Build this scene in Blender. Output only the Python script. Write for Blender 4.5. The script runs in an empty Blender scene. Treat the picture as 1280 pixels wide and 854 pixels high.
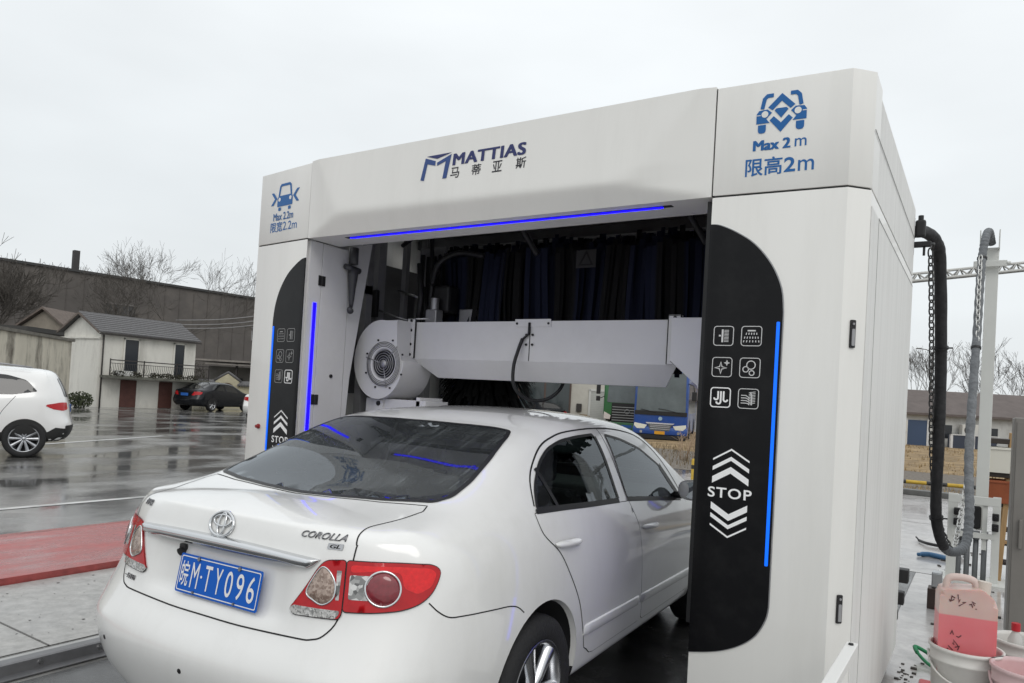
import bpy, bmesh, math, random
from mathutils import Vector, Matrix, geometry
from mathutils.bvhtree import BVHTree
import numpy as np

scene = bpy.context.scene
COL = scene.collection
R = math.radians
random.seed(7)

# ------------------------------------------------------------------ camera
cam_d = bpy.data.cameras.new('camera')
cam = bpy.data.objects.new('camera', cam_d)
COL.objects.link(cam)
scene.camera = cam
CAM = Vector((2.3072, -3.1102, 1.5305))
YAW, PITCH, ROLL = 0.57296, 0.01971, 0.05780
fw = Vector((-math.sin(YAW) * math.cos(PITCH), math.cos(YAW) * math.cos(PITCH), math.sin(PITCH)))
rt0 = Vector((math.cos(YAW), math.sin(YAW), 0))
up0 = rt0.cross(fw)
rt = math.cos(ROLL) * rt0 + math.sin(ROLL) * up0
up = -math.sin(ROLL) * rt0 + math.cos(ROLL) * up0
cam.matrix_world = Matrix(((rt.x, up.x, -fw.x, CAM.x), (rt.y, up.y, -fw.y, CAM.y), (rt.z, up.z, -fw.z, CAM.z), (0, 0, 0, 1)))
cam_d.sensor_fit = 'HORIZONTAL'
cam_d.sensor_width = 36.0
cam_d.lens = 36.0 * 912.36 / 1280.0
cam_d.shift_y = 53.0 / 1280.0
cam_d.clip_start = 0.05
cam_d.clip_end = 3000

# ------------------------------------------------------------------ sky and sun (overcast)
world = bpy.data.worlds.new('World')
scene.world = world
world.use_nodes = True
wn, wl = world.node_tree.nodes, world.node_tree.links
for n in list(wn): wn.remove(n)
w_out = wn.new('ShaderNodeOutputWorld')
bg = wn.new('ShaderNodeBackground')
sky = wn.new('ShaderNodeTexSky')
sky.sky_type = 'NISHITA'
sky.sun_disc = False
SUN_EL, SUN_AZ = R(42), R(130)
sky.sun_elevation = SUN_EL
sky.sun_rotation = SUN_AZ
sky.air_density = 1.0
sky.dust_density = 8.0
# the cloud deck: the sky's own colour washed out to grey, a little brighter overhead, softly mottled
tc = wn.new('ShaderNodeTexCoord')
sep = wn.new('ShaderNodeSeparateXYZ')
wl.new(tc.outputs['Generated'], sep.inputs[0])
ramp = wn.new('ShaderNodeValToRGB')
ramp.color_ramp.elements[0].position = 0.0
ramp.color_ramp.elements[0].color = (8.0, 8.35, 8.5, 1)
ramp.color_ramp.elements[1].position = 0.95
ramp.color_ramp.elements[1].color = (11.2, 11.5, 11.7, 1)
e = ramp.color_ramp.elements.new(0.22); e.color = (7.9, 8.3, 8.5, 1)
wl.new(sep.outputs['Z'], ramp.inputs[0])
cl = wn.new('ShaderNodeTexNoise'); cl.inputs['Scale'].default_value = 1.6; cl.inputs['Detail'].default_value = 4
clm = wn.new('ShaderNodeMapping'); clm.inputs['Scale'].default_value = (1, 1, 3.0)
wl.new(tc.outputs['Generated'], clm.inputs[0]); wl.new(clm.outputs[0], cl.inputs['Vector'])
clr = wn.new('ShaderNodeMapRange'); clr.inputs['From Min'].default_value = 0.3; clr.inputs['From Max'].default_value = 0.7
clr.inputs['To Min'].default_value = 0.90; clr.inputs['To Max'].default_value = 1.07
wl.new(cl.outputs['Fac'], clr.inputs['Value'])
mulc = wn.new('ShaderNodeMix'); mulc.data_type = 'RGBA'; mulc.blend_type = 'MULTIPLY'; mulc.inputs['Factor'].default_value = 1.0
wl.new(ramp.outputs['Color'], mulc.inputs['A']); wl.new(clr.outputs['Result'], mulc.inputs['B'])
mix = wn.new('ShaderNodeMix'); mix.data_type = 'RGBA'
mix.inputs['Factor'].default_value = 0.93
wl.new(sky.outputs['Color'], mix.inputs['A'])
wl.new(mulc.outputs['Result'], mix.inputs['B'])
wl.new(mix.outputs['Result'], bg.inputs['Color'])
bg.inputs['Strength'].default_value = 0.10
wl.new(bg.outputs[0], w_out.inputs[0])

sun_d = bpy.data.lights.new('sun', 'SUN')
sun_d.energy = 0.5
sun_d.angle = R(25)
sun_d.color = (1.0, 0.98, 0.95)
sun = bpy.data.objects.new('sun', sun_d)
COL.objects.link(sun)
# Nishita: rotation 0 puts the sun at +Y, growing clockwise towards +X
sd = Vector((math.sin(SUN_AZ) * math.cos(SUN_EL), math.cos(SUN_AZ) * math.cos(SUN_EL), math.sin(SUN_EL)))
sun.rotation_euler = sd.to_track_quat('Z', 'Y').to_euler()
sun.location = sd * 60

scene.view_settings.view_transform = 'Standard'
scene.view_settings.look = 'None'
scene.view_settings.gamma = 1.0
scene.view_settings.use_curve_mapping = False
scene.view_settings.exposure = 0.12
scene.cycles.use_denoising = True
scene.cycles.max_bounces = 8
scene.cycles.transparent_max_bounces = 12

# ------------------------------------------------------------------ materials
def setin(b, key, v):
    if key in b.inputs: b.inputs[key].default_value = v

def mat(name, col, rough=0.5, metal=0.0, coat=0.0, emit=None, estr=0.0, trans=0.0, ior=1.45, alpha=1.0, spec=0.5,
        var=0.0, vscale=6.0, bump=0.0, bscale=40.0, rvar=0.0, dirt=None, dirt_amt=0.0, dirt_scale=2.0, stretch=(1, 1, 1)):
    """Principled with optional colour mottling, roughness variation, bump and a shaped dirt layer."""
    m = bpy.data.materials.new(name)
    m.use_nodes = True
    nt = m.node_tree; N, L = nt.nodes, nt.links
    b = N['Principled BSDF']
    c4 = (*col, 1) if len(col) == 3 else col
    b.inputs['Base Color'].default_value = c4
    b.inputs['Roughness'].default_value = rough
    b.inputs['Metallic'].default_value = metal
    setin(b, 'Coat Weight', coat); setin(b, 'Coat Roughness', 0.03)
    setin(b, 'IOR', ior); setin(b, 'Specular IOR Level', spec)
    setin(b, 'Transmission Weight', trans)
    b.inputs['Alpha'].default_value = alpha
    if emit:
        setin(b, 'Emission Color', (*emit, 1)); setin(b, 'Emission Strength', estr)
    if var or bump or rvar or dirt:
        tcn = N.new('ShaderNodeTexCoord')
        mp = N.new('ShaderNodeMapping'); mp.inputs['Scale'].default_value = stretch
        L.new(tcn.outputs['Object'], mp.inputs[0])
    colsock = None
    if var:
        no = N.new('ShaderNodeTexNoise'); no.inputs['Scale'].default_value = vscale; no.inputs['Detail'].default_value = 6
        no.inputs['Roughness'].default_value = 0.62
        L.new(mp.outputs[0], no.inputs['Vector'])
        rp = N.new('ShaderNodeMapRange')
        rp.inputs['From Min'].default_value = 0.25; rp.inputs['From Max'].default_value = 0.75
        rp.inputs['To Min'].default_value = 1 - var; rp.inputs['To Max'].default_value = 1 + var
        L.new(no.outputs['Fac'], rp.inputs['Value'])
        mx = N.new('ShaderNodeMix'); mx.data_type = 'RGBA'; mx.blend_type = 'MULTIPLY'; mx.inputs['Factor'].default_value = 1
        mx.inputs['A'].default_value = c4
        L.new(rp.outputs['Result'], mx.inputs['B'])
        colsock = mx.outputs['Result']
    if dirt:
        no = N.new('ShaderNodeTexNoise'); no.inputs['Scale'].default_value = dirt_scale; no.inputs['Detail'].default_value = 8
        no.inputs['Roughness'].default_value = 0.7
        L.new(mp.outputs[0], no.inputs['Vector'])
        rp = N.new('ShaderNodeMapRange')
        rp.inputs['From Min'].default_value = 0.48; rp.inputs['From Max'].default_value = 0.72
        rp.inputs['To Min'].default_value = 0; rp.inputs['To Max'].default_value = dirt_amt
        L.new(no.outputs['Fac'], rp.inputs['Value'])
        mx = N.new('ShaderNodeMix'); mx.data_type = 'RGBA'
        L.new(rp.outputs['Result'], mx.inputs['Factor'])
        if colsock: L.new(colsock, mx.inputs['A'])
        else: mx.inputs['A'].default_value = c4
        mx.inputs['B'].default_value = (*dirt, 1)
        colsock = mx.outputs['Result']
    if colsock: L.new(colsock, b.inputs['Base Color'])
    if rvar:
        no = N.new('ShaderNodeTexNoise'); no.inputs['Scale'].default_value = vscale * 1.7; no.inputs['Detail'].default_value = 5
        L.new(mp.outputs[0], no.inputs['Vector'])
        rp = N.new('ShaderNodeMapRange')
        rp.inputs['From Min'].default_value = 0.3; rp.inputs['From Max'].default_value = 0.7
        rp.inputs['To Min'].default_value = max(0.0, rough - rvar); rp.inputs['To Max'].default_value = min(1, rough + rvar)
        L.new(no.outputs['Fac'], rp.inputs['Value']); L.new(rp.outputs['Result'], b.inputs['Roughness'])
    if bump:
        no = N.new('ShaderNodeTexNoise'); no.inputs['Scale'].default_value = bscale; no.inputs['Detail'].default_value = 6
        L.new(mp.outputs[0], no.inputs['Vector'])
        bp = N.new('ShaderNodeBump'); bp.inputs['Strength'].default_value = min(1, bump); bp.inputs['Distance'].default_value = 0.02
        L.new(no.outputs['Fac'], bp.inputs['Height']); L.new(bp.outputs[0], b.inputs['Normal'])
    return m

# ------------------------------------------------------------------ object helpers
def link(name, me, parent=None, mats=()):
    o = bpy.data.objects.new(name, me)
    COL.objects.link(o)
    for m in mats: me.materials.append(m)
    if parent is not None: o.parent = parent
    return o

def tag(o, label=None, cat=None, group=None, kind=None):
    if label: o['label'] = label
    if cat: o['category'] = cat
    if group: o['group'] = group
    if kind: o['kind'] = kind
    return o

def thing(name, label, cat, loc=(0, 0, 0), rz=0.0, group=None):
    o = bpy.data.objects.new(name, None)
    COL.objects.link(o)
    o.empty_display_size = 0.2
    o.location = loc; o.rotation_euler = (0, 0, rz)
    return tag(o, label, cat, group)

def copy_tree(o, parent=None):
    c = o.copy(); COL.objects.link(c); c.parent = parent
    for ch in list(o.children): copy_tree(ch, c)
    return c

class MB:
    """collects primitives, then links them as one mesh object"""
    def __init__(self): self.bm = bmesh.new()
    def _faces(self, vs, fs, mi=0, smooth=False):
        bv = [self.bm.verts.new(v) for v in vs]
        out = []
        for f in fs:
            try:
                fc = self.bm.faces.new([bv[i] for i in f]); fc.material_index = mi; fc.smooth = smooth; out.append(fc)
            except ValueError: pass
        return bv, out
    def box(self, x0, x1, y0, y1, z0, z1, bev=0.0, mi=0, seg=2, M=None):
        x0, x1 = sorted((x0, x1)); y0, y1 = sorted((y0, y1)); z0, z1 = sorted((z0, z1))
        vs = [(x0, y0, z0), (x1, y0, z0), (x1, y1, z0), (x0, y1, z0), (x0, y0, z1), (x1, y0, z1), (x1, y1, z1), (x0, y1, z1)]
        if M is not None: vs = [M @ Vector(v) for v in vs]
        bv, fs = self._faces(vs, [(0, 3, 2, 1), (4, 5, 6, 7), (0, 1, 5, 4), (1, 2, 6, 5), (2, 3, 7, 6), (3, 0, 4, 7)], mi)
        if bev > 0:
            es = list({e for f in fs for e in f.edges})
            r = bmesh.ops.bevel(self.bm, geom=es, offset=min(bev, 0.49 * min(x1 - x0, y1 - y0, z1 - z0)), segments=seg, affect='EDGES', profile=0.5)
            for f in r['faces']: f.material_index = mi
        return self
    def prism(self, poly, axis, a, b, mi=0, bev=0.0, M=None, seg=2):
        """poly in the other two axes (cyclic order y,z for x; x,z for y; x,y for z)"""
        def P(u, v, w):
            p = {'x': (w, u, v), 'y': (u, w, v), 'z': (u, v, w)}[axis]
            return M @ Vector(p) if M is not None else p
        n = len(poly)
        vs = [P(u, v, a) for u, v in poly] + [P(u, v, b) for u, v in poly]
        fs = [tuple(range(n))[::-1], tuple(range(n, 2 * n))] + [(i, (i + 1) % n, n + (i + 1) % n, n + i) for i in range(n)]
        bv, fc = self._faces(vs, fs, mi)
        if bev > 0:
            es = list({e for e in fc[0].edges} | {e for e in fc[1].edges})
            r = bmesh.ops.bevel(self.bm, geom=es, offset=bev, segments=seg, affect='EDGES', profile=0.5)
            for f in r['faces']: f.material_index = mi
        return self
    def cyl(self, p0, p1, r0, r1=None, seg=16, caps=True, mi=0, smooth=True):
        p0, p1 = Vector(p0), Vector(p1); r1 = r0 if r1 is None else r1
        d = (p1 - p0).normalized(); u = d.orthogonal().normalized(); v = d.cross(u)
        vs = []
        for p, r in ((p0, r0), (p1, r1)):
            for i in range(seg):
                a = 2 * math.pi * i / seg
                vs.append(p + (u * math.cos(a) + v * math.sin(a)) * r)
        fs = [(i, (i + 1) % seg, seg + (i + 1) % seg, seg + i) for i in range(seg)]
        self._faces(vs, fs, mi, smooth)
        if caps:
            self._faces(vs[:seg], [tuple(range(seg))[::-1]], mi); self._faces(vs[seg:], [tuple(range(seg))], mi)
        return self
    def tube(self, pts, r, seg=8, mi=0, caps=True):
        pts = [Vector(p) for p in pts]
        rr = r if hasattr(r, '__len__') else [r] * len(pts)
        vs = []; n = len(pts); u = None
        for i, p in enumerate(pts):
            d = (pts[min(i + 1, n - 1)] - pts[max(i - 1, 0)]).normalized()
            if u is None: u = d.orthogonal().normalized()
            u = (u - d * u.dot(d)).normalized(); v = d.cross(u)
            for k in range(seg):
                a = 2 * math.pi * k / seg
                vs.append(p + (u * math.cos(a) + v * math.sin(a)) * rr[i])
        fs = []
        for i in range(n - 1):
            for k in range(seg):
                a, b = i * seg + k, i * seg + (k + 1) % seg
                fs.append((a, b, b + seg, a + seg))
        if caps: fs += [tuple(range(seg))[::-1], tuple(range((n - 1) * seg, n * seg))]
        self._faces(vs, fs, mi, True)
        return self
    def lathe(self, prof, M=None, seg=32, mi=0, smooth=True, close=False):
        """prof: list of (r, h) about local Z"""
        vs = []
        for r, h in prof:
            for k in range(seg):
                a = 2 * math.pi * k / seg
                p = Vector((r * math.cos(a), r * math.sin(a), h))
                vs.append(M @ p if M is not None else p)
        n = len(prof); fs = []
        for i in range(n - 1):
            for k in range(seg):
                a, b = i * seg + k, i * seg + (k + 1) % seg
                fs.append((a, b, b + seg, a + seg))
        bv, fc = self._faces(vs, fs, mi, smooth)
        bmesh.ops.remove_doubles(self.bm, verts=bv, dist=1e-6)
        return self
    def grid(self, P, mi=0, smooth=True, wrap=False):
        nu, nv = len(P), len(P[0])
        vs = [p for row in P for p in row]
        fs = []
        for i in range(nu if wrap else nu - 1):
            for j in range(nv - 1):
                a = i * nv + j; b = ((i + 1) % nu) * nv + j
                fs.append((a, b, b + 1, a + 1))
        self._faces(vs, fs, mi, smooth)
        return self
    def poly(self, pts, mi=0):
        self._faces(pts, [tuple(range(len(pts)))], mi); return self
    def mesh(self, me, M=None, mi=0):
        vs = [(M @ v.co) if M is not None else v.co.copy() for v in me.vertices]
        self._faces(vs, [tuple(p.vertices) for p in me.polygons], mi); return self
    def build(self, name, mats, parent=None, recalc=True, shade=None, off=None):
        if recalc: bmesh.ops.recalc_face_normals(self.bm, faces=self.bm.faces)
        if shade is not None:
            for f in self.bm.faces: f.smooth = True
            for e in self.bm.edges:
                if len(e.link_faces) == 2 and e.calc_face_angle(0) > R(shade): e.smooth = False
        me = bpy.data.meshes.new(name)
        self.bm.to_mesh(me); self.bm.free()
        if off is not None: me.transform(Matrix.Translation(-Vector(off)))
        return link(name, me, parent, mats if isinstance(mats, (list, tuple)) else [mats])

def text_mesh(body, size=1.0, bold=0.0, extrude=0.0, space=1.0, sx=1.0, shear=0.0, align='CENTER', line=1.0):
    cu = bpy.data.curves.new('lettering', 'FONT')
    cu.body = body; cu.size = size; cu.offset = bold; cu.extrude = extrude; cu.space_character = space
    cu.align_x = align; cu.align_y = 'CENTER'; cu.shear = shear; cu.resolution_u = 4; cu.space_line = line
    ob = bpy.data.objects.new('lettering', cu); COL.objects.link(ob)
    dg = bpy.context.evaluated_depsgraph_get()
    me = bpy.data.meshes.new_from_object(ob.evaluated_get(dg))
    bpy.data.objects.remove(ob); bpy.data.curves.remove(cu)
    if sx != 1.0: me.transform(Matrix.Diagonal((sx, 1, 1, 1)))
    return me

def text_size(me):
    xs = [v.co.x for v in me.vertices]; ys = [v.co.y for v in me.vertices]
    return min(xs), max(xs), min(ys), max(ys)

def bold_mesh(mb, me, M, d, n=3):
    """lettering thickened by overlaid copies a hair apart in height"""
    k = 0
    for i in range(n):
        for j in (0, 1):
            mb.mesh(me, M @ Matrix.Translation((-d + 2 * d * i / (n - 1), (j - .5) * d * .6, .00018 * k))); k += 1

def fit_text(body, w, h, cx=0.0, cy=0.0, **k):
    """text scaled to a box w x h centred on (cx, cy)"""
    me = text_mesh(body, **k)
    a, b, c, d = text_size(me)
    me.transform(Matrix.Translation((cx, cy, 0)) @ Matrix.Diagonal((w / (b - a), h / (d - c), 1, 1)) @ Matrix.Translation((-(a + b) / 2, -(c + d) / 2, 0)))
    return me

def rrect(x0, x1, y0, y1, r, n=5):
    pts = []
    for cx, cy, a0 in ((x1 - r, y1 - r, 0), (x0 + r, y1 - r, 90), (x0 + r, y0 + r, 180), (x1 - r, y0 + r, 270)):
        for i in range(n + 1):
            a = R(a0 + 90 * i / n); pts.append((cx + r * math.cos(a), cy + r * math.sin(a)))
    return pts

def smooth_poly(pts, n=6, closed=True):
    """Catmull-Rom through 2D/3D points"""
    P = [np.array(p, float) for p in pts]; m = len(P); out = []
    rng = range(m) if closed else range(m - 1)
    for i in rng:
        if closed: p0, p1, p2, p3 = P[i - 1], P[i], P[(i + 1) % m], P[(i + 2) % m]
        else: p0, p1, p2, p3 = P[max(i - 1, 0)], P[i], P[i + 1], P[min(i + 2, m - 1)]
        for k in range(n):
            t = k / n
            out.append(0.5 * ((2 * p1) + (-p0 + p2) * t + (2 * p0 - 5 * p1 + 4 * p2 - p3) * t * t + (-p0 + 3 * p1 - 3 * p2 + p3) * t ** 3))
    if not closed: out.append(P[-1])
    return [tuple(q) for q in out]

def in_poly(p, poly):
    x, y = p; c = False; n = len(poly)
    for i in range(n):
        x1, y1 = poly[i]; x2, y2 = poly[i - 1]
        if (y1 > y) != (y2 > y) and x < (x2 - x1) * (y - y1) / (y2 - y1) + x1: c = not c
    return c

def round_corners(poly, r, n=4):
    out = []; m = len(poly)
    rs = r if hasattr(r, '__len__') else [r] * m
    for i in range(m):
        p, a, b = Vector(poly[i]), Vector(poly[i - 1]), Vector(poly[(i + 1) % m])
        da, db = (a - p), (b - p)
        k = min(rs[i], da.length * 0.49, db.length * 0.49)
        if k < 1e-5: out.append(tuple(p)); continue
        s, e_ = p + da.normalized() * k, p + db.normalized() * k
        for j in range(n + 1):
            t = j / n
            q = s * (1 - t) ** 2 + p * 2 * t * (1 - t) + e_ * t * t
            out.append(tuple(q))
    return out

def resample(poly, step, closed=True):
    out = []; m = len(poly)
    for i in range(m if closed else m - 1):
        a, b = np.array(poly[i], float), np.array(poly[(i + 1) % m], float)
        k = max(1, int(math.ceil(np.linalg.norm(b - a) / step)))
        for j in range(k): out.append(tuple(a + (b - a) * j / k))
    if not closed: out.append(tuple(poly[-1]))
    return out

def tri_fill(loops, step):
    """2D Delaunay fill of an outline (loops[1:] are holes), with inner grid points"""
    V, E = [], []
    for lp in loops:
        s = len(V); n = len(lp)
        V += [Vector(p) for p in lp]; E += [(s + i, s + (i + 1) % n) for i in range(n)]
    nb = len(V)
    xs = [p[0] for p in loops[0]]; ys = [p[1] for p in loops[0]]
    B = np.array([tuple(v) for v in V])
    x = min(xs) + step / 2; row = 0
    while x < max(xs):
        y = min(ys) + (step / 2 if row % 2 else step / 4)
        while y < max(ys):
            if in_poly((x, y), loops[0]) and not any(in_poly((x, y), h) for h in loops[1:]):
                if np.min(np.hypot(B[:, 0] - x, B[:, 1] - y)) > step * 0.45: V.append(Vector((x, y)))
            y += step
        x += step; row += 1
    vo, eo, fo, *_ = geometry.delaunay_2d_cdt(V, E, [], 0, 1e-6)
    fs = []
    for f in fo:
        c = sum((vo[i] for i in f), Vector((0, 0))) / len(f)
        if in_poly(c, loops[0]) and not any(in_poly(c, h) for h in loops[1:]): fs.append(tuple(f))
    return [tuple(v) for v in vo], fs

def project(bvh, p, d, far=8.0):
    """nearest hit of the surface coming along d from outside"""
    loc, nor, idx, dist = bvh.ray_cast(Vector(p) - Vector(d) * far, Vector(d))
    return loc, nor

def frame_of(axis):
    """2D plane coordinates -> 3D origin point and ray direction"""
    if axis == '+x': return lambda u, v: Vector((0, u, v)), Vector((-1, 0, 0))      # seen from +x : (y, z)
    if axis == '-x': return lambda u, v: Vector((0, u, v)), Vector((1, 0, 0))
    if axis == '-y': return lambda u, v: Vector((u, 0, v)), Vector((0, 1, 0))       # seen from the rear : (x, z)
    if axis == '+y': return lambda u, v: Vector((u, 0, v)), Vector((0, -1, 0))
    if axis == '+z': return lambda u, v: Vector((u, v, 0)), Vector((0, 0, -1))
    if axis == 'rear45': return lambda u, v: Vector((u, v * .70711, v * .70711)), Vector((0, .70711, -.70711))   # (x, (y+z)/sqrt 2)
    a = R(axis); d = Vector((-math.cos(a), -math.sin(a), 0)); t = Vector((-math.sin(a), math.cos(a), 0))   # seen from plan angle a
    return lambda u, v: t * u + Vector((0, 0, v)), d

def patch(name, bvh, outline, axis, offset, m, parent=None, step=0.03, holes=(), skirt=0.004, smooth=True, mirror=False, bulge=0.0):
    """skin lying 'offset' outside a surface, cut to an outline drawn in a plane and projected along the plane's normal"""
    P3, d = frame_of(axis)
    loops = [resample(outline, step)] + [resample(h, step) for h in holes]
    v2, fs = tri_fill(loops, step)
    pos, keep = [], []
    if bulge:
        OB = np.array(resample(outline, step / 3)); dm = max(float(np.min(np.hypot(OB[:, 0] - u, OB[:, 1] - v))) for u, v in v2)
    for u, v in v2:
        loc, nor = project(bvh, P3(u, v), d)
        if loc is None: pos.append(None)
        else:
            if nor.dot(d) > 0: nor = -nor
            o_ = offset
            if bulge:
                q = min(1.0, float(np.min(np.hypot(OB[:, 0] - u, OB[:, 1] - v))) / dm); o_ += bulge * math.sqrt(max(0, 1 - (1 - q) ** 2))
            pos.append((loc + nor * o_, nor))
    bm = bmesh.new()
    bv = [bm.verts.new(p[0]) if p else None for p in pos]
    for f in fs:
        if all(bv[i] is not None for i in f):
            try:
                q = bm.faces.new([bv[i] for i in f]); q.smooth = smooth
            except ValueError: pass
    for v in list(bm.verts):
        if not v.link_faces: bm.verts.remove(v)
    bm.normal_update()
    for f in list(bm.faces):
        if f.normal.dot(d) > 0: f.normal_flip()
    if skirt:
        nm = {bv[i]: pos[i][1] for i in range(len(pos)) if pos[i] and bv[i].is_valid}
        bes = [e for e in bm.edges if len(e.link_faces) == 1]
        dup = {}
        for e_ in bes:
            q = []
            for v in e_.verts:
                if v not in dup:
                    t = bm.verts.new(v.co.copy()); b_ = bm.verts.new(v.co - nm[v] * (offset + skirt)); dup[v] = (t, b_)
                q.append(dup[v])
            f = bm.faces.new((q[0][0], q[1][0], q[1][1], q[0][1])); f.smooth = False
    me = bpy.data.meshes.new(name)
    if mirror:
        for v in bm.verts: v.co.x = -v.co.x
        bmesh.ops.reverse_faces(bm, faces=bm.faces)
    bm.to_mesh(me); bm.free()
    return link(name, me, parent, [m])

def ribbon(mb, bvh, line, axis, width, offset=0.0012, closed=False, step=0.02, mirror=False):
    """a thin strip following a line drawn on a surface (panel gaps, seals)"""
    P3, d = frame_of(axis)
    pts = resample(line, step, closed)
    H = []
    for u, v in pts:
        loc, nor = project(bvh, P3(u, v), d)
        if loc is not None:
            if nor.dot(d) > 0: nor = -nor
            H.append((loc, nor))
    if closed: H.append(H[0])
    rows = []
    n = len(H)
    for i in range(n):
        t = H[min(i + 1, n - 1)][0] - H[max(i - 1, 0)][0]
        s = t.cross(H[i][1])
        if s.length < 1e-9: continue
        s.normalize()
        rows.append([H[i][0] + H[i][1] * offset - s * width / 2, H[i][0] + H[i][1] * offset + s * width / 2])
    if mirror: rows = [[Vector((-p.x, p.y, p.z)) for p in r] for r in rows]
    mb.grid(rows)
    return mb

def bvh_of(o):
    dg = bpy.context.evaluated_depsgraph_get()
    bm = bmesh.new(); bm.from_object(o, dg)
    t = BVHTree.FromBMesh(bm); bm.free()
    return t

def world_to(o, p): return o.matrix_world.inverted() @ Vector(p)

def aim(P3, d, up=Vector((0, 0, 1))):
    """matrix placing local XY flat shapes so that +Z faces d and +Y is up"""
    z = Vector(d).normalized(); x = Vector(up).cross(z).normalized(); y = z.cross(x)
    return Matrix(((x.x, y.x, z.x, P3[0]), (x.y, y.y, z.y, P3[1]), (x.z, y.z, z.z, P3[2]), (0, 0, 0, 1)))

def polar(c, r, n=28, ry=None):
    ry = r if ry is None else ry
    return [(c[0] + r * math.cos(2 * math.pi * k / n), c[1] + ry * math.sin(2 * math.pi * k / n)) for k in range(n)]

# ------------------------------------------------------------------ ground
def ground_mat(name, dry, wet, scale, puddle=0.5, soft=0.12, rough_dry=0.42, rough_wet=0.04, bump=0.25, bscale=90, streak=(1, 1, 1), crackscale=None, spec=0.5):
    m = bpy.data.materials.new(name); m.use_nodes = True
    nt = m.node_tree; N, L = nt.nodes, nt.links; b = N['Principled BSDF']
    tcn = N.new('ShaderNodeTexCoord'); mp = N.new('ShaderNodeMapping'); mp.inputs['Scale'].default_value = streak
    L.new(tcn.outputs['Object'], mp.inputs[0])
    n1 = N.new('ShaderNodeTexNoise'); n1.inputs['Scale'].default_value = scale; n1.inputs['Detail'].default_value = 7; n1.inputs['Roughness'].default_value = .6
    n2 = N.new('ShaderNodeTexNoise'); n2.inputs['Scale'].default_value = scale * 9; n2.inputs['Detail'].default_value = 8; n2.inputs['Roughness'].default_value = .7
    n3 = N.new('ShaderNodeTexNoise'); n3.inputs['Scale'].default_value = bscale; n3.inputs['Detail'].default_value = 3
    for q in (n1, n2): L.new(mp.outputs[0], q.inputs['Vector'])
    L.new(tcn.outputs['Object'], n3.inputs['Vector'])
    pm = N.new('ShaderNodeMapRange'); pm.inputs['From Min'].default_value = puddle - soft; pm.inputs['From Max'].default_value = puddle + soft
    L.new(n1.outputs['Fac'], pm.inputs['Value'])
    vr = N.new('ShaderNodeMapRange'); vr.inputs['From Min'].default_value = .3; vr.inputs['From Max'].default_value = .7; vr.inputs['To Min'].default_value = .72; vr.inputs['To Max'].default_value = 1.25
    L.new(n2.outputs['Fac'], vr.inputs['Value'])
    mx = N.new('ShaderNodeMix'); mx.data_type = 'RGBA'; mx.inputs['A'].default_value = (*dry, 1); mx.inputs['B'].default_value = (*wet, 1)
    L.new(pm.outputs[0], mx.inputs['Factor'])
    ml = N.new('ShaderNodeMix'); ml.data_type = 'RGBA'; ml.blend_type = 'MULTIPLY'; ml.inputs['Factor'].default_value = 1
    L.new(mx.outputs['Result'], ml.inputs['A']); L.new(vr.outputs[0], ml.inputs['B'])
    col = ml.outputs['Result']
    L.new(col, b.inputs['Base Color'])
    rr = N.new('ShaderNodeMapRange'); rr.inputs['To Min'].default_value = rough_dry; rr.inputs['To Max'].default_value = rough_wet
    L.new(pm.outputs[0], rr.inputs['Value']); L.new(rr.outputs[0], b.inputs['Roughness'])
    setin(b, 'Specular IOR Level', spec)
    bs = N.new('ShaderNodeMath'); bs.operation = 'MULTIPLY_ADD'; bs.inputs[1].default_value = -bump * .82; bs.inputs[2].default_value = bump
    L.new(pm.outputs[0], bs.inputs[0])
    bp = N.new('ShaderNodeBump'); bp.inputs['Distance'].default_value = .01
    L.new(bs.outputs[0], bp.inputs['Strength']); L.new(n3.outputs['Fac'], bp.inputs['Height']); L.new(bp.outputs[0], b.inputs['Normal'])
    return m

def sheet(name, poly, z, m):
    b = MB(); b.poly([(x, y, z) for x, y in poly]); o = b.build(name, m); tag(o, kind='structure'); return o

M_YARD = ground_mat('wet_yard', (0.20, 0.197, 0.188), (0.090, 0.088, 0.085), .55, .49, .09, .24, .03, .18, 60, streak=(1.3, .65, 1))
M_PAD = ground_mat('damp_concrete', (0.36, 0.355, 0.34), (0.31, 0.305, 0.295), 1.3, .56, .14, .50, .20, .06, 60)
M_APRON = ground_mat('wet_concrete_slab', (0.47, 0.455, 0.44), (0.40, 0.385, 0.375), .5, .44, .15, .30, .08, .05, 60)
M_REDP = ground_mat('worn_red_paint', (0.36, 0.070, 0.066), (0.25, 0.070, 0.066), 1.6, .52, .16, .40, .16, .25, 90, streak=(3, 1, 1))
M_BAY = ground_mat('shaded_wet_bay_floor', (0.075, 0.074, 0.072), (0.030, 0.030, 0.030), 1.1, .46, .12, .35, .06, .3, 90)  # wet floor, its colour also darkened for the shade under machine and car
M_GRAVEL = mat('gravel', (0.155, 0.135, 0.112), rough=.9, var=.5, vscale=9, bump=.6, bscale=22)
M_DRYGRASS = mat('dry_grass_soil', (0.26, 0.185, 0.10), rough=.95, var=.6, vscale=1.2, bump=.6, bscale=14)

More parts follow.
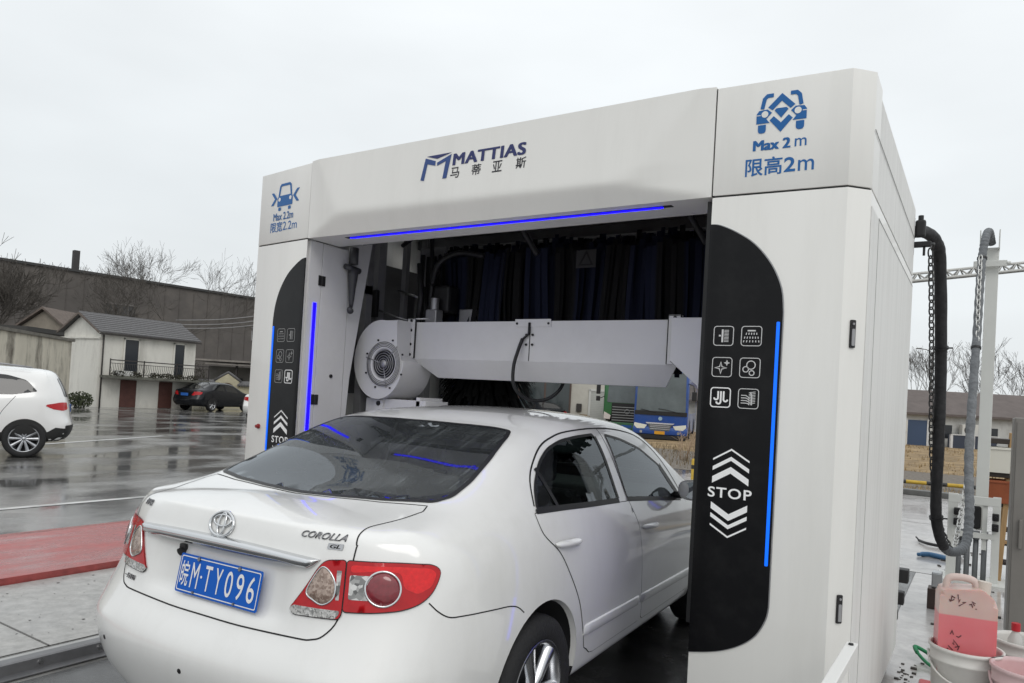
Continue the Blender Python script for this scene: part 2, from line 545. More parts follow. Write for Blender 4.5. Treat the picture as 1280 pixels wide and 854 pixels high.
b = MB()
b.poly([(-900, -900, 0), (900, -900, 0), (900, 900, 0), (-900, 900, 0)])
tag(b.build('ground', M_YARD), kind='structure')
sheet('concrete_pad', [(-3.44, -14), (-2.02, -14), (-2.02, 5.42), (-3.44, 5.42)], .004, M_PAD)
sheet('wash_bay_floor', [(-1.60, -14), (1.80, -14), (1.80, 5.42), (-1.60, 5.42)], .004, M_BAY)
sheet('concrete_apron', [(1.807, -14), (9, -14), (9, 5.42), (1.807, 5.42)], .004, M_APRON)
sheet('concrete_slab', [(-3.44, 5.445), (9, 5.445), (9, 9.6), (-3.44, 9.6)], .004, M_APRON)
sheet('concrete_slab', [(-3.44, 9.625), (9, 9.625), (9, 14.2), (-3.44, 14.2)], .004, M_APRON)
b = MB()
for y in (-7.0, -4.0, -1.02, 1.96, 4.9): b.box(-3.44, -2.02, y, y + .012, .0045, .0062)
tag(b.build('slab_joint', mat('dark_joint', (.12, .118, .112), rough=.8)), kind='structure')
rnd = random.Random(55); b = MB()
for k in range(260):
    x, y = rnd.uniform(-3.4, -2.05), rnd.gauss(.2, 1.6); s_ = .0022 + .0075 * rnd.random() ** 3; b.poly([(x - s_, y - s_, .0065), (x + s_, y - s_ * .8, .0065), (x + s_ * .7, y + s_, .0065), (x - s_ * .9, y + s_ * .6, .0065)])
tag(b.build('grit', mat('dark_pits', (.07, .068, .064), rough=.9)), 'dark grit specks scattered over the pale concrete beside the red strip', 'grit', kind='stuff')
b = MB(); b.box(-3.4, 12, 14.25, 14.55, 0, .11, .01); tag(b.build('kerb', mat('dark_wet_kerb', (.10, .10, .095), rough=.5, var=.3, vscale=6)), kind='structure')
sheet('gravel_strip', [(-8, 14.6), (30, 14.6), (30, 26), (-16, 26), (-9, 16)], .005, M_GRAVEL)
# raised, worn red ramp strip with a lip along its near side
b = MB(); prof = [(-3.455, .0), (-3.455, .052), (-4.86, .060), (-4.90, .055), (-5.24, .006), (-5.24, .0)]
b.prism(prof, 'y', -14, 9.0); tag(b.build('red_ramp_strip', M_REDP), kind='structure')
# worn white parking lines on the yard
M_LINE = mat('worn_white_line', (.55, .55, .54), rough=.35, dirt=(.16, .16, .155), dirt_amt=.9, dirt_scale=1.6)
lines = MB()
for (x0, y0), (x1, y1), w in (((-6.62, -1.5), (-6.66, 6.5), .11), ((-14.05, 4.2), (-15.9, 8.2), .14)):
    d = Vector((x1 - x0, y1 - y0)).normalized(); n = Vector((-d.y, d.x)) * w / 2
    lines.poly([(x0 + n.x, y0 + n.y, .004), (x0 - n.x, y0 - n.y, .004), (x1 - n.x, y1 - n.y, .004), (x1 + n.x, y1 + n.y, .004)])
tag(lines.build('road_markings', M_LINE), kind='structure')

# running rail of the wash, sunk in its channel
M_RAIL = mat('dull_steel_rail', (0.20, 0.20, 0.205), rough=.42, metal=.75, var=.2, vscale=5)
M_RAILW = mat('wet_pale_concrete_edge', (0.33, 0.33, 0.32), rough=.35, var=.2, vscale=4)
for s, lab in ((-1, 'long steel running rail with bolts along the left of the white saloon'),):
    t = thing('running_rail', lab, 'rail', (s * 1.8, 0, 0))
    b = MB()
    b.prism([(.005, .004), (.005, .062), (.075, .066), (.085, .060), (.100, .012), (.16, .010), (.16, .004)], 'y', -9, 6.5)
    b.build('rail', M_RAIL, t)
    b = MB(); b.box(-.170, -.108, -9, 6.5, .003, .012); b.build('recess_shade_strip', mat('black_recess_shade', (.012, .012, .012), rough=.95, spec=.05), t)  # flat black strip stands in for the shade inside a recess
    b = MB(); b.box(-.105, .003, -9, 6.5, .004, .034); b.build('cover_strip', M_RAILW, t)
    b = MB(); b.cyl((.088, 0, .040), (.101, 0, .043), .011, seg=8); bo = b.build('bolt', mat('zinc_bolt', (.55, .55, .55), rough=.3, metal=1), t); bo.location.y = -3.0
    for k in range(1, 20):
        c = bo.copy(); COL.objects.link(c); c.parent = t; c.location.y = -3.0 + .30 * k

# ------------------------------------------------------------------ vegetation
def bare_tree(name, label, loc, height, spread, seed, m, trunk=.16, levels=5, group=None, lean=(0, 0), kids=(3, 4), first=.22, twig=.012):
    rnd = random.Random(seed)
    tr, cr = MB(), MB()
    def grow(p, d, L_, r, lev):
        n = 4 if lev < 2 else 3
        pts = [p]; q = p.copy(); dd = d.copy()
        for k in range(n):
            dd = (dd + Vector((rnd.gauss(0, .13), rnd.gauss(0, .13), rnd.gauss(.04, .08)))).normalized(); q = q + dd * L_ / n; pts.append(q.copy())
        rr = [max(twig * .6, r * (1 - .45 * k / n)) for k in range(n + 1)]
        (tr if lev == 0 else cr).tube(pts, rr, 7 if lev == 0 else 5 if lev < 3 else 3, caps=False)
        if lev >= levels: return
        nk = rnd.randint(*kids) + (1 if lev == 0 else 0)
        for k in range(nk):
            t = rnd.uniform(.45, 1.0) if k else 1.0
            i = min(n - 1, int(t * n)); base = pts[i].lerp(pts[i + 1], min(1, t * n - i)) if i < n else pts[-1]
            az = rnd.uniform(0, 2 * math.pi); tilt = rnd.uniform(.25, .75) * spread
            ax = dd.orthogonal().normalized(); ax.rotate(Matrix.Rotation(az, 3, dd)); nd = (dd * math.cos(tilt) + ax * math.sin(tilt)); nd.z += .10; nd.normalize()
            grow(base, nd, L_ * rnd.uniform(.62, .86) * (1.0 if lev else 1.35), max(twig * .6, rr[i] * rnd.uniform(.55, .72)), lev + 1)
    t = thing(name, label, 'tree', loc, group=group)
    grow(Vector((0, 0, -.1)), Vector((lean[0], lean[1], 1)).normalized(), height * first, trunk, 0)
    # scale to the wanted height
    zs = max(v.co.z for v in cr.bm.verts); k = height / zs
    for mb in (tr, cr):
        for v in mb.bm.verts: v.co *= k
    tr.build('trunk', m, t, recalc=False); cr.build('crown', m, t, recalc=False)
    return t

M_BARK = mat('grey_brown_bark', (0.10, 0.09, 0.08), rough=.9, var=.3, vscale=3)
M_BARK2 = mat('haze_grey_twigs', (0.16, 0.15, 0.14), rough=.9)  # distance haze is put into the lighter grey of these twigs
bare_tree('bare_tree', 'tall spreading bare tree rising over the roof of the grey factory', (-49.6, 28.8, 0), 12.2, 1.05, 14, M_BARK, .24, 7, kids=(3, 3), first=.30, twig=.0135)
bare_tree('bare_tree', 'bare tree behind the stained yard wall at the far left', (-53.6, 20.2, 0), 11.4, 1.05, 5, M_BARK, .22, 6, kids=(3, 4), first=.22, twig=.02)
bare_tree('bare_tree', 'smaller bare tree standing by the small brown gabled cottage', (-51.0, 23.6, 0), 7.6, .95, 8, M_BARK, .16, 5, kids=(3, 4), first=.24, twig=.018)

# ------------------------------------------------------------------ buildings on the left
M_FACT = mat('dark_grey_factory_cladding', (0.105, 0.095, 0.088), rough=.85, var=.18, vscale=.5, dirt=(.19, .17, .15), dirt_amt=.6, dirt_scale=.22)
M_WIN = mat('dark_window', (0.03, 0.033, 0.038), rough=.15)
M_LIME = mat('weathered_white_render', (0.70, 0.685, 0.63), rough=.85, var=.07, vscale=1.5, dirt=(.27, .25, .22), dirt_amt=.55, dirt_scale=.8, stretch=(1, 1, .4))
M_TILE = mat('dark_roof_tile', (0.10, 0.098, 0.10), rough=.6, var=.6, vscale=7, stretch=(1, 2, 6))
M_BROWNT = mat('brown_roof_tile', (0.13, 0.105, 0.09), rough=.8, var=.35, vscale=5)
M_DOORRED = mat('faded_red_door', (0.10, 0.042, 0.034), rough=.7, var=.25, vscale=4)
M_IRON = mat('rusty_dark_iron', (0.045, 0.040, 0.038), rough=.7)

def oriented(p0, p1):
    """frame with x along p0->p1 on the ground, y away to its left, z up"""
    d = Vector((p1[0] - p0[0], p1[1] - p0[1], 0)); L_ = d.length; d.normalize(); n = Vector((-d.y, d.x, 0))
    return Matrix(((d.x, n.x, 0, p0[0]), (d.y, n.y, 0, p0[1]), (0, 0, 1, 0), (0, 0, 0, 1))), L_
def at_frame(root, M):
    root.matrix_world = M; return root
def building(name, label, cat, p0, p1, group=None):
    t = thing(name, label, cat, group=group); M, L_ = oriented(p0, p1); at_frame(t, M); return t, L_

# factory: a long cladded shed, 100 m away
f0, f1 = (-82.0, 29.0), (-73.0, 56.0)
t, L_ = building('factory', 'long dark grey factory shed behind the white two-storey house', 'factory', (-77.2, 28.6), (-73.6, 55.6))
L0 = -14
b = MB(); b.box(L0, 52, 0, 26, 0, 11.9); b.build('wall', M_FACT, t)
b = MB(); b.box(L0 - .2, 52.2, -.25, 26.2, 11.9, 12.15); rf = b.build('roof', mat('dark_roof_edge', (.05, .05, .05), rough=.7), t)
b = MB(); b.box(6.7, 7.25, 1.2, 1.8, 12.15, 14.3); b.build('chimney', mat('soot_dark_chimney', (.06, .058, .058), rough=.9), rf)
for x in (9.6, 11.2, 27.5, 31.0, 34.0):
    b = MB(); b.box(x, x + 1.4, -.02, .1, 7.4 if x < 20 else 5.6, 9.0 if x < 20 else 6.8); w = b.build('window', mat('grimy_window', (.045, .045, .046), rough=.4, var=.4, vscale=1.5), t)
    b = MB(); zz = (7.3, 9.1) if x < 20 else (5.5, 6.9); b.box(x - .1, x + 1.5, -.10, -.03, zz[1], zz[1] + .12); b.box(x - .1, x + 1.5, -.12, -.03, zz[0] - .1, zz[0]); b.box(x + .66, x + .72, -.05, -.03, *zz); b.build('frame', mat('pale_lintel', (.19, .18, .17), rough=.8), w)
b = MB()
for k in range(40): b.box(L0 + k * 1.65, L0 + k * 1.65 + .05, -.05, 0, 0, 11.9)
b.build('cladding_rib', M_FACT, t)

# two-storey white house with a balcony
hx, hy0, hy1 = -32.35, 15.05, 19.95
t = thing('white_house', 'small white two-storey house with grey tiled roof and a railed balcony', 'house', (hx, hy0, 0))
Lh = hy1 - hy0; D = 3.4
b = MB(); b.box(-D, 0, 0, Lh, 0, 3.55); b.prism([(-D, 3.55), (0, 3.55), (-D / 2, 4.40)], 'y', 0, Lh); b.build('wall', M_LIME, t)
b = MB()
nrow = 9
for side in (0, 1):
    for r in range(nrow):
        f0_, f1_ = r / nrow, (r + 1) / nrow
        xa = .22 - (.22 + D / 2) * f0_; xb = .22 - (.22 + D / 2) * f1_
        za = 3.50 + (.93) * f0_; zb_ = 3.50 + .93 * f1_
        if side: xa, xb = -D - xa, -D - xb
        b.prism([(xa, za), (xa, za + .07), (xb, zb_ + .045), (xb, zb_)], 'y', -.22, Lh + .15)
b.prism([(-D / 2 - .12, 4.40), (-D / 2 + .12, 4.40), (-D / 2, 4.52)], 'y', -.24, Lh + .17)
rf = b.build('roof', M_TILE, t)
b = MB(); b.prism([(.24, 3.44), (.24, 3.52), (-D / 2, 4.47), (-D / 2, 4.36)], 'y', -.26, -.222); b.prism([(-D - .24, 3.44), (-D - .24, 3.52), (-D / 2, 4.47), (-D / 2, 4.36)], 'y', -.26, -.222); b.build('verge', M_BROWNT, rf)
for y0, w in ((1.15, .66), (3.72, .52)):
    b = MB(); b.box(-.02, .03, y0, y0 + w, 1.62, 3.28); d = b.build('upper_door', M_WIN, t)
    b = MB(); b.box(.0, .06, y0 - .07, y0, 1.60, 3.34); b.box(.0, .06, y0 + w, y0 + w + .07, 1.6, 3.34); b.box(0, .06, y0 - .07, y0 + w + .07, 3.28, 3.34); b.build('frame', M_LIME, d)
for y0, w in ((1.05, .78), (3.0, .70)):
    b = MB(); b.box(-.02, .04, y0, y0 + w, .02, 1.34); b.build('lower_door', M_DOORRED, t)
b = MB(); b.box(0, .85, .05, Lh + .35, 1.40, 1.52); sl = b.build('balcony', mat('mossy_slab', (.13, .13, .11), rough=.9, var=.5, vscale=3), t)
b = MB()
b.box(.78, .82, .08, Lh + .32, 2.22, 2.27); b.box(.785, .815, .08, Lh + .32, 1.60, 1.63); b.box(.785, .815, .08, Lh + .32, 2.08, 2.105)
k = .08
while k < Lh + .32:
    b.tube([(.80, k, 1.62), (.86, k + .04, 1.78), (.80, k + .02, 1.95), (.80, k, 2.09)], .009, 4); k += .115
for yy in (.08, 1.7, 3.4, Lh + .30): b.box(.78, .82, yy - .02, yy + .02, 1.52, 2.30)
b.build('railing', M_IRON, sl)
b = MB(); b.box(-D - .02, .0, -.05, -.002, 0, 3.2); b.box(-D - .1, .05, -.12, -.0, 3.2, 3.28); b.build('gable_facing', M_LIME, t)
b = MB(); b.box(.22, .30, -.2, Lh + .12, 3.40, 3.47); b.build('gutter', M_IRON, rf)
b = MB(); b.tube([(.06, .10, 0), (.06, .10, 2.0), (.06, .10, 3.4)], .035, 6); b.build('downpipe', M_IRON, t)
# plants and rubbish on the balcony edge
rnd = random.Random(5)
def leaf_blob(mb, c, rx, ry, rz, n, size, rnd):
    for _ in range(n):
        while True:
            p = Vector((rnd.uniform(-1, 1), rnd.uniform(-1, 1), rnd.uniform(-1, 1)))
            if p.length < 1: break
        p = Vector((c[0] + p.x * rx, c[1] + p.y * ry, c[2] + p.z * rz)); u = Vector((rnd.gauss(0, 1), rnd.gauss(0, 1), rnd.gauss(0, 1))).normalized(); v = u.orthogonal().normalized(); s = size * rnd.uniform(.6, 1.3)
        mb.poly([p + u * s, p + v * s * .5, p - u * s, p - v * s * .5])
M_LEAF = mat('dull_green_leaves', (0.055, 0.068, 0.035), rough=.8, var=.5, vscale=3)
M_LEAFD = mat('dark_withered_leaves', (0.045, 0.043, 0.028), rough=.9, var=.5, vscale=3)
b = MB()
for yy in (.5, 1.3, 2.3, 2.9, 3.5, 4.3): leaf_blob(b, (.78, yy, 1.60), .14, .40, .17, 160, .05, rnd)
tag(b.build('balcony_plants', M_LEAFD, off=None), 'dark withered plants crowding the balcony edge of the white house', 'plants'); bpy.data.objects['balcony_plants'].location = (hx, hy0, 0)
b = MB(); leaf_blob(b, (0, 0, .35), .55, .55, .38, 700, .06, rnd); o = b.build('green_bush', M_LEAF); o.location = (-31.6, 13.9, 0); tag(o, 'low green bush at the foot of the white gable wall', 'bush')
b = MB()
for k in range(9): b.box(-.12 + rnd.uniform(-.2, .2), .12 + rnd.uniform(-.2, .2), rnd.uniform(-.4, .2), rnd.uniform(.25, .5), 0, rnd.uniform(.08, .24), .02)
o = b.build('white_sacks', mat('dirty_white_sack', (.5, .5, .48), rough=.8)); o.location = (hx + .55, hy0 + .75, 1.53); tag(o, 'pale sacks heaped on the balcony floor of the white house', 'sacks')

# stained boundary wall in front of the house
t, L_ = building('yard_wall', 'stained cream boundary wall behind the white suv', 'wall', (-24.2, 5.4), (-32.1, 13.4))
M_STAIN = mat('streaked_cream_render', (0.58, 0.54, 0.45), rough=.9, var=.12, vscale=2, dirt=(.07, .058, .045), dirt_amt=1.0, dirt_scale=1.5, stretch=(1.0, 1.0, .30))
b = MB(); b.box(-14, L_, -.24, 0, 0, 2.92); b.build('wall', M_STAIN, t)
b = MB(); b.box(-14, L_ + .1, -.34, .10, 2.92, 3.04); b.build('coping', mat('dark_mossy_coping', (.16, .15, .13), rough=.9, var=.4, vscale=3), t)
# small brown cottage behind the wall
t = thing('brown_cottage', 'small cottage with a brown gabled roof behind the stained wall', 'house', (-46.6, 19.0, 0), R(32))
b = MB(); b.box(-1.5, 1.5, 0, 6, 0, 4.2); b.prism([(-1.5, 4.2), (1.5, 4.2), (0, 5.3)], 'y', 0, 6); b.build('wall', mat('buff_render', (.26, .23, .19), rough=.9, var=.2, vscale=2), t)
b = MB(); b.prism([(-1.8, 4.02), (-1.8, 4.14), (0, 5.5), (1.8, 4.14), (1.8, 4.02), (0, 5.36)], 'y', -.3, 6.3); b.build('roof', M_BROWNT, t)
t = thing('low_outbuilding', 'low dark flat-roofed outbuilding at the far left behind the stained wall', 'shed', (-44.0, 15.0, 0), R(32))
b = MB(); b.box(-6, 2.2, 0, 4, 0, 3.7); b.build('wall', mat('grey_block', (.20, .19, .18), rough=.9, var=.2, vscale=2), t)
b = MB(); b.box(-6.2, 2.4, -.3, 4.2, 3.7, 3.95); b.build('roof', mat('felt_roof', (.06, .058, .055), rough=.9), t)

# porch, garden wall with a moon gate, withered climber
t = thing('garden_shed', 'open shed with a flat rusty roof beside the white house', 'shed', (-38.4, 24.3, 0), R(33))
b = MB(); b.box(0, 5.5, 1.4, 3.0, 0, 2.5); b.build('wall', mat('dim_render', (.20, .19, .175), rough=.9, var=.3, vscale=2), t)
b = MB(); b.box(-.6, 6.0, -.5, 3.2, 2.75, 2.86); b.box(.6, 6.0, -.6, .2, 2.55, 2.62); b.build('roof', mat('rusty_pale_roof', (.23, .21, .19), rough=.8, var=.4, vscale=2), t)
b = MB()
for x in (-.3, 2.4, 5.4): b.box(x - .06, x + .06, -.3, -.18, 0, 2.75)
b.build('post', M_IRON, t)
b = MB(); b.box(1.2, 2.2, 1.36, 1.42, .9, 1.8); b.build('window', M_WIN, t)
t = thing('garden_wall', 'cream garden wall with tiled coping and a round lattice gate', 'wall', (-36.7, 22.95, 0), R(33))
b = MB(); b.box(-.6, 1.2, 0, .2, 0, 1.35); b.prism([(1.2, 0), (2.6, 0), (2.6, 1.55), (1.9, 2.0), (1.2, 1.55)], 'y', -.04, .22); b.box(2.6, 5, 0, .2, 0, 1.35); b.build('wall', mat('cream_render', (.50, .46, .33), rough=.9, var=.15, vscale=3), t)
b = MB()
for x0, x1 in ((-.7, 1.25), (2.55, 5.1)):
    b.prism([(-.16, 1.35), (.36, 1.35), (.10, 1.62)], 'x', x0, x1)
    x = x0
    while x < x1: b.box(x, x + .09, -.20, -.12, 1.30, 1.42); x += .18
b.tube([(1.12, .08, 1.56), (1.55, .08, 1.86), (1.9, .08, 2.08), (2.25, .08, 1.86), (2.68, .08, 1.56)], .09, 6)
b.build('coping', M_TILE, t)
b = MB(); b.cyl((1.9, -.06, .95), (1.9, -.045, .95), .52, seg=28); g = b.build('lattice_gate', mat('brown_lattice', (.10, .06, .04), rough=.8), t)
b = MB()
for k in range(-3, 4): b.tube([(1.9 + k * .15 - .3, -.07, .55), (1.9 + k * .15 + .3, -.07, 1.35)], .012, 4); b.tube([(1.9 + k * .15 + .3, -.07, .55), (1.9 + k * .15 - .3, -.07, 1.35)], .012, 4)
b.build('lattice', mat('pale_lattice', (.42, .36, .25), rough=.8), g)
b = MB(); rnd = random.Random(9); leaf_blob(b, (0, 0, 1.6), .6, .9, 1.1, 900, .05, rnd); leaf_blob(b, (.2, .5, .5), .5, .7, .5, 400, .05, rnd)
o = b.build('withered_climber', M_LEAFD); o.location = (-36.3, 22.6, 0); tag(o, 'tangled withered climber between the white house and the garden wall', 'climber')
# sagging cables over the yard
for i, (z0, z1) in enumerate(((4.75, 5.95), (4.5, 5.65), (4.3, 5.4))):
    b = MB(); pts = []
    for k in range(13):
        f = k / 12; pts.append((-35.0 + 7.5 * f, 20.4 + 5.2 * f, z0 + (z1 + .9 - z0) * f - .5 * math.sin(math.pi * f)))
    b.tube(pts, .022, 4); o = b.build('overhead_cable', mat('pale_cable', (.30, .30, .30), rough=.6))
    tag(o, ('topmost', 'middle', 'lowest')[i] + ' of three pale cables sagging from the white house roof', 'cable', 'overhead cables')

t = thing('cable_pole', 'concrete pole behind the far pylon that carries the overhead cables', 'pole', (-27.5, 25.65, 0))
b = MB(); b.tube([(0, 0, 0), (0, 0, 4), (0, 0, 7.4)], [.15, .13, .10], 10); b.build('pole', mat('grey_concrete_pole', (.33, .32, .31), rough=.8), t)
b = MB(); b.box(-.5, .5, -.05, .05, 6.1, 6.2); b.build('crossarm', M_IRON, t)
# ------------------------------------------------------------------ behind the wash: depot wall
t, L_ = building('depot_building', 'pale depot building with a grey shutter seen through the car wash arch', 'building', (-27.6, 27.6), (-8.0, 40.2))
# local x runs along the facade
def along(px): return (Vector((px[0] + 27.6, px[1] - 27.6)).dot(Vector((19.6, 12.6)).normalized()))
M_DEPOT = mat('cream_depot_wall', (0.54, 0.52, 0.47), rough=.85, var=.08, vscale=1, dirt=(.30, .27, .23), dirt_amt=.4, dirt_scale=.7)
b = MB(); b.box(-4, L_, 0, 9, 0, 5.2); b.build('wall', M_DEPOT, t)
b = MB(); b.box(-4.3, L_ + .3, -.3, 9.3, 5.2, 5.5); b.build('roof', M_TILE, t)
b = MB(); b.box(7.4, 11.9, -.03, .05, .05, 2.9); w = b.build('shop_window', mat('shop_glass', (.03, .04, .042), rough=.06, coat=.5), t)
b = MB()
for x in (7.36, 8.9, 10.4, 11.86): b.box(x - .05, x + .05, -.06, -.02, 0, 2.95)
b.box(7.3, 11.95, -.06, -.02, 2.88, 2.98); b.build('frame', mat('brown_frame', (.09, .06, .05), rough=.6), w)
b = MB(); b.box(13.05, 15.75, -.05, .04, .1, 2.2); sh = b.build('roller_shutter', mat('pale_grey_shutter', (.47, .48, .46), rough=.6, var=.05, vscale=2), t)
b = MB(); z = .2
while z < 2.2: b.box(13.07, 15.73, -.06, -.05, z, z + .012); z += .10
b.box(12.93, 13.05, -.09, 0, 0, 2.3); b.box(15.75, 15.87, -.09, 0, 0, 2.3); b.box(12.93, 15.87, -.09, 0, 2.2, 2.32); b.build('shutter_guide', mat('white_frame', (.6, .6, .58), rough=.6), sh)
b = MB(); b.box(12.25, 12.55, -.12, 0, 1.0, 1.45, .02); b.build('meter_box', M_IRON, t)
b = MB()
rnd = random.Random(4)
for k in range(14): b.box(12.2 + rnd.uniform(0, .5), 12.7 + rnd.uniform(0, .5), -.6 + rnd.uniform(0, .3), -.25 + rnd.uniform(0, .2), k * .06, k * .06 + .07, .01)
o = b.build('wood_stack', mat('weathered_wood', (.24, .18, .12), rough=.9, var=.4, vscale=5)); o.matrix_world = t.matrix_world.copy(); tag(o, 'stack of weathered boards against the depot wall left of the shutter', 'boards')

# ------------------------------------------------------------------ right background: low building row, trees, lamp
t, L_ = building('low_house_row', 'long low white building with a brown roof and blue door beyond the grass', 'building', (-14.0, 33.6), (16.0, 50.6))
def lx(x, y): return Vector((x + 14.0, y - 33.6)).dot(Vector((30.0, 17.0)).normalized())
M_RWALL = mat('dirty_white_row_wall', (0.52, 0.52, 0.50), rough=.85, var=.08, vscale=2, dirt=(.24, .22, .20), dirt_amt=.75, dirt_scale=1.6, stretch=(1, 1, .5))
b = MB(); b.box(0, L_, 0, 6, 0, 1.95); b.build('wall', M_RWALL, t)
b = MB(); b.prism([(-.35, 1.90), (-.35, 2.02), (3.0, 3.35), (6.3, 2.02), (6.3, 1.90)], 'x', -.3, L_ + .3); b.build('roof', mat('brown_grey_roof', (0.125, 0.105, 0.098), rough=.85, var=.2, vscale=2), t)
xd = lx(-.8, 40.6)
b = MB(); b.box(xd, xd + 1.0, -.05, .03, .10, 1.62); d = b.build('door', mat('slate_blue_door', (.045, .075, .14), rough=.55), t)
b = MB(); b.box(xd - .12, xd, -.07, .02, 0, 1.7); b.box(xd + 1.0, xd + 1.12, -.07, .02, 0, 1.7); b.build('frame', mat('white_frame_paint', (.62, .62, .62), rough=.6), d)
for k, (x0, w_, z0, z1) in enumerate(((1.75, .55, .75, 1.45), (3.85, .8, .6, 1.4), (6.4, .5, .9, 1.5))):
    b = MB(); b.box(xd + x0, xd + x0 + w_, -.03, .03, z0, z1); b.build('window', M_WIN, t)
# air conditioners along the wall
def ac_unit(x, z, lab):
    o = thing('air_conditioner', lab, 'air conditioner', group='air conditioners on the low building'); o.matrix_world = t.matrix_world @ Matrix.Translation((x, -.34, z))
    b = MB(); b.box(-.42, .42, -.15, .17, 0, .58, .02); b.build('casing', mat('cream_casing', (.58, .57, .53), rough=.6), o)
    b = MB(); b.cyl((-.08, -.156, .29), (-.08, -.15, .29), .24, seg=24); b.build('fan_grille', M_IRON, o)
    b = MB(); b.box(-.36, -.32, -.1, .3, -.12, 0); b.box(.32, .36, -.1, .3, -.12, 0); b.build('bracket', M_IRON, o)
ac_unit(xd - .62, .98, 'upper air conditioner left of the blue door'); ac_unit(xd - .62, .28, 'lower air conditioner left of the blue door')
ac_unit(xd + 3.0, .95, 'air conditioner above the dark cabinets right of the blue door'); ac_unit(xd + 6.1, .80, 'air conditioner behind the wooden stepladder')
for k, (x, w_, lab) in enumerate(((1.85, .75, 'dark low cabinet nearest the blue door'), (2.95, 1.1, 'wide dark cabinet with white posts right of the blue door'))):
    o = thing('dark_cabinet', lab, 'cabinet', group='cabinets by the low building'); o.matrix_world = t.matrix_world @ Matrix.Translation((xd + x, -1.0, 0))
    b = MB(); b.box(0, w_, 0, .5, 0, .95, .01); b.build('body', mat('blue_black_cabinet', (.035, .045, .07), rough=.5), o)
    b = MB(); b.box(-.12, 0, -.02, .1, 0, 1.0); b.box(-.12, w_ + .1, -.03, .1, .955, 1.0); b.build('frame', mat('white_post', (.6, .6, .6), rough=.6), o)
# dry grass bank in front of the row: soil plus blades
b = MB(); b.grid([[Vector((x, y, .006 + max(0, min(1, (y - 24) / 10)) * .28)) for y in (22.5, 24, 27, 30, 34, 42)] for x in (-16, -8, 0, 8, 30)]); tag(b.build('grass_bank', M_DRYGRASS), kind='structure')
rnd = random.Random(12); b = MB()
def blade(mb, x, y, z, h, w, rnd):
    a = rnd.uniform(0, 2 * math.pi); l = rnd.uniform(.1, .6) * h; dx, dy = math.cos(a), math.sin(a)
    mb.poly([(x - dy * w, y + dx * w, z), (x + dy * w, y - dx * w, z), (x + dx * l, y + dy * l, z + h)])
for k in range(5200):
    y = 22.2 + 17 * rnd.random() ** 1.3; x = rnd.uniform(-6, 7)
    if math.sin(x * 2.3 + y * .9) + math.sin(x * .8 - y * 1.7) + rnd.gauss(0, .5) < -.2: continue
    z = max(0, min(1, (y - 24) / 10)) * .28
    blade(b, x, y, z, rnd.uniform(.04, .15) * (1.6 if rnd.random() < .06 else 1), rnd.uniform(.010, .022), rnd)
for k in range(900):
    y = rnd.uniform(14.7, 16.6); x = rnd.uniform(-3, 4); blade(b, x, y, 0, rnd.uniform(.04, .16), .010, rnd)
tag(b.build('dry_grass', mat('straw_blades', (0.30, 0.215, 0.11), rough=.9, var=.5, vscale=4)), 'straw-coloured dry grass on the bank below the low building', 'grass', kind='stuff')
# weeds on the waste ground ahead of the bus
rnd = random.Random(21); b = MB()
for k in range(2600):
    y = rnd.uniform(14.8, 25); x = -9.5 + rnd.uniform(0, 8.0); blade(b, x, y, 0, rnd.uniform(.04, .22), .010, rnd)
tag(b.build('weeds', mat('brown_weeds', (0.17, 0.13, 0.075), rough=.9, var=.6, vscale=3)), 'short brown weeds scattered on the gravel before the blue bus', 'weeds', kind='stuff')
def dead_stalks(loc, lab, n, h):
    rnd = random.Random(int(h * 100)); b = MB()
    for k in range(n):
        p = Vector((rnd.gauss(0, .10), rnd.gauss(0, .10), 0)); d = Vector((rnd.gauss(0, .22), rnd.gauss(0, .22), 1)).normalized(); q = p + d * h * rnd.uniform(.6, 1.05)
        b.tube([p, p.lerp(q, .5) + Vector((rnd.gauss(0, .03), 0, 0)), q], [.009, .007, .004], 4)
        for j in range(4):
            m_ = p.lerp(q, rnd.uniform(.4, .95)); b.tube([m_, m_ + Vector((rnd.gauss(0, .12), rnd.gauss(0, .12), rnd.uniform(.03, .18)))], .0035, 3)
    o = b.build('dead_weed', mat('pale_stalk', (.40, .29, .20), rough=.9)); o.location = loc; tag(o, lab, 'plant'); return o
dead_stalks((-4.9, 17.6, 0), 'tall dead weed stalks standing in front of the blue bus', 16, 1.0)
dead_stalks((-4.1, 16.5, 0), 'short dead weed tuft right of the tall stalks before the bus', 10, .55)

labs = ['leftmost bare tree of the row above the low brown roof', 'bare tree just left of the black hose behind the low building', 'bare tree between the black hose and the white post', 'bare tree directly behind the white post, over the brown roof', 'bare tree just right of the white post above the low building', 'bare tree over the wooden stepladder behind the low building', 'rightmost bare tree of the row above the low brown roof']
for k in range(7):
    fx = k / 6
    bare_tree('bare_tree', labs[k], (-4.2 + 10.6 * fx + (.4 if k % 2 else -.3), 63.5 + 6.2 * fx + (1.5 if k % 2 else 0), 0), (7.6, 8.6, 7.8, 8.9, 7.2, 7.9, 8.4)[k], 0.62, 40 + k, M_BARK2, .11, 6, group='bare trees behind the low building', kids=(2, 3), first=.26, twig=.016)
t = thing('street_lamp', 'thin street lamp standing behind the bare trees beside the wash', 'street lamp', (-1.9, 77.4, 0))
b = MB(); b.tube([(0, 0, 0), (0, 0, 5), (0, 0, 8.3)], [.10, .08, .06], 8); b.build('pole', M_STEEL_BG if 'M_STEEL_BG' in globals() else M_BARK2, t)
b = MB(); b.tube([(0, 0, 8.2), (-.5, -.3, 8.5), (-1.0, -.6, 8.55)], .04, 6); b.box(-1.35, -.9, -.75, -.5, 8.52, 8.62, .02); b.build('lamp_head', M_BARK2, t)
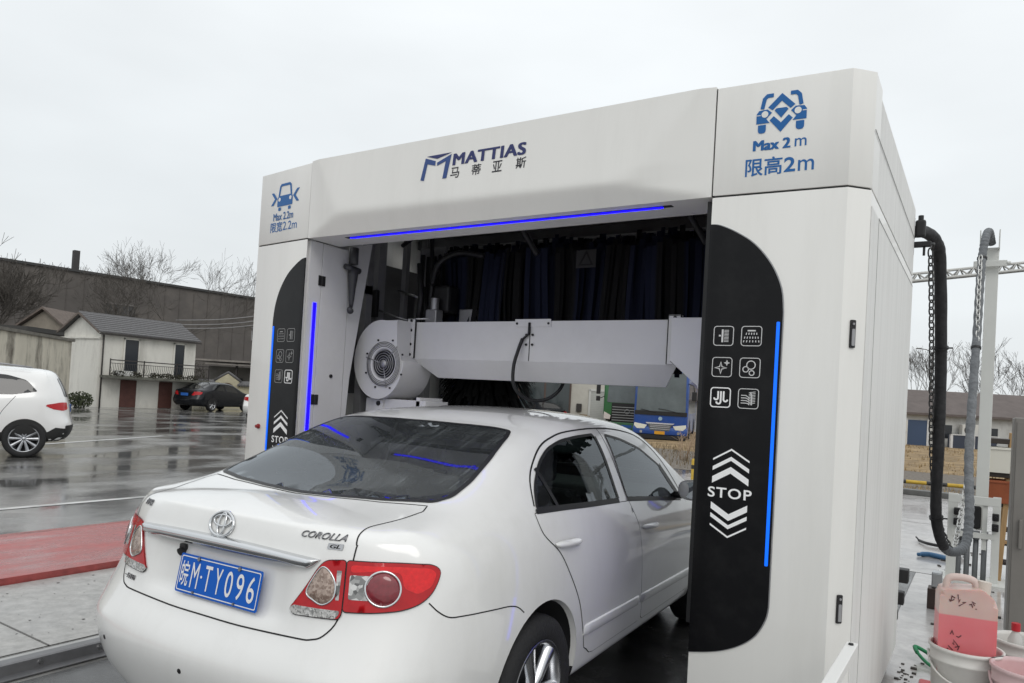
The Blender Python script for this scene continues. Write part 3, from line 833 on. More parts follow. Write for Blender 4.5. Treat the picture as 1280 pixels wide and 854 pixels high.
# tower crane jib crossing the sky
t = thing('tower_crane', 'long pale crane jib crossing the sky behind the post', 'crane', (26.0, 83.2, 0))
M_JIB = mat('pale_lattice_steel', (.50, .50, .48), rough=.6, var=.1, vscale=1)
d = Vector((-30.0, -19.2, -1.75 - .6)); b = MB(); n = 34
P0 = Vector((2.0, 1.3, 18.9))
def jp(f, ox, oz): return P0 + Vector((-33.0, -21.1, -6.27)) * f + Vector((ox * .54, -ox * .84, oz))
for ox, oz in ((-.35, 0), (.35, 0), (0, .62)): b.tube([jp(k / n, ox, oz) for k in range(n + 1)], .13, 4)
for k in range(n):
    for a, c in (((-.35, 0), (0, .62)), ((.35, 0), (0, .62)), ((-.35, 0), (.35, 0))): b.tube([jp(k / n, *a), jp((k + .5) / n, *c), jp((k + 1) / n, *a)], .09, 4)
b.build('jib', M_JIB, t)
b = MB()
for x, y in ((-.7, -.7), (.7, -.7), (.7, .7), (-.7, .7)): b.box(x - .09, x + .09, y - .09, y + .09, 0, 20)
for k in range(13): 
    z = k * 1.5; b.tube([(-.7, -.7, z), (.7, -.7, z + 1.5)], .05, 4); b.tube([(.7, -.7, z), (.7, .7, z + 1.5)], .05, 4); b.tube([(.7, .7, z), (-.7, .7, z + 1.5)], .05, 4); b.tube([(-.7, .7, z), (-.7, -.7, z + 1.5)], .05, 4)
b.build('mast', M_JIB, t)
# striped pole barrier on the ground edge, yellow bollard
M_YEL = mat('faded_yellow', (.50, .33, .04), rough=.6, var=.2, vscale=8); M_BLK = mat('barrier_black', (.03, .03, .03), rough=.6)
t = thing('striped_barrier', 'low black and yellow striped pole along the far slab edge', 'barrier', (-1.2, 16.0, .12), math.atan2(.55, 3.4))
for k in range(16):
    b = MB(); b.cyl((k * .42, 0, 0), ((k + 1) * .42, 0, 0), .045, seg=10); b.build('stripe', M_YEL if k % 2 else M_BLK, t)
b = MB()
for x in (.1, 3.3, 6.6): b.box(x - .04, x + .04, -.04, .04, -.12, -.03)
b.build('foot', M_BLK, t)
t = thing('yellow_bollard', 'short yellow bollard at the edge of the gravel right of the weeds', 'bollard', (-2.62, 11.6, 0))
b = MB(); b.lathe([(.10, 0), (.10, .02), (.055, .03), (.055, .46), (.045, .50), (0, .51)], None, 16); b.build('post', M_YEL, t)
b = MB(); b.lathe([(.057, .30), (.057, .38)], None, 16); b.build('band', M_BLK, t)
# ------------------------------------------------------------------ the drive-through washing machine
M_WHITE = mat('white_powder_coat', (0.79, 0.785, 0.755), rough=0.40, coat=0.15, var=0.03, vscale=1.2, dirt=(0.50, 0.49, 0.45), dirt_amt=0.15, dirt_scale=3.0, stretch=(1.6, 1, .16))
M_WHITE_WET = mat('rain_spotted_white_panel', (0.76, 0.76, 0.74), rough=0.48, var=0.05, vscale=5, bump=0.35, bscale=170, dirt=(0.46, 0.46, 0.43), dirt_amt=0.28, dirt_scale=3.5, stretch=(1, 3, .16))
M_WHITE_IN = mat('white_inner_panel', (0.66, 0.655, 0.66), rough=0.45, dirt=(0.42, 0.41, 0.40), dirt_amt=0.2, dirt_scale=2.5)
M_STEEL = mat('galvanised_frame', (0.36, 0.36, 0.37), rough=0.45, metal=0.7, var=.15, vscale=8)
M_FRAME = mat('dark_inner_frame', (0.13, 0.13, 0.135), rough=0.6, var=.2, vscale=6)
M_BLACKGL = mat('black_glass_panel', (0.006, 0.006, 0.007), rough=0.16, spec=0.22, dirt=(0.03, 0.03, 0.03), dirt_amt=0.25, dirt_scale=6)
M_BLACK = mat('black_plastic', (0.014, 0.014, 0.015), rough=0.5)
M_SEAM = mat('dark_seam', (0.03, 0.03, 0.03), rough=0.8)
M_ICON = mat('white_print', (0.62, 0.62, 0.62), rough=0.5)
M_ICONDIM = mat('grey_print', (0.30, 0.30, 0.30), rough=0.5)
M_ICONLIT = mat('bright_white_print', (0.86, 0.86, 0.86), rough=0.5)
M_SIGNBLUE = mat('sign_blue', (0.006, 0.115, 0.36), rough=0.4)
M_NAVY = mat('logo_navy', (0.018, 0.026, 0.125), rough=0.4)
M_LOGOBLUE = mat('logo_blue', (0.022, 0.062, 0.22), rough=0.4)
M_NEARBLACK = mat('logo_black', (0.015, 0.015, 0.022), rough=0.4)
M_LEDV = mat('violet_blue_led', (0.02, 0.0, 0.6), rough=0.4, emit=(0.004, 0.0010, 1.0), estr=2.4)
M_LEDB = mat('azure_led', (0.0, 0.1, 0.6), rough=0.4, emit=(0.0, 0.105, 0.80), estr=1.0)

A, B2, H, H2, ZB = 1.285, 1.900, 2.936, 2.458, 0.10
LY = 2.186
WASH = thing('car_wash_machine', 'tall white car wash arch with black icon panels and blue light strips', 'car wash', (0, 0, 0))

def plate2d(mb, pts, M, th=.0012, mi=0):
    mb.prism(pts, 'z', 0, th, mi=mi, M=M); return mb
def stroke(mb, pts, w, M, closed=False, th=.0012, mi=0):
    """flat line of constant width through 2D points, mitred"""
    P = [Vector(p) for p in pts]; n = len(P); L_, R_ = [], []
    for i, p in enumerate(P):
        a = P[i - 1] if (i > 0 or closed) else None; b = P[(i + 1) % n] if (i < n - 1 or closed) else None
        da = (p - a).normalized() if a is not None else None; db = (b - p).normalized() if b is not None else None
        da = da or db; db = db or da
        na, nb = Vector((-da.y, da.x)), Vector((-db.y, db.x)); m = (na + nb)
        m = m / max(.35, m.dot(na)) if m.length > 1e-6 else na
        L_.append(p + m * w / 2); R_.append(p - m * w / 2)
    k = n if closed else n - 1
    for i in range(k):
        j = (i + 1) % n
        mb.prism([tuple(R_[i]), tuple(R_[j]), tuple(L_[j]), tuple(L_[i])], 'z', 0, th, mi=mi, M=M)
    return mb

def pylon(s):
    bo, co = (1.823, .033) if s > 0 else (1.847, .069)
    def P(pts): return [(s * x, y) for x, y in pts]
    outline = [(A, 0), (bo, co), (B2, .113), (B2, LY), (B2 - .03, LY), (B2 - .03, .135), (bo - .012, co + .03), (A + .02, .03)]
    lower = MB(); lower.prism(P(outline), 'z', ZB, H2 - .004, bev=.003)
    py = lower.build('pylon', M_WHITE, WASH, shade=35)
    side = MB(); side.box(s * (B2 + .0005), s * (B2 + .003), .118, LY - .004, ZB + .004, 2.391); side.build('side_skin', M_WHITE_WET, py)
    up = MB(); up.prism(P(outline[:3] + [(B2, .30), (B2 - .03, .30)] + outline[5:]), 'z', H2 + .004, H, bev=.003)
    sg = up.build('upper_sign_panel', M_WHITE, WASH, shade=35)
    b = MB(); b.box(s * (B2 - .03), s * B2, .301, LY, H2 + .004, 2.891); b.build('upper_side_panel', M_WHITE_WET, WASH)
    b = MB(); b.prism(P([(A + .006, .006), (bo - .003, co + .006), (B2 - .006, .118), (B2 - .006, .29), (B2 - .02, .29), (B2 - .02, .14), (bo - .02, co + .025), (A + .02, .025)]), 'z', H2 - .006, H2 + .006); b.build('panel_joint', M_SEAM, py)
    # door seams on the outer side, quarter-turn locks on the chamfer
    b = MB(); x0, x1 = s * (B2 + .002), s * (B2 + .0045)
    b.box(x0, x1, .352, .356, .3, 2.393); b.box(x0, x1, .352, LY - .02, 2.391, 2.395); b.box(x0, x1, .118, LY - .01, 2.70, 2.7025)
    b.build('side_seam', mat('grey_seam', (.30, .30, .29), rough=.7), py)
    nrm = Vector((.080 * s, -.077, 0)).normalized() if s > 0 else Vector((-.044, -.053, 0)).normalized()
    for zc in (1.866, .770):
        M = aim((s * (1.858 if s > 0 else 1.872), .070 if s > 0 else .092, zc) + (), (nrm.x, nrm.y, 0))
        M = M @ Matrix.Translation((0, 0, .001))
        k = MB(); k.prism(rrect(-.012, .012, -.056, .056, .004), 'z', 0, .006, M=M); k.prism(rrect(-.007, .007, -.048, .020, .004), 'z', .006, .010, M=M, mi=1); k.cyl(M @ Vector((0, .040, .006)), M @ Vector((0, .040, .010)), .005, seg=10, mi=1)
        k.build('panel_lock', [M_BLACK, M_STEEL], py)
    return py, sg

PYL = {s: pylon(s) for s in (1, -1)}

# slightly canted faces: y of the front face at x
def face_y(x):
    return .033 * (x - A) / (1.823 - A) if x > 0 else .069 * (-x - A) / (1.847 - A)
def face_M(x, z, off, s):
    d = Vector((.0613, -1, 0)) if s > 0 else Vector((-.1228, -1, 0))
    return aim((x, face_y(x) - off, z), d)

# ---- black icon panels
def icon_shapes(kind, mb, M, c):
    """small pictograms drawn in a 0.083 m square"""
    T = lambda x, y: (x * c, y * c)
    def circ(cx, cy, r, w, n=18): stroke(mb, [T(cx + r * math.cos(2 * math.pi * k / n), cy + r * math.sin(2 * math.pi * k / n)) for k in range(n)], w * c, M, True)
    if kind == 'comb':
        plate2d(mb, [T(-.10, -.33), T(-.01, -.33), T(-.01, .33), T(-.10, .33)], M)
        for k in range(9): plate2d(mb, [T(.03, -.31 + k * .073), T(.26, -.31 + k * .073), T(.26, -.28 + k * .073), T(.03, -.28 + k * .073)], M)
        plate2d(mb, [T(-.24, -.03), T(-.14, -.03), T(-.14, .05), T(-.24, .05)], M)
    elif kind == 'shower':
        plate2d(mb, [T(-.2, .24), T(.2, .24), T(.2, .31), T(-.2, .31)], M)
        for r, (n, y, w) in enumerate(((5, .12, .26), (6, -.08, .34), (6, -.27, .38))):
            for k in range(n):
                x = -w + 2 * w * k / (n - 1); d = .05 * x
                plate2d(mb, [T(x - .025, y - .05), T(x + .02, y - .05), T(x + .025 - d, y + .05), T(x - .02 - d, y + .05)], M)
    elif kind == 'sparkle':
        for cx, cy, r in ((-.06, -.04, .30), (.24, .22, .13)):
            pts = []
            for k in range(4):
                a = R(90 * k + 90); pts.append(T(cx + r * math.cos(a), cy + r * math.sin(a))); a2 = a + R(45); pts.append(T(cx + r * .28 * math.cos(a2), cy + r * .28 * math.sin(a2)))
            stroke(mb, pts, .045 * c, M, True)
    elif kind == 'bubbles':
        circ(.05, .14, .21, .045); circ(-.2, -.08, .14, .045); circ(.10, -.26, .12, .045)
    elif kind == 'drops':
        for cx, dr in ((-.12, -1), (.02, -1), (.16, 1)):
            top = .32; r = .10 if cx != .02 else .11
            bot = -.02 if cx < 0 else -.22 if cx < .1 else -.10
            pts = [T(cx, top), T(cx, bot)] + [T(cx + dr * r + -dr * r * math.cos(R(a)), bot - r * math.sin(R(a))) for a in range(20, 200, 20)]
            stroke(mb, pts, .085 * c, M)
    elif kind == 'brushwash':
        for k in range(4): stroke(mb, [T(-.36, .16 - k * .13), T(-.12, .16 - k * .13), T(0, .08 - k * .11), T(.06, -.02 - k * .10)], .04 * c, M)
        stroke(mb, [T(.10, .34), T(.16, .1), T(.16, -.32)], .07 * c, M)
        for k in range(8): stroke(mb, [T(.02, .30 - k * .08), T(.34, .36 - k * .08)], .03 * c, M)

ICONS = [('comb', 'shower'), ('sparkle', 'bubbles'), ('drops', 'brushwash')]
def icon_panel(s):
    xo = 1.600 if s > 0 else 1.604
    top = [(A - .002, 2.335)] + [(A + .04, 2.329), (1.40, 2.292), (1.475, 2.238), (1.545, 2.15), (1.588, 2.05), (xo, 1.95)]
    bot = [(xo, .735), (1.590, .68), (1.555, .612), (1.50, .562), (1.43, .525), (1.36, .503), (A - .002, .487)]
    curve = smooth_poly(top, 4, False) + smooth_poly(bot, 4, False)
    b = MB()
    M = face_M(s * A, 0, .0, s); Minv = M.inverted()
    loc = [(Minv @ Vector((s * x, face_y(s * x), z))) for x, z in curve]
    b.prism([(p.x, p.y) for p in loc], 'z', .001, .007, bev=.002, M=M)
    pan = b.build('icon_panel', M_BLACKGL, WASH, shade=30)
    # a thin pale rim where the panel meets the housing
    rim = MB(); stroke(rim, [(p.x + s * .003, p.y) for p in loc[:]], .005, M, th=.003); rim.build('panel_rim', M_STEEL, pan)
    xl = 1.5855 if s > 0 else 1.589
    b = MB(); q0 = Minv @ Vector((s * xl, face_y(s * xl), .902)); q1 = Minv @ Vector((s * xl, face_y(s * xl), 1.910))
    b.prism(rrect(q0.x - .0065, q0.x + .0065, q0.y, q1.y, .004), 'z', .007, .011, M=M); b.build('edge_light', M_LEDB, pan)
    cols = (1.3655, 1.481) if s > 0 else (1.388, 1.4965)
    for r, z in enumerate((1.850, 1.716, 1.586)):
        for k in range(2):
            lit = (r == 2 and k == 0)
            Mi = face_M(s * cols[k], z, .0075, s); b = MB()
            stroke(b, rrect(-.041, .041, -.041, .041, .012, 4), .0045 if lit else .0030, Mi, True)
            icon_shapes(ICONS[r][k], b, Mi, .083)
            b.build('icon', M_ICONLIT if lit else (M_ICON if s > 0 and r < 3 and k == 0 or s > 0 else M_ICONDIM), pan)
    xc = 1.424 if s > 0 else 1.441
    Mi = face_M(s * xc, 1.182, .0075, s); b = MB(); b.mesh(fit_text('STOP', .182, .044, bold=.016, space=1.12), Mi @ Matrix.Translation((0, 0, .0006))); b.build('stop_lettering', M_ICONLIT, pan, recalc=False)
    b = MB()
    for apex, th in ((1.371, .008), (1.337, .017), (1.294, .028)):
        Mi = face_M(s * xc, apex, .0075, s)
        plate2d(b, [(-.0755, -.046 - th), (0, -th), (.0755, -.046 - th), (.0755, -.046), (0, 0), (-.0755, -.046)], Mi)
    b.build('forward_chevrons', M_ICONLIT, pan); b = MB()
    for low, th in ((1.066, .028), (1.031, .017), (.994, .008)):
        Mi = face_M(s * xc, low, .0075, s)
        plate2d(b, [(-.0755, .046), (0, 0), (.0755, .046), (.0755, .046 + th), (0, th), (-.0755, .046 + th)], Mi)
    b.build('back_chevrons', M_ICONLIT, pan)
    return pan
PAN = {s: icon_panel(s) for s in (1, -1)}
# small red stop button on the outer edge of the far pylon
b = MB(); M = face_M(-1.70, 1.25, .0, -1); b.cyl(M @ Vector((0, 0, 0)), M @ Vector((0, 0, .010)), .016, seg=16); b.cyl(M @ Vector((0, 0, .010)), M @ Vector((0, 0, .024)), .012, .010, seg=16); b.build('stop_button', mat('red_button', (.25, .02, .02), rough=.4), PYL[-1][0])

# ---- size limit signs
def arrow(mb, M, x, y, dirn, h, w, th):
    plate2d(mb, [(x, y + h), (x + dirn * w, y), (x, y - h), (x + dirn * th * 1.25, y - h), (x + dirn * (w + th * 1.25), y), (x + dirn * th * 1.25, y + h)], M)
sgn = PYL[-1][1]
M = face_M(-1.563, 2.752, .0008, -1)
b = MB()
stroke(b, [(-.070, .016), (-.058, .078), (-.046, .088), (.046, .088), (.058, .078), (.070, .016)], .016, M)
plate2d(b, round_corners([(-.086, -.052), (.086, -.052), (.086, .004), (.074, .018), (-.074, .018), (-.086, .004)], .006), M)
for x in (-.056, .056): plate2d(b, round_corners([(x - .015, -.080), (x + .015, -.080), (x + .015, -.058), (x - .015, -.058)], .008), M)
arrow(b, M, -.160, .004, 1, .042, .042, .022); arrow(b, M, .160, .004, -1, .042, .042, .022)
b.build('width_pictogram', M_SIGNBLUE, sgn)
b = MB()
for x in (-.062, .062): plate2d(b, polar((x, -.006), .013, 14), M @ Matrix.Translation((0, 0, .0008)))
b.build('pictogram_lamp', M_WHITE, sgn)
b = MB(); M = face_M(-1.573, 2.634, .0012, -1); bold_mesh(b, fit_text('Max 2.2m', .226, .049), M, .0013); b.build('width_lettering', M_SIGNBLUE, sgn, recalc=False)
b = MB(); M = face_M(-1.560, 2.566, .0012, -1); b.mesh(fit_text('限宽', .138, .068, -.085, 0, bold=.012), M); b.mesh(fit_text('2.2m', .158, .056, .070, 0, bold=.004), M); b.build('width_lettering', M_SIGNBLUE, sgn, recalc=False)

sgn = PYL[1][1]
M = face_M(1.554, 2.790, .0008, 1)
b = MB()
for d in (-1, 1):
    stroke(b, [(d * .078, .026), (d * .070, .068), (d * .058, .080), (d * .034, .080)], .016, M)
    plate2d(b, [(d * x, y) for x, y in ((.100, -.036), (.100, .006), (.090, .020), (.056, .022), (.038, .006), (.060, -.018), (.046, -.036))][::d], M)
    plate2d(b, round_corners([(d * .076 - .016, -.078), (d * .076 + .016, -.078), (d * .076 + .016, -.042), (d * .076 - .016, -.042)], [.014, .014, .002, .002]), M)
plate2d(b, [(-.054, .030), (-.036, .016), (0, .052), (.036, .016), (.054, .030), (0, .084)], M)
plate2d(b, [(-.028, .014), (-.020, .022), (.020, .022), (.028, .014), (0, -.020)], M)
plate2d(b, [(-.046, -.026), (-.030, -.010), (0, -.040), (.030, -.010), (.046, -.026), (0, -.080)], M)
b.build('height_pictogram', M_SIGNBLUE, sgn)
b = MB()
for x in (-.066, .066): plate2d(b, polar((x, .002), .014, 14), M @ Matrix.Translation((0, 0, .0008)))
for d in (-1, 1): plate2d(b, [(d * .1003, -.002), (d * .084, -.002), (d * .084, .001), (d * .1003, .001)][::d], M @ Matrix.Translation((0, 0, .0008)))
b.build('pictogram_lamp', M_WHITE, sgn)
b = MB(); M = face_M(1.553, 2.661, .0012, 1); bold_mesh(b, fit_text('Max 2', .146, .043, -.032, 0), M, .0030); b.mesh(fit_text('m', .046, .034, .083, -.003, bold=.004), M); b.build('height_lettering', M_SIGNBLUE, sgn, recalc=False)
b = MB(); M = face_M(1.555, 2.570, .0012, 1); b.mesh(fit_text('限高', .150, .078, -.062, 0, bold=.014), M); b.mesh(fit_text('2', .045, .062, .042, -.002, bold=.022), M); b.mesh(fit_text('m', .062, .046, .106, -.010, bold=.004), M); b.build('height_lettering', M_SIGNBLUE, sgn, recalc=False)

# ---- header beam with its moulded front
X0, X1 = -A + .006, A - .006
def beam_y(x, z):
    xl = np.interp(z, [2.55, 2.64, 2.94], [-.955, -1.035, -1.215]); xr = np.interp(z, [2.54, 2.62, 2.94], [.845, .965, 1.215])
    zi = np.interp(x, [-1.2, 1.2], [2.588, 2.548])
    ts = [(x - X0) / (xl - X0), (X1 - x) / (X1 - xr), (z - H2) / (zi - H2)]
    k = 13; t = -math.log(sum(math.exp(-k * q) for q in ts) + math.exp(-k * 1.0)) / k + math.log(1.0) / k
    t = max(0, min(1, t + .0))
    return -t * np.interp(z, [2.46, 2.56, 2.94], [.050, .050, .014]) - .004
b = MB(); rows = []
NX, NZ = 172, 34
for i in range(NX + 1):
    x = X0 + (X1 - X0) * i / NX
    rows.append([Vector((x, beam_y(x, H2 + (H - H2 + .006) * j / NZ), H2 + (H - H2 + .006) * j / NZ)) for j in range(NZ + 1)])
b.grid(rows)
zt = H + .006
b.grid([[r[-1], Vector((r[-1].x, .26, zt))] for r in rows], smooth=False)
b.grid([[r[0], Vector((r[0].x, .26, H2))] for r in rows], smooth=False)
b.grid([[p, Vector((p.x, .26, p.z))] for p in rows[0]], smooth=False); b.grid([[p, Vector((p.x, .26, p.z))] for p in rows[-1]], smooth=False)
b.poly([(X0, .26, H2), (X1, .26, H2), (X1, .26, zt), (X0, .26, zt)])
BEAM = b.build('header_beam', M_WHITE, WASH)
b = MB(); b.box(-1.02, 1.075, .058, .090, H2 - .002, H2 + .003); b.build('light_slot', M_BLACK, BEAM)
b = MB(); b.prism(rrect(-.985, 1.03, .064, .084, .008), 'z', H2 - .006, H2 - .003); b.build('light_strip', M_LEDV, BEAM)
b = MB(); b.box(-A, -A + .005, .004, .2, H2 + .004, H); b.box(A - .005, A, .004, .2, H2 + .004, H); b.build('beam_joint', M_SEAM, BEAM)

# ---- maker's sign on the beam
def beam_M(x, z, off=.0015):
    y = beam_y(x, z); dz = (beam_y(x, z + .05) - y) / .05
    return aim((x, y - off, z), (0, -1, dz))
b = MB(); lx0, lz0, lw, lh = -.352, 2.699, .199, .142
def LP(pts): return [((px - 180) / 257 * lw - lw / 2, (472 - (py + .16 * (px - 180))) / 198 * lh - lh / 2) for px, py in pts]
M = beam_M(lx0 + lw / 2, lz0 + lh / 2)
plate2d(b, LP([(315, 318), (437, 247), (415, 436), (380, 442), (392, 303), (318, 342)])[::-1], M, mi=0); plate2d(b, LP([(205, 287), (300, 305), (300, 342), (228, 332), (212, 466), (180, 464)])[::-1], M, mi=0)
plate2d(b, LP([(215, 272), (435, 234), (310, 287)])[::-1], M, mi=1)
b.build('logo', [M_LOGOBLUE, M_NAVY], BEAM)
b = MB(); M = beam_M(.0935, 2.7965); bold_mesh(b, fit_text('MATTIAS', .456, .064, space=1.08), M, .0048); b.build('brand_lettering', M_NAVY, BEAM, recalc=False)
for ch, x in (('马', -.116), ('蒂', .025), ('亚', .158), ('斯', .303)):
    b = MB(); b.mesh(fit_text(ch, .060, .060, bold=.010), beam_M(x, 2.722)); b.build('brand_character', M_NEARBLACK, BEAM, recalc=False)

# ---- roof and inner frame
b = MB(); b.box(-B2 + .03, B2 - .03, .27, 1.22, 2.855, 2.885); b.box(-B2 + .03, B2 - .03, 1.46, LY, 2.855, 2.885); b.box(-1.45, B2 - .03, 1.22, 1.46, 2.855, 2.885); b.box(-B2 + .03, -1.72, 1.22, 1.46, 2.855, 2.885); b.build('roof_panel', M_WHITE_IN, WASH)
b = MB(); b.box(-1.87, 1.87, LY - .06, LY, 2.40, 2.854); b.build('rear_header', M_STEEL, WASH)
b = MB()
for y in (.50, 1.05, 1.72): b.box(-B2 + .04, B2 - .04, y, y + .06, 2.77, 2.85)
b.box(-1.27, 1.27, .62, .66, 2.62, 2.66); b.box(-1.30, 1.30, .95, .99, 2.66, 2.70)
b.build('roof_frame', M_FRAME, WASH)
b = MB(); b.box(-.95, -.05, .455, .475, 2.690, 2.70); b.box(.10, .95, .475, .495, 2.695, 2.705); b.build('spray_bar', mat('bare_pipe', (.34, .34, .32), rough=.35, metal=.9), WASH)
for s in (1, -1):
    b = MB()
    for x, y in ((1.36, .62), (1.84, .62), (1.36, 1.25), (1.84, 1.9)): b.box(s * (x - .03), s * (x + .03), y - .03, y + .03, .06, 2.85)
    b.box(s * 1.33, s * 1.87, LY - .05, LY, .10, 2.52)
    b.box(s * 1.33, s * 1.87, .59, .65, 2.2, 2.26); b.box(s * 1.33, s * 1.87, 1.22, 1.28, 1.1, 1.16)
    b.build('inner_frame', M_STEEL, WASH)
    b = MB(); b.box(s * 1.60, s * 1.62, .62, 1.5, 1.5, 2.5); b.box(s * 1.55, s * 1.62, .9, 1.25, 2.05, 2.35); b.box(s * 1.50, s * 1.60, 1.3, 1.6, 1.7, 2.3); b.build('control_box', M_FRAME, WASH)
# left inner cheek: light strip, hinged door and gusset; the right one is its mirror
for s in (-1, 1):
    x0, x1 = s * A, s * (A + .02)
    b = MB(); b.box(x0, x1, .031, .131, ZB, H2 - .005); b.box(x0, x1, .136, .372, ZB, H2 - .005, .002)
    b.prism([(.376, ZB), (.400, ZB), (.408, 1.2), (.430, 1.6), (.575, 2.54), (.376, 2.48)], 'x', x0, x1)
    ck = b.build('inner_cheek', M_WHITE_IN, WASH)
    b = MB(); b.box(s * (A - .002), s * (A - .007), .074, .100, .30, 2.066, .002); b.build('light_strip', M_LEDV, ck)
    for zc in (2.212, 1.45, .60):
        b = MB(); b.box(s * A, s * (A - .006), .108, .130, zc - .032, zc + .032); b.box(s * A, s * (A - .006), .139, .163, zc - .032, zc + .032); b.cyl((s * (A - .006), .1345, zc - .03), (s * (A - .006), .1345, zc + .03), .005, seg=8)
        b.build('hinge', M_BLACK, ck)
    b = MB(); b.cyl((s * A, .262, 1.607), (s * (A - .008), .262, 1.607), .012, seg=12); b.build('cheek_screw', M_BLACK, ck)
    b = MB(); M = lambda z: (s * (A - .035), .372, z)
    b.tube([M(2.47), M(2.40), M(2.36)], .030, 10); b.tube([(s * (A - .035), .30, 2.335), (s * (A - .035), .43, 2.325)], .020, 8)
    b.tube([M(2.33), M(2.28), M(2.20), M(2.12), M(2.07)], [.036, .034, .024, .018, .012], 10); b.tube([(s * (A - .035), .36, 2.06), (s * (A - .06), .345, 2.045)], [.018, .022], 10)
    b.build('swivel_nozzle', mat('grey_nozzle', (.06, .06, .065), rough=.45), WASH)

# ---- blower
def bolt(mb, p, r=.009, d=(0, -1, 0), mi=0):
    p = Vector(p); d = Vector(d); mb.cyl(p, p + d * .007, r, r * .9, 8, mi=mi)
b = MB()
y0 = .70
prof = [(y0, 2.010), (y0, 1.762), (y0 + .075, 1.642), (y0 + .083, 1.640), (y0 + .020, 1.775), (y0 + .28, 1.775), (y0 + .28, 2.010)]
NXS = [(-.985, -.975, -.800), (-.04, -.04, -.04), (.887, .905, .822)]
rows = []
for k, (xa, xb, xc) in enumerate(NXS): rows.append([Vector((xa, *prof[0])), Vector((xb, *prof[1])), Vector((xc, *prof[2])), Vector((xc, *prof[3])), Vector((xb, *prof[4])), Vector((xb, *prof[5])), Vector((xa, *prof[6])), Vector((xa, *prof[0]))])
b.grid(rows, smooth=False); b.poly(rows[0][:-1]); b.poly(rows[-1][:-1])
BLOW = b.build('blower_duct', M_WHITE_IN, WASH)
b = MB(); b.box(-.0425, -.0375, y0 - .002, y0 + .001, 1.765, 2.008); b.build('duct_seam', M_SEAM, BLOW)
b = MB(); b.box(-.15, .105, y0 - .006, y0 - .001, 1.975, 2.022); b.build('joint_plate', M_WHITE_IN, BLOW)
b = MB()
for x, z in ((-.135, 1.995), (.09, 1.995), (-.062, 1.925), (-.018, 1.925), (-.062, 1.865), (-.018, 1.865)): bolt(b, (x, y0 - .004, z), .008)
b.build('bolt', M_BLACK, BLOW)
def fan(s):
    cx, cz, yf, dep = (-1.075, 1.718, .55, .30) if s < 0 else (1.345, 1.705, .60, .25)
    prof = []
    for k in range(49):
        a = 2 * math.pi * k / 48 + R(20)
        r = .252 + .05 * (k / 48)
        prof.append((cx - s * -r * math.cos(a) * 1.0, cz + r * math.sin(a)))
    b = MB()
    vol = [(cx + s * -1 * q[0], cz + q[1]) for q in []]
    ring = []
    for k in range(44):
        a = R(100) + R(290) * k / 43                       # scroll opens towards the duct
        r = .290 - .040 * k / 43
        ring.append((cx + (-s) * -1 * (-r * math.cos(a)) * -1 if False else cx - s * -1 * (r * math.cos(a)) * 1.0, cz + r * math.sin(a)))
    pts = [(-1.137 - .86 * r_ * math.cos(a_), 1.735 + r_ * math.sin(a_)) for a_, r_ in [(R(100 - 280 * k / 43), .276 - .022 * k / 43) for k in range(44)]] if s < 0 else [(cx + r_ * math.cos(a_), cz + r_ * math.sin(a_)) for a_, r_ in [(R(92 - 262 * k / 43), .300 - .012 * k / 43) for k in range(44)]]
    xd = s * (.985 if s < 0 else .90)
    poly = [(xd, 2.010)] + pts + ([(-.985, 1.775)] if s < 0 else [(xd, 1.775)])
    b.prism(poly, 'y', yf, yf + dep, bev=.006)
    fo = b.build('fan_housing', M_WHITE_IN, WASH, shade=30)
    Mf = aim((-1.085 if s < 0 else cx, yf - .001, 1.712), (0, -1, 0))
    b = MB(); b.lathe([(.150, 0), (.150, .006), (.142, .010), (.108, .012), (.100, .004), (.094, -.04)], Mf, 40); b.build('inlet_ring', M_WHITE_IN, fo)
    b = MB()
    for r in (.118, .128, .138, .148): b.lathe([(r - .0022, .0126), (r + .0022, .0126)], Mf, 40)
    b.build('ring_groove', M_SEAM, fo)
    b = MB(); b.lathe([(0, .002), (.096, .002)], Mf, 32); b.build('inlet_opening', M_BLACK, fo)
    b = MB()
    for r in (.038, .055, .072, .089): b.tube([Mf @ Vector((r * math.cos(2 * math.pi * k / 28), r * math.sin(2 * math.pi * k / 28), .012)) for k in range(29)], .0028, 6, caps=False)
    for a in (45, 165, 285): b.tube([Mf @ Vector((.03 * math.cos(R(a)), .03 * math.sin(R(a)), .013)), Mf @ Vector((.165 * math.cos(R(a)), .165 * math.sin(R(a)), .013))], .0035, 6)
    b.lathe([(0, .016), (.026, .016), (.028, .008)], Mf, 20)
    b.build('finger_guard', M_STEEL, fo)
    b = MB()
    for k in range(8): a = R(22 + 45 * k); bolt(b, Mf @ Vector((.172 * math.cos(a), .172 * math.sin(a), .001)), .007)
    b.build('bolt', M_BLACK, fo)
    # flange to the duct
    b = MB(); xf = -.985 if s < 0 else .887
    b.prism([(xf - .035, 2.035), (xf + .030, 2.035), (xf + .030 - s * .0, 1.765), (xf - .035 - .0, 1.765)], 'y', y0 - .012, y0 - .004)
    b.box(xf - .035, xf + .12 if s < 0 else xf + .03, y0 - .012, y0 + .03, 2.03, 2.036)
    fl = b.build('duct_flange', M_WHITE_IN, WASH)
    b = MB(); b.box(xf + .030, xf + .036, y0 - .0125, y0 - .002, 1.765, 2.035); b.box(xf - .041, xf - .035, y0 - .0125, y0 - .002, 1.765, 2.035); b.build('flange_gap', M_SEAM, fl)
    b = MB()
    for z in (2.02, 1.955, 1.86, 1.79): bolt(b, (xf, y0 - .012, z), .010)
    b.build('bolt', M_BLACK, fl)
    # carriage under the fan
    b = MB(); c0, c1 = (-1.16, -.80) if s < 0 else (1.30, 1.60)
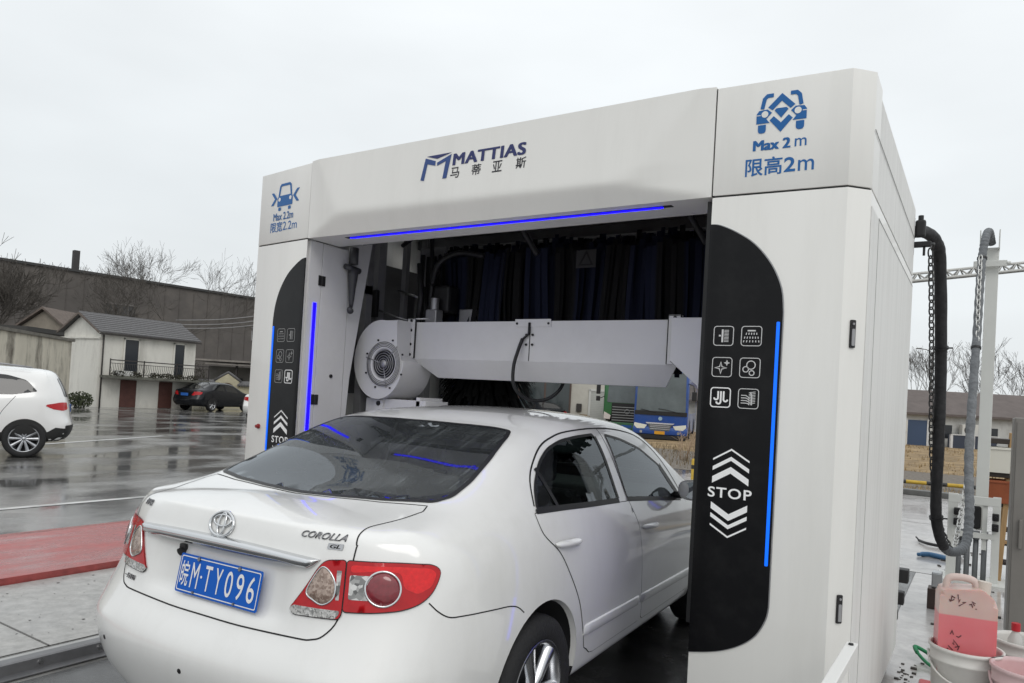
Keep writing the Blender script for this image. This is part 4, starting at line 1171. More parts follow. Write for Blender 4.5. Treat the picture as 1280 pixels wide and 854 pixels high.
    b.box(c0 - .12, c1 + .05, .60, .84, 1.30, 1.478, .003); b.box(c0, c0 + .03, .60, .84, 1.44, 1.47); b.box(c1 - .03, c1, .60, .84, 1.44, 1.50); b.box(c0 - .03, c0 + .05, .585, .60, 1.33, 1.47); b.box(c0 - .14, c0, .62, .82, 1.37, 1.39)
    ca = b.build('fan_carriage', M_WHITE_IN, WASH)
    b = MB()
    for x, z in ((c0 + .01, 1.445), (c0 + .01, 1.365), (c1 - .02, 1.42)): bolt(b, (x, .585 if x < c0 + .05 else .60, z), .018)
    b.build('guide_roller', M_BLACK, ca)
for s in (-1, 1): fan(s)
b = MB(); b.tube(smooth_poly([(-.085, y0 - .012, 1.90), (-.10, y0 - .03, 1.83), (-.115, y0 - .05, 1.72), (-.10, y0 - .05, 1.60), (-.04, y0 + .02, 1.53), (.04, y0 + .10, 1.535), (.10, y0 + .16, 1.60), (.12, y0 + .2, 1.70)], 6, False), .011, 8); b.tube([(-.042, y0 - .01, 2.0), (-.042, y0 - .012, 1.93), (-.085, y0 - .014, 1.895)], .008, 6); b.build('cable_loop', M_BLACK, WASH)
b = MB()
for x0 in (-.30, .78):
    b = MB(); b.tube(smooth_poly([(x0 + .14, .60, 2.80), (x0 + .10, .66, 2.70), (x0 + .16, .74, 2.56), (x0 + .22, .80, 2.44)], 5, False), .018, 8); b.build('drop_hose', M_BLACK, WASH)

# ---- brushes: limp strips of foam
M_BRUSH = bpy.data.materials.new('brush_foam'); M_BRUSH.use_nodes = True
_n, _l = M_BRUSH.node_tree.nodes, M_BRUSH.node_tree.links; _b = _n['Principled BSDF']; _b.inputs['Roughness'].default_value = .9
_tc = _n.new('ShaderNodeTexCoord'); _mp = _n.new('ShaderNodeMapping'); _mp.inputs['Scale'].default_value = (3.1, 0, 0); _wv = _n.new('ShaderNodeTexWave'); _wv.inputs['Scale'].default_value = .28; _wv.inputs['Distortion'].default_value = 1.2
_rp = _n.new('ShaderNodeValToRGB'); _rp.color_ramp.elements[0].color = (.0028, .0028, .003, 1); _rp.color_ramp.elements[1].color = (.0035, .007, .026, 1); _rp.color_ramp.elements[0].position = .42; _rp.color_ramp.elements[1].position = .58
_l.new(_tc.outputs['Object'], _mp.inputs[0]); _l.new(_mp.outputs[0], _wv.inputs['Vector']); _l.new(_wv.outputs['Fac'], _rp.inputs[0]); _l.new(_rp.outputs[0], _b.inputs['Base Color'])
M_BRISTLE = mat('black_bristle', (0.008, 0.008, 0.008), rough=.9)
rnd = random.Random(3)
b = MB(); b.cyl((-1.2, 1.35, 2.47), (1.2, 1.35, 2.47), .07, seg=20); tb = b.build('top_brush', M_FRAME, WASH)
b = MB()
for lay in range(7):
    y = 1.35 + (-.32, -.22, -.11, 0, .11, .22, .32)[lay]
    x = -1.18
    while x < 1.18:
        L_ = rnd.uniform(.66, .78); w = rnd.uniform(.030, .046); yy = y + rnd.uniform(-.05, .05); z = 2.66 - abs(lay - 3) * .05 + rnd.uniform(-.03, .03); sw = rnd.uniform(-.03, .03); tw = rnd.uniform(-.6, .6)
        dx, dy = w / 2 * math.cos(tw), w / 2 * math.sin(tw); pts = []
        for k in range(5):
            t = k / 4; pts.append([Vector((x + sw * t * t - dx, yy + .03 * math.sin(3 * t + x * 7) - dy, z - L_ * t)), Vector((x + sw * t * t + dx, yy + .03 * math.sin(3 * t + x * 7) + dy, z - L_ * t))])
        b.grid(pts); x += rnd.uniform(.016, .026)
b.build('brush_strips', M_BRUSH, tb)
b = MB(); b.cyl((-.86, 1.45, .25), (-.86, 1.45, 2.3), .05, seg=16); sb = b.build('side_brush', M_FRAME, WASH)
b = MB()
for k in range(1700):
    a = rnd.uniform(0, 2 * math.pi); z = rnd.uniform(.55, 2.0); r = rnd.uniform(.33, .375); w = .022
    ca_, sa_ = math.cos(a), math.sin(a); pts = []
    for t in (0, .5, 1):
        rr = .05 + r * t * (1 - .12 * t); zz = z - .26 * t * t
        pts.append([Vector((-.86 + rr * ca_ - sa_ * w / 2, 1.45 + rr * sa_ + ca_ * w / 2, zz)), Vector((-.86 + rr * ca_ + sa_ * w / 2, 1.45 + rr * sa_ - ca_ * w / 2, zz))])
    b.grid(pts)
b.build('brush_strips', M_BRISTLE, sb)
# pipes, posts and boxes of the far side gear, seen between the cheek and the brush
M_GEAR = mat('grey_gear_paint', (0.22, 0.22, 0.23), rough=.5, var=.2, vscale=5)
b = MB(); b.box(-1.52, -1.43, .80, .88, .1, 2.84); b.box(-1.40, -1.36, 1.02, 1.06, .1, 2.80); b.box(-1.30, -1.06, 1.10, 1.13, 2.05, 2.62, .004); b.box(-1.24, -1.13, 1.095, 1.10, 2.20, 2.50); b.build('gear_frame', M_GEAR, WASH)
b = MB(); b.tube([(-1.42, .80, 2.12), (-1.28, .86, 2.07), (-1.12, .92, 2.03)], .006, 6); b.tube([(-1.36, .95, 2.28), (-1.1, 1.0, 2.20)], .008, 6); b.build('pull_rod', mat('bright_rod', (.45, .45, .45), rough=.3, metal=.9), WASH)
b = MB()
for x, y, r, z0, z1 in ((-1.08, .86, .022, 1.95, 2.45), (-1.02, .90, .016, 1.9, 2.7), (-1.12, .98, .03, 1.9, 2.3)): b.tube([(x, y, z0), (x + .01, y + .01, (z0 + z1) / 2), (x - .01, y, z1)], r, 8)
b.box(-1.46, -1.40, .76, .80, 2.06, 2.26, .008); b.box(-1.02, -.86, .92, 1.04, 2.10, 2.30, .02); b.tube(smooth_poly([(-1.0, .90, 2.30), (-.92, .86, 2.44), (-.80, .92, 2.52), (-.62, .98, 2.50)], 5, False), .020, 8); b.tube(smooth_poly([(-1.3, .9, 2.6), (-1.0, .8, 2.66), (-.6, .85, 2.68), (-.3, .8, 2.72)], 5, False), .016, 8)
b.build('gear_hose', M_BLACK, WASH)
b = MB(); b.box(-1.00, -.90, .84, .92, 1.985, 2.12, .01); b.cyl((-.95, .88, 2.12), (-.95, .88, 2.20), .03, seg=12); b.build('gear_motor', M_STEEL, WASH); b = MB(); b.box(-.84, -.70, 1.02, 1.06, 2.0, 2.14, .006); b.build('gear_bracket', M_STEEL, WASH)
# warning triangle plate among the brush gear
b = MB(); M = aim((.16, 1.0, 2.44), (0, -1, 0)); plate2d(b, [(-.07, -.055), (.07, -.055), (.07, .06), (-.07, .06)], M); wp = b.build('warning_plate', mat('dull_grey_plate', (.045, .045, .045), rough=.6), WASH)
b = MB(); stroke(b, [(-.045, -.036), (.045, -.036), (0, .046)], .010, M @ Matrix.Translation((0, 0, .0015)), True); b.build('warning_triangle', M_BLACK, wp)
# sliding dark rubber edge inside the right pylon, and the drive boxes low at the back
b = MB(); b.box(A - .03, A - .006, .03, .05, .6, H2 - .01); b.build('rubber_edge', M_BLACK, WASH)
for q_ in ((1.86, 1.955, LY + .005, LY + .09, .50, .585), (1.86, 1.935, LY + .005, LY + .08, .36, .44), (1.86, 1.905, LY + .005, LY + .05, .26, .32)):
    b = MB(); b.box(*q_, .005); b.build('drive_box', M_BLACK, WASH)
for s in (1, -1):
    b = MB()
    for y in (.32, 1.86): b.cyl((s * 1.545, y, .10), (s * 1.625, y, .10), .095, seg=24)
    b.build('running_wheel', M_STEEL, WASH)
    b = MB(); b.box(s * 1.30, s * 1.86, .08, LY - .02, .075, .098); b.build('chassis', M_FRAME, WASH)
# ------------------------------------------------------------------ the white saloon being washed
# car space: x right, y forward from the rear bumper, z up
M_PAINT = mat('white_car_paint', (0.79, 0.79, 0.775), rough=0.30, coat=1.0, dirt=(0.58, 0.57, 0.54), dirt_amt=0.22, dirt_scale=4.0, stretch=(1, 1, .5))
setin(M_PAINT.node_tree.nodes['Principled BSDF'], 'Coat Roughness', 0.045)
M_DARKIN = mat('dark_cabin_lining', (0.022, 0.022, 0.024), rough=0.8)
M_GAP = mat('panel_gap_black', (0.008, 0.008, 0.008), rough=0.7)
M_RUBBER = mat('black_rubber_seal', (0.012, 0.012, 0.013), rough=0.45)
M_CHROME = mat('chrome', (0.64, 0.65, 0.66), rough=0.08, metal=1.0)
M_TYRE = mat('tyre_rubber', (0.018, 0.018, 0.019), rough=0.75, bump=0.3, bscale=60)
M_ALLOY = mat('silver_alloy', (0.62, 0.63, 0.65), rough=0.25, metal=1.0)
M_PAINT_DISH = M_PAINT

def car_glass(name, tint=(0.35, 0.42, 0.40), wet=False):
    """thin tinted pane: part mirror, part see-through; optional drops and wiped streaks from the rain"""
    m = bpy.data.materials.new(name); m.use_nodes = True
    nt = m.node_tree; N, L = nt.nodes, nt.links
    for n in list(N): N.remove(n)
    out = N.new('ShaderNodeOutputMaterial')
    tr = N.new('ShaderNodeBsdfTransparent'); tr.inputs['Color'].default_value = (*tint, 1)
    gl = N.new('ShaderNodeBsdfGlossy'); gl.inputs['Roughness'].default_value = 0.02; gl.inputs['Color'].default_value = (0.9, 0.95, 1, 1)
    fr = N.new('ShaderNodeFresnel'); fr.inputs['IOR'].default_value = 1.85 if wet else 1.6
    mx = N.new('ShaderNodeMixShader')
    L.new(fr.outputs[0], mx.inputs['Fac']); L.new(tr.outputs[0], mx.inputs[1]); L.new(gl.outputs[0], mx.inputs[2])
    last = mx
    if wet:
        tcn = N.new('ShaderNodeTexCoord')
        mp = N.new('ShaderNodeMapping'); mp.inputs['Scale'].default_value = (150, 5, 5); mp.inputs['Rotation'].default_value = (0, 0, R(2))
        L.new(tcn.outputs['Object'], mp.inputs[0])
        st = N.new('ShaderNodeTexNoise'); st.inputs['Scale'].default_value = 1.0; st.inputs['Detail'].default_value = 3
        L.new(mp.outputs[0], st.inputs['Vector'])
        big = N.new('ShaderNodeTexNoise'); big.inputs['Scale'].default_value = 3.2; big.inputs['Detail'].default_value = 3
        L.new(tcn.outputs['Object'], big.inputs['Vector'])
        dr = N.new('ShaderNodeTexVoronoi'); dr.inputs['Scale'].default_value = 95
        L.new(tcn.outputs['Object'], dr.inputs['Vector'])
        r1 = N.new('ShaderNodeMapRange'); r1.inputs['From Min'].default_value = 0.50; r1.inputs['From Max'].default_value = 0.62
        L.new(st.outputs['Fac'], r1.inputs['Value'])
        r2 = N.new('ShaderNodeMapRange'); r2.inputs['From Min'].default_value = 0.48; r2.inputs['From Max'].default_value = 0.60
        L.new(big.outputs['Fac'], r2.inputs['Value'])
        r3 = N.new('ShaderNodeMapRange'); r3.inputs['From Min'].default_value = 0.26; r3.inputs['From Max'].default_value = 0.16
        L.new(dr.outputs['Distance'], r3.inputs['Value'])
        a = N.new('ShaderNodeMath'); a.operation = 'MULTIPLY'; L.new(r1.outputs[0], a.inputs[0]); L.new(r2.outputs[0], a.inputs[1])
        b = N.new('ShaderNodeMath'); b.operation = 'MULTIPLY'; L.new(r3.outputs[0], b.inputs[0]); b.inputs[1].default_value = 0.35
        c = N.new('ShaderNodeMath'); c.operation = 'MAXIMUM'; L.new(a.outputs[0], c.inputs[0]); L.new(b.outputs[0], c.inputs[1])
        s = N.new('ShaderNodeMath'); s.operation = 'MULTIPLY'; s.operation = 'MULTIPLY_ADD'; L.new(c.outputs[0], s.inputs[0]); s.inputs[1].default_value = 0.13; s.inputs[2].default_value = 0.045  # constant part adds an even pale film standing in for reflected sky
        df = N.new('ShaderNodeBsdfDiffuse'); df.inputs['Color'].default_value = (0.42, 0.46, 0.48, 1)
        mx2 = N.new('ShaderNodeMixShader')
        L.new(s.outputs[0], mx2.inputs['Fac']); L.new(mx.outputs[0], mx2.inputs[1]); L.new(df.outputs[0], mx2.inputs[2])
        bp = N.new('ShaderNodeBump'); bp.inputs['Strength'].default_value = 0.12; bp.inputs['Distance'].default_value = 0.004
        L.new(r3.outputs[0], bp.inputs['Height']); L.new(bp.outputs[0], gl.inputs['Normal'])
        last = mx2
    L.new(last.outputs[0], out.inputs['Surface'])
    return m

M_GLASS_REAR = car_glass('wet_rear_glass', (0.20, 0.235, 0.25), wet=True)
M_GLASS_SIDE = car_glass('tinted_side_glass', (0.50, 0.58, 0.55))

def saloon_cage():
    """half cage: a row of stations from the rear centre round the corner and along the side to the nose"""
    S = []
    prof = [(.50, .22), (.15, .235), (.05, .31), (-.010, .46), (-.024, .575), (.046, .676), (.078, .80), (.092, .93), (.108, 1.01), (.126, 1.052), (.20, 1.076), (.27, 1.084), (.34, 1.089), (.40, 1.092)]
    # x/y of the bumper rows, x/y of the lid rows, z lift of row 5, spine y
    tails = [(0, 0, 0, 0, 0, .40), (.27, .006, .26, .004, .004, .405), (.52, .028, .48, .022, .02, .42), (.70, .085, .635, .075, .06, .445),
             (.815, .19, .738, .165, .085, .475)]
    for (xb, yb, xl, yl, dz, ys) in tails:
        st = []
        for j, (y, z) in enumerate(prof):
            k = min(1, xb / .815)
            if j == 0: st.append((0, .5 + yb, .22))
            elif j == 1: st.append((xb * .9, y + yb * 1.3, z))
            elif j <= 4: st.append((xb * (1, 1, .975, .995, .985)[j], y + yb * (1, 1, 1.15, 1, 1)[j], z + (.012 * k if j == 4 else 0)))
            elif j == 5: st.append((xl + (xb - xl) * .35, y + yl + .01 * k, z + dz))
            elif j <= 9:
                zz = z - .006 * k * (j - 5) / 4
                st.append((xl * (1.03, 1.0, .975, .95)[j - 6], y + yl, zz + (.012 if j == 6 else 0) * k))
            else:
                t = (j - 9) / 4; xe, ye, ze = xl * .95, prof[9][0] + yl, prof[9][1] - .006 * k
                st.append((xe * (1 - t) ** 1.0, ye + (ys - ye) * t, ze + (prof[13][1] - ze) * (1 - (1 - t) ** 2.2)))
        S.append(st)
    # side stations, given whole
    S.append([(0, .75, .22), (.76, .40, .23), (.84, .35, .31), (.868, .34, .45), (.872, .335, .60), (.862, .325, .755), (.845, .32, .86), (.822, .315, .945), (.785, .315, 1.008), (.725, .33, 1.055),
              (.635, .43, 1.078), (.46, .505, 1.096), (.24, .545, 1.116), (0, .56, 1.126)])
    S.append([(0, .85, .22), (.76, .60, .22), (.845, .56, .30), (.875, .55, .44), (.882, .55, .60), (.876, .545, .765), (.861, .54, .88), (.838, .535, .965), (.800, .53, 1.025), (.738, .54, 1.070),
              (.655, .57, 1.098), (.555, .63, 1.138), (.29, .70, 1.188), (0, .72, 1.200)])
    S.append([(0, 1.0, .22), (.76, .80, .21), (.845, .78, .29), (.877, .78, .43), (.886, .78, .60), (.883, .78, .77), (.868, .78, .895), (.842, .78, .985), (.803, .78, 1.052), (.743, .78, 1.110),
              (.662, .80, 1.168), (.562, .84, 1.222), (.29, .885, 1.274), (0, .905, 1.288)])
    S.append([(0, 1.15, .22), (.76, 1.03, .21), (.845, 1.03, .28), (.877, 1.03, .43), (.886, 1.03, .60), (.884, 1.03, .77), (.869, 1.03, .90), (.840, 1.03, 1.00), (.803, 1.03, 1.075), (.745, 1.03, 1.165),
              (.663, 1.03, 1.262), (.556, 1.05, 1.308), (.285, 1.09, 1.352), (0, 1.10, 1.368)])
    def mid(y, belt, rail, top, w=1.0, railx=.658, sp=None, x9=.738, sill=.21):
        sp = y if sp is None else sp
        return [(0, y, .22), (.76, y, sill), (.838 * w, y, .265), (.866 * w, y, .41), (.880 * w, y, .60), (.882 * w, y, .76), (.868 * w, y, belt - .165), (.838 * w, y, belt - .065), (.802 * w, y, belt + .012),
                (x9, y, belt + .012 + (rail - belt) * .47), (railx, y + (sp - y) * .3, rail), (.535, y + (sp - y) * .6, rail + (top - rail) * .58), (.275, y + (sp - y) * .9, rail + (top - rail) * .94), (0, sp, top)]
    S.append(mid(1.30, 1.068, 1.362, 1.432, sp=1.33))
    S.append(mid(1.62, 1.052, 1.397, 1.464))
    S.append(mid(2.00, 1.030, 1.405, 1.480))
    S.append(mid(2.40, 1.004, 1.393, 1.474))
    S.append(mid(2.78, .978, 1.345, 1.440, railx=.655, sp=2.76))
    S.append(mid(3.12, .952, 1.215, 1.325, railx=.675, sp=3.02, x9=.755))
    S.append(mid(3.40, .935, 1.06, 1.150, railx=.71, sp=3.36, x9=.765))
    S.append(mid(3.62, .925, .975, 1.030, railx=.70, sp=3.62, x9=.765))
    def hood(y, ze, zc, w, sp):
        return [(0, y, .20), (.74, y, .21), (.83 * w, y, .26), (.862 * w, y, .40), (.872 * w, y, .58), (.868 * w, y, .70), (.850 * w, y, .79), (.815 * w, y, .86 - .0),
                (.765 * w, y, ze), (.69 * w, y + (sp - y) * .2, ze + .018), (.58 * w, y + (sp - y) * .4, ze + .03), (.42 * w, y + (sp - y) * .6, zc - .012), (.22 * w, y + (sp - y) * .85, zc - .003), (0, sp, zc)]
    S.append(hood(3.88, .915, .985, 1.0, 3.95))
    S.append(hood(4.10, .88, .945, .985, 4.20))
    fp = [(-.40, .20), (-.10, .21), (-.03, .28), (0, .40), (-.005, .52), (-.035, .60), (-.075, .68), (-.11, .74), (-.16, .79), (-.21, .83), (-.26, .855), (-.30, .87), (-.33, .88), (-.36, .89)]
    for (xw, y) in ((.80, 4.30), (.70, 4.42), (.50, 4.495), (.26, 4.53), (0, 4.545)):
        st = []
        for j, (dy, z) in enumerate(fp):
            f = 1 if j < 9 else 1 - (j - 8) / 5
            st.append((xw * f * (0 if j == 0 else 1) * (.97 if 5 <= j < 9 else 1), min(y, 4.6) + dy * (1.0 if j < 9 else .9), z))
        S.append(st)
    return S

def cage_to_mesh(S, levels=3, crease=None):
    bm = bmesh.new()
    nv = len(S[0])
    g = [[bm.verts.new(p) for p in st] for st in S]
    gm = [[(v if abs(v.co.x) < 1e-6 else bm.verts.new((-v.co.x, v.co.y, v.co.z))) for v in st] for st in g]
    for i in range(len(S) - 1):
        for j in range(nv - 1):
            for G, fl in ((g, False), (gm, True)):
                q = [G[i][j], G[i + 1][j], G[i + 1][j + 1], G[i][j + 1]]
                q2 = []
                for v in q:
                    if v not in q2: q2.append(v)
                if len(q2) >= 3:
                    try: bm.faces.new(q2[::-1] if fl else q2)
                    except ValueError: pass
    bmesh.ops.remove_doubles(bm, verts=bm.verts, dist=1e-5)
    bmesh.ops.recalc_face_normals(bm, faces=bm.faces)
    me = bpy.data.meshes.new('cage'); bm.to_mesh(me); bm.free()
    o = bpy.data.objects.new('cage', me); COL.objects.link(o)
    if crease:
        at = me.attributes.new('crease_edge', 'FLOAT', 'EDGE')
        for e in me.edges:
            a, b = me.vertices[e.vertices[0]].co, me.vertices[e.vertices[1]].co
            at.data[e.index].value = crease(a, b)
    md = o.modifiers.new('s', 'SUBSURF'); md.levels = levels; md.render_levels = levels
    dg = bpy.context.evaluated_depsgraph_get()
    out = bpy.data.meshes.new_from_object(o.evaluated_get(dg))
    bpy.data.objects.remove(o)
    return out

_cage = saloon_cage()
_keys = {}
for _i, _st in enumerate(_cage):
    for _j, _p in enumerate(_st): _keys[(round(abs(_p[0]), 4), round(_p[1], 4), round(_p[2], 4))] = (_i, _j)
def saloon_crease(a, b):
    ka = _keys.get((round(abs(a.x), 4), round(a.y, 4), round(a.z, 4))); kb = _keys.get((round(abs(b.x), 4), round(b.y, 4), round(b.z, 4)))
    if ka and kb and ka[0] == kb[0] == 4 and min(ka[1], kb[1]) >= 10: return 0.7   # foot of the rear window
    if not ka or not kb or ka[1] != kb[1]: return 0.0
    j, i = ka[1], max(ka[0], kb[0])
    if j == 9 and i <= 5: return 0.45          # lip of the boot lid
    if j == 4 and i <= 5: return 0.6          # outer edge of the bumper
    if j == 5 and i <= 5: return 0.40          # foot of the boot lid
    if j == 2: return 0.4                       # sill edge
    if j == 8 and 6 <= i <= 16: return 0.25     # waist line
    return 0.0
body_me = cage_to_mesh(_cage, 3, saloon_crease)
def _ss(a, b, x):
    t = max(0.0, min(1.0, (x - a) / (b - a))); return t * t * (3 - 2 * t)
for v in body_me.vertices:                      # shallow number plate recess under the chrome strip
    if v.co.y < 0.25 and 0.66 < v.co.z < 0.95:
        v.co.y += 0.022 * (1 - _ss(.30, .41, abs(v.co.x))) * _ss(.70, .755, v.co.z) * (1 - _ss(.90, .935, v.co.z))
for p in body_me.polygons: p.use_smooth = True
_b = bmesh.new(); _b.from_mesh(body_me)
CAR_BVH = BVHTree.FromBMesh(_b); _b.free()
CAR_LOC, CAR_RZ = Vector((-0.0108, -1.5187, 0.0)), 0.0497
def surf_line(bvh, line, axis, offset, mirror=False):
    P3, d = frame_of(axis); out = []
    for u, v in line:
        loc, nor = project(bvh, P3(u, v), d)
        if loc is None: continue
        if nor.dot(d) > 0: nor = -nor
        q = loc + nor * offset
        out.append(Vector((-q.x, q.y, q.z)) if mirror else q)
    return out

DLO_R = round_corners([(1.045, 1.068), (1.10, 1.150), (1.222, 1.247), (1.345, 1.303), (1.50, 1.336), (1.69, 1.352), (1.905, 1.361), (1.935, 1.232), (1.960, 1.028), (1.62, 1.041), (1.27, 1.058)], [.02, .05, .05, .05, .05, .05, .015, .1, .015, .1, .1])
DLO_F = round_corners([(2.068, 1.357), (2.27, 1.330), (2.55, 1.268), (2.83, 1.155), (3.00, .995), (3.00, .942), (2.55, .985), (2.10, 1.022), (2.082, 1.203)], [.015, .05, .05, .05, .03, .015, .1, .015, .1])
def _on_rear(x, z):
    l, n = project(CAR_BVH, Vector((x, 0, z)), Vector((0, 1, 0))); return (x, l.y, z)
def _on_top(x, y):
    l, n = project(CAR_BVH, Vector((x, y, 0)), Vector((0, 0, -1))); return (x, y, l.z)
def r45(p): return (p[0], (p[1] + p[2]) * .70711)
_gl = [(0, .478), (.20, .486), (.42, .525), (.598, .585), (.628, .66), (.622, .80), (.595, .98), (.548, 1.20), (.522, 1.268), (.45, 1.262), (.25, 1.222), (0, 1.205)]
_gl = [r45(_on_top(*p)) for p in _gl]
GLASS_B = round_corners(_gl + [(-p[0], p[1]) for p in _gl[1:-1][::-1]], .022)
GLASS_F = round_corners([(-.66, 1.03), (0, 1.05), (.66, 1.03), (.57, 1.33), (.50, 1.40), (0, 1.43), (-.50, 1.40), (-.57, 1.33)], .05)
ARCH_C, ARCH_R = [(1.03, .315), (3.63, .315)], .383

def cut_hole(bm, bvh, poly, axis, sides=(1,)):
    """remove the skin inside a projected outline and snap the edge of the hole onto that outline"""
    pl = resample(poly, .012); A = np.array(pl)
    P3, d = frame_of(axis)
    def uv(co):
        return (co.y, co.z) if axis in ('+x', '-x') else (co.x, (co.y + co.z) * .70711) if axis == 'rear45' else (co.x, co.z)
    side = (lambda co: co.x > 0.3) if axis == '+x' else (lambda co: co.x < -0.3) if axis == '-x' else (lambda co: co.y < 1.75 and co.z > .95) if axis == 'rear45' else (lambda co: co.y > 2.6)
    ins = {}
    for v in bm.verts:
        if side(v.co): ins[v] = in_poly(uv(v.co), poly)
    kill = [f for f in bm.faces if all(ins.get(v, False) for v in f.verts)]
    bmesh.ops.delete(bm, geom=kill, context='FACES')
    for v in [v for v in ins if v.is_valid and ins[v] and v.link_faces]:
        q = np.array(uv(v.co)); k = int(np.argmin(((A - q) ** 2).sum(1)))
        loc, nor = project(bvh, P3(*pl[k]), d)
        if loc is not None: v.co = loc
        else:
            if axis in ('+x', '-x'): v.co.y, v.co.z = pl[k]
            else: v.co.x, v.co.z = pl[k]

def arch_poly(c, r):
    return [(c[0] + r * math.cos(R(a)), c[1] + r * math.sin(R(a))) for a in range(-8, 189, 4)] + [(c[0] - r, -.1), (c[0] + r, -.1)]

bm = bmesh.new(); bm.from_mesh(body_me)
for ax in ('+x', '-x'):
    cut_hole(bm, CAR_BVH, DLO_R, ax); cut_hole(bm, CAR_BVH, DLO_F, ax)
    for c in ARCH_C: cut_hole(bm, CAR_BVH, arch_poly(c, ARCH_R), ax)
cut_hole(bm, CAR_BVH, GLASS_B, 'rear45'); cut_hole(bm, CAR_BVH, GLASS_F, '+y')
for v in [v for v in bm.verts if not v.link_faces]: bm.verts.remove(v)
shell_me = bpy.data.meshes.new('body'); bm.to_mesh(shell_me)

CAR = thing('saloon_car', 'white saloon car with a blue number plate parked inside the car wash arch', 'car', CAR_LOC, CAR_RZ)
# dark lining just inside the skin
bm.normal_update()
for v in bm.verts: v.co -= v.normal * 0.022
bmesh.ops.reverse_faces(bm, faces=bm.faces)
lin = bpy.data.meshes.new('cabin_lining'); bm.to_mesh(lin); bm.free()
link('cabin_lining', lin, CAR, [M_DARKIN])

LID3 = [_on_rear(*p) for p in ((0, .690), (.195, .690), (.445, .697), (.506, .703), (.544, .720), (.578, .775), (.587, .90), (.588, .958), (.587, 1.000), (.578, 1.028))]
LID3 += [_on_top(*p) for p in ((.562, .26), (.572, .31), (.598, .395), (.615, .50), (.598, .548), (.42, .500), (.20, .466), (0, .460))]
_lr = [r45(p) for p in LID3]
_lr = smooth_poly(_lr[:9], 4, False) + round_corners(_lr[8:14], .02)[1:-1] + _lr[13:]
LID = _lr + [(-p[0], p[1]) for p in _lr[1:-1][::-1]]
# body skin and rear bumper share one surface, parted along the bumper joint
vn = {}
ref = [tuple(v.normal) for v in shell_me.vertices]
CUT = [(0.0, .687), (.20, .687), (.445, .694), (.506, .70), (.544, .717), (.575, .785), (.62, .80), (.80, .84)]
CUTS = [(.20, .84), (.297, .833), (.324, .802), (.366, .778), (.435, .770), (.63, .752), (.773, .736), (.90, .69), (1.10, .60)]
def is_bumper(c):
    if c.y > .98: return False
    ax = abs(c.x)
    if c.y < .24 and ax < .80 and c.z < .9: return c.z < np.interp(ax, [p[0] for p in CUT], [p[1] for p in CUT])
    return c.z < np.interp(c.y, [p[0] for p in CUTS], [p[1] for p in CUTS])
def split_mesh(me, test, name):
    b = bmesh.new(); b.from_mesh(me); b.verts.ensure_lookup_table()
    lay = b.verts.layers.int.new('src')
    for i, v in enumerate(b.verts): v[lay] = i
    bmesh.ops.delete(b, geom=[f for f in b.faces if not test(f.calc_center_median())], context='FACES')
    for v in [v for v in b.verts if not v.link_faces]: b.verts.remove(v)
    src = [v[lay] for v in b.verts]
    b.verts.layers.int.remove(lay)
    m = bpy.data.meshes.new(name); b.to_mesh(m); b.free()
    for p in m.polygons: p.use_smooth = True
    m.normals_split_custom_set_from_vertices([ref[i] for i in src])
    return m
def is_lid(c):
    return c.y < .62 and c.z > .66 and not is_bumper(c) and in_poly(r45(c), LID)
link('body', split_mesh(shell_me, lambda c: not is_bumper(c) and not is_lid(c), 'body'), CAR, [M_PAINT])
lid = link('boot_lid', split_mesh(shell_me, is_lid, 'boot_lid'), CAR, [M_PAINT])
BUMP = link('rear_bumper', split_mesh(shell_me, is_bumper, 'rear_bumper'), CAR, [M_PAINT])

# wheel wells: dark drums closed on the inside
for c in ARCH_C:
    for s in (1, -1):
        b = MB()
        n = 26; rows = []
        for k in range(n + 1):
            a = R(-8 + 196 * k / n)
            y, z = c[0] + (ARCH_R + .002) * math.cos(a), c[1] + (ARCH_R + .002) * math.sin(a)
            loc, nor = project(CAR_BVH, Vector((0, y, z)), Vector((-s, 0, 0)))
            xo = abs(loc.x) if loc is not None else .84
            rows.append([(s * (xo - .003), y, z), (s * (xo - .03), c[0] + (y - c[0]) * .985, c[1] + (z - c[1]) * .985), (s * .60, c[0] + (y - c[0]) * .99, c[1] + (z - c[1]) * .99), (s * .58, c[0], c[1])])
        b.grid(rows)
        o = b.build('wheel_well', M_DARKIN, CAR, recalc=False)
        # rolled white lip of the wing
        b = MB(); b.grid([[Vector(r[0]) + Vector((s * .0035, 0, 0)), Vector((s * (abs(r[0][0]) - .022), c[0] + (r[0][1] - c[0]) * .975, c[1] + (r[0][2] - c[1]) * .975))] for r in rows[1:-1]])
        b.build('wing_lip', M_PAINT, CAR)

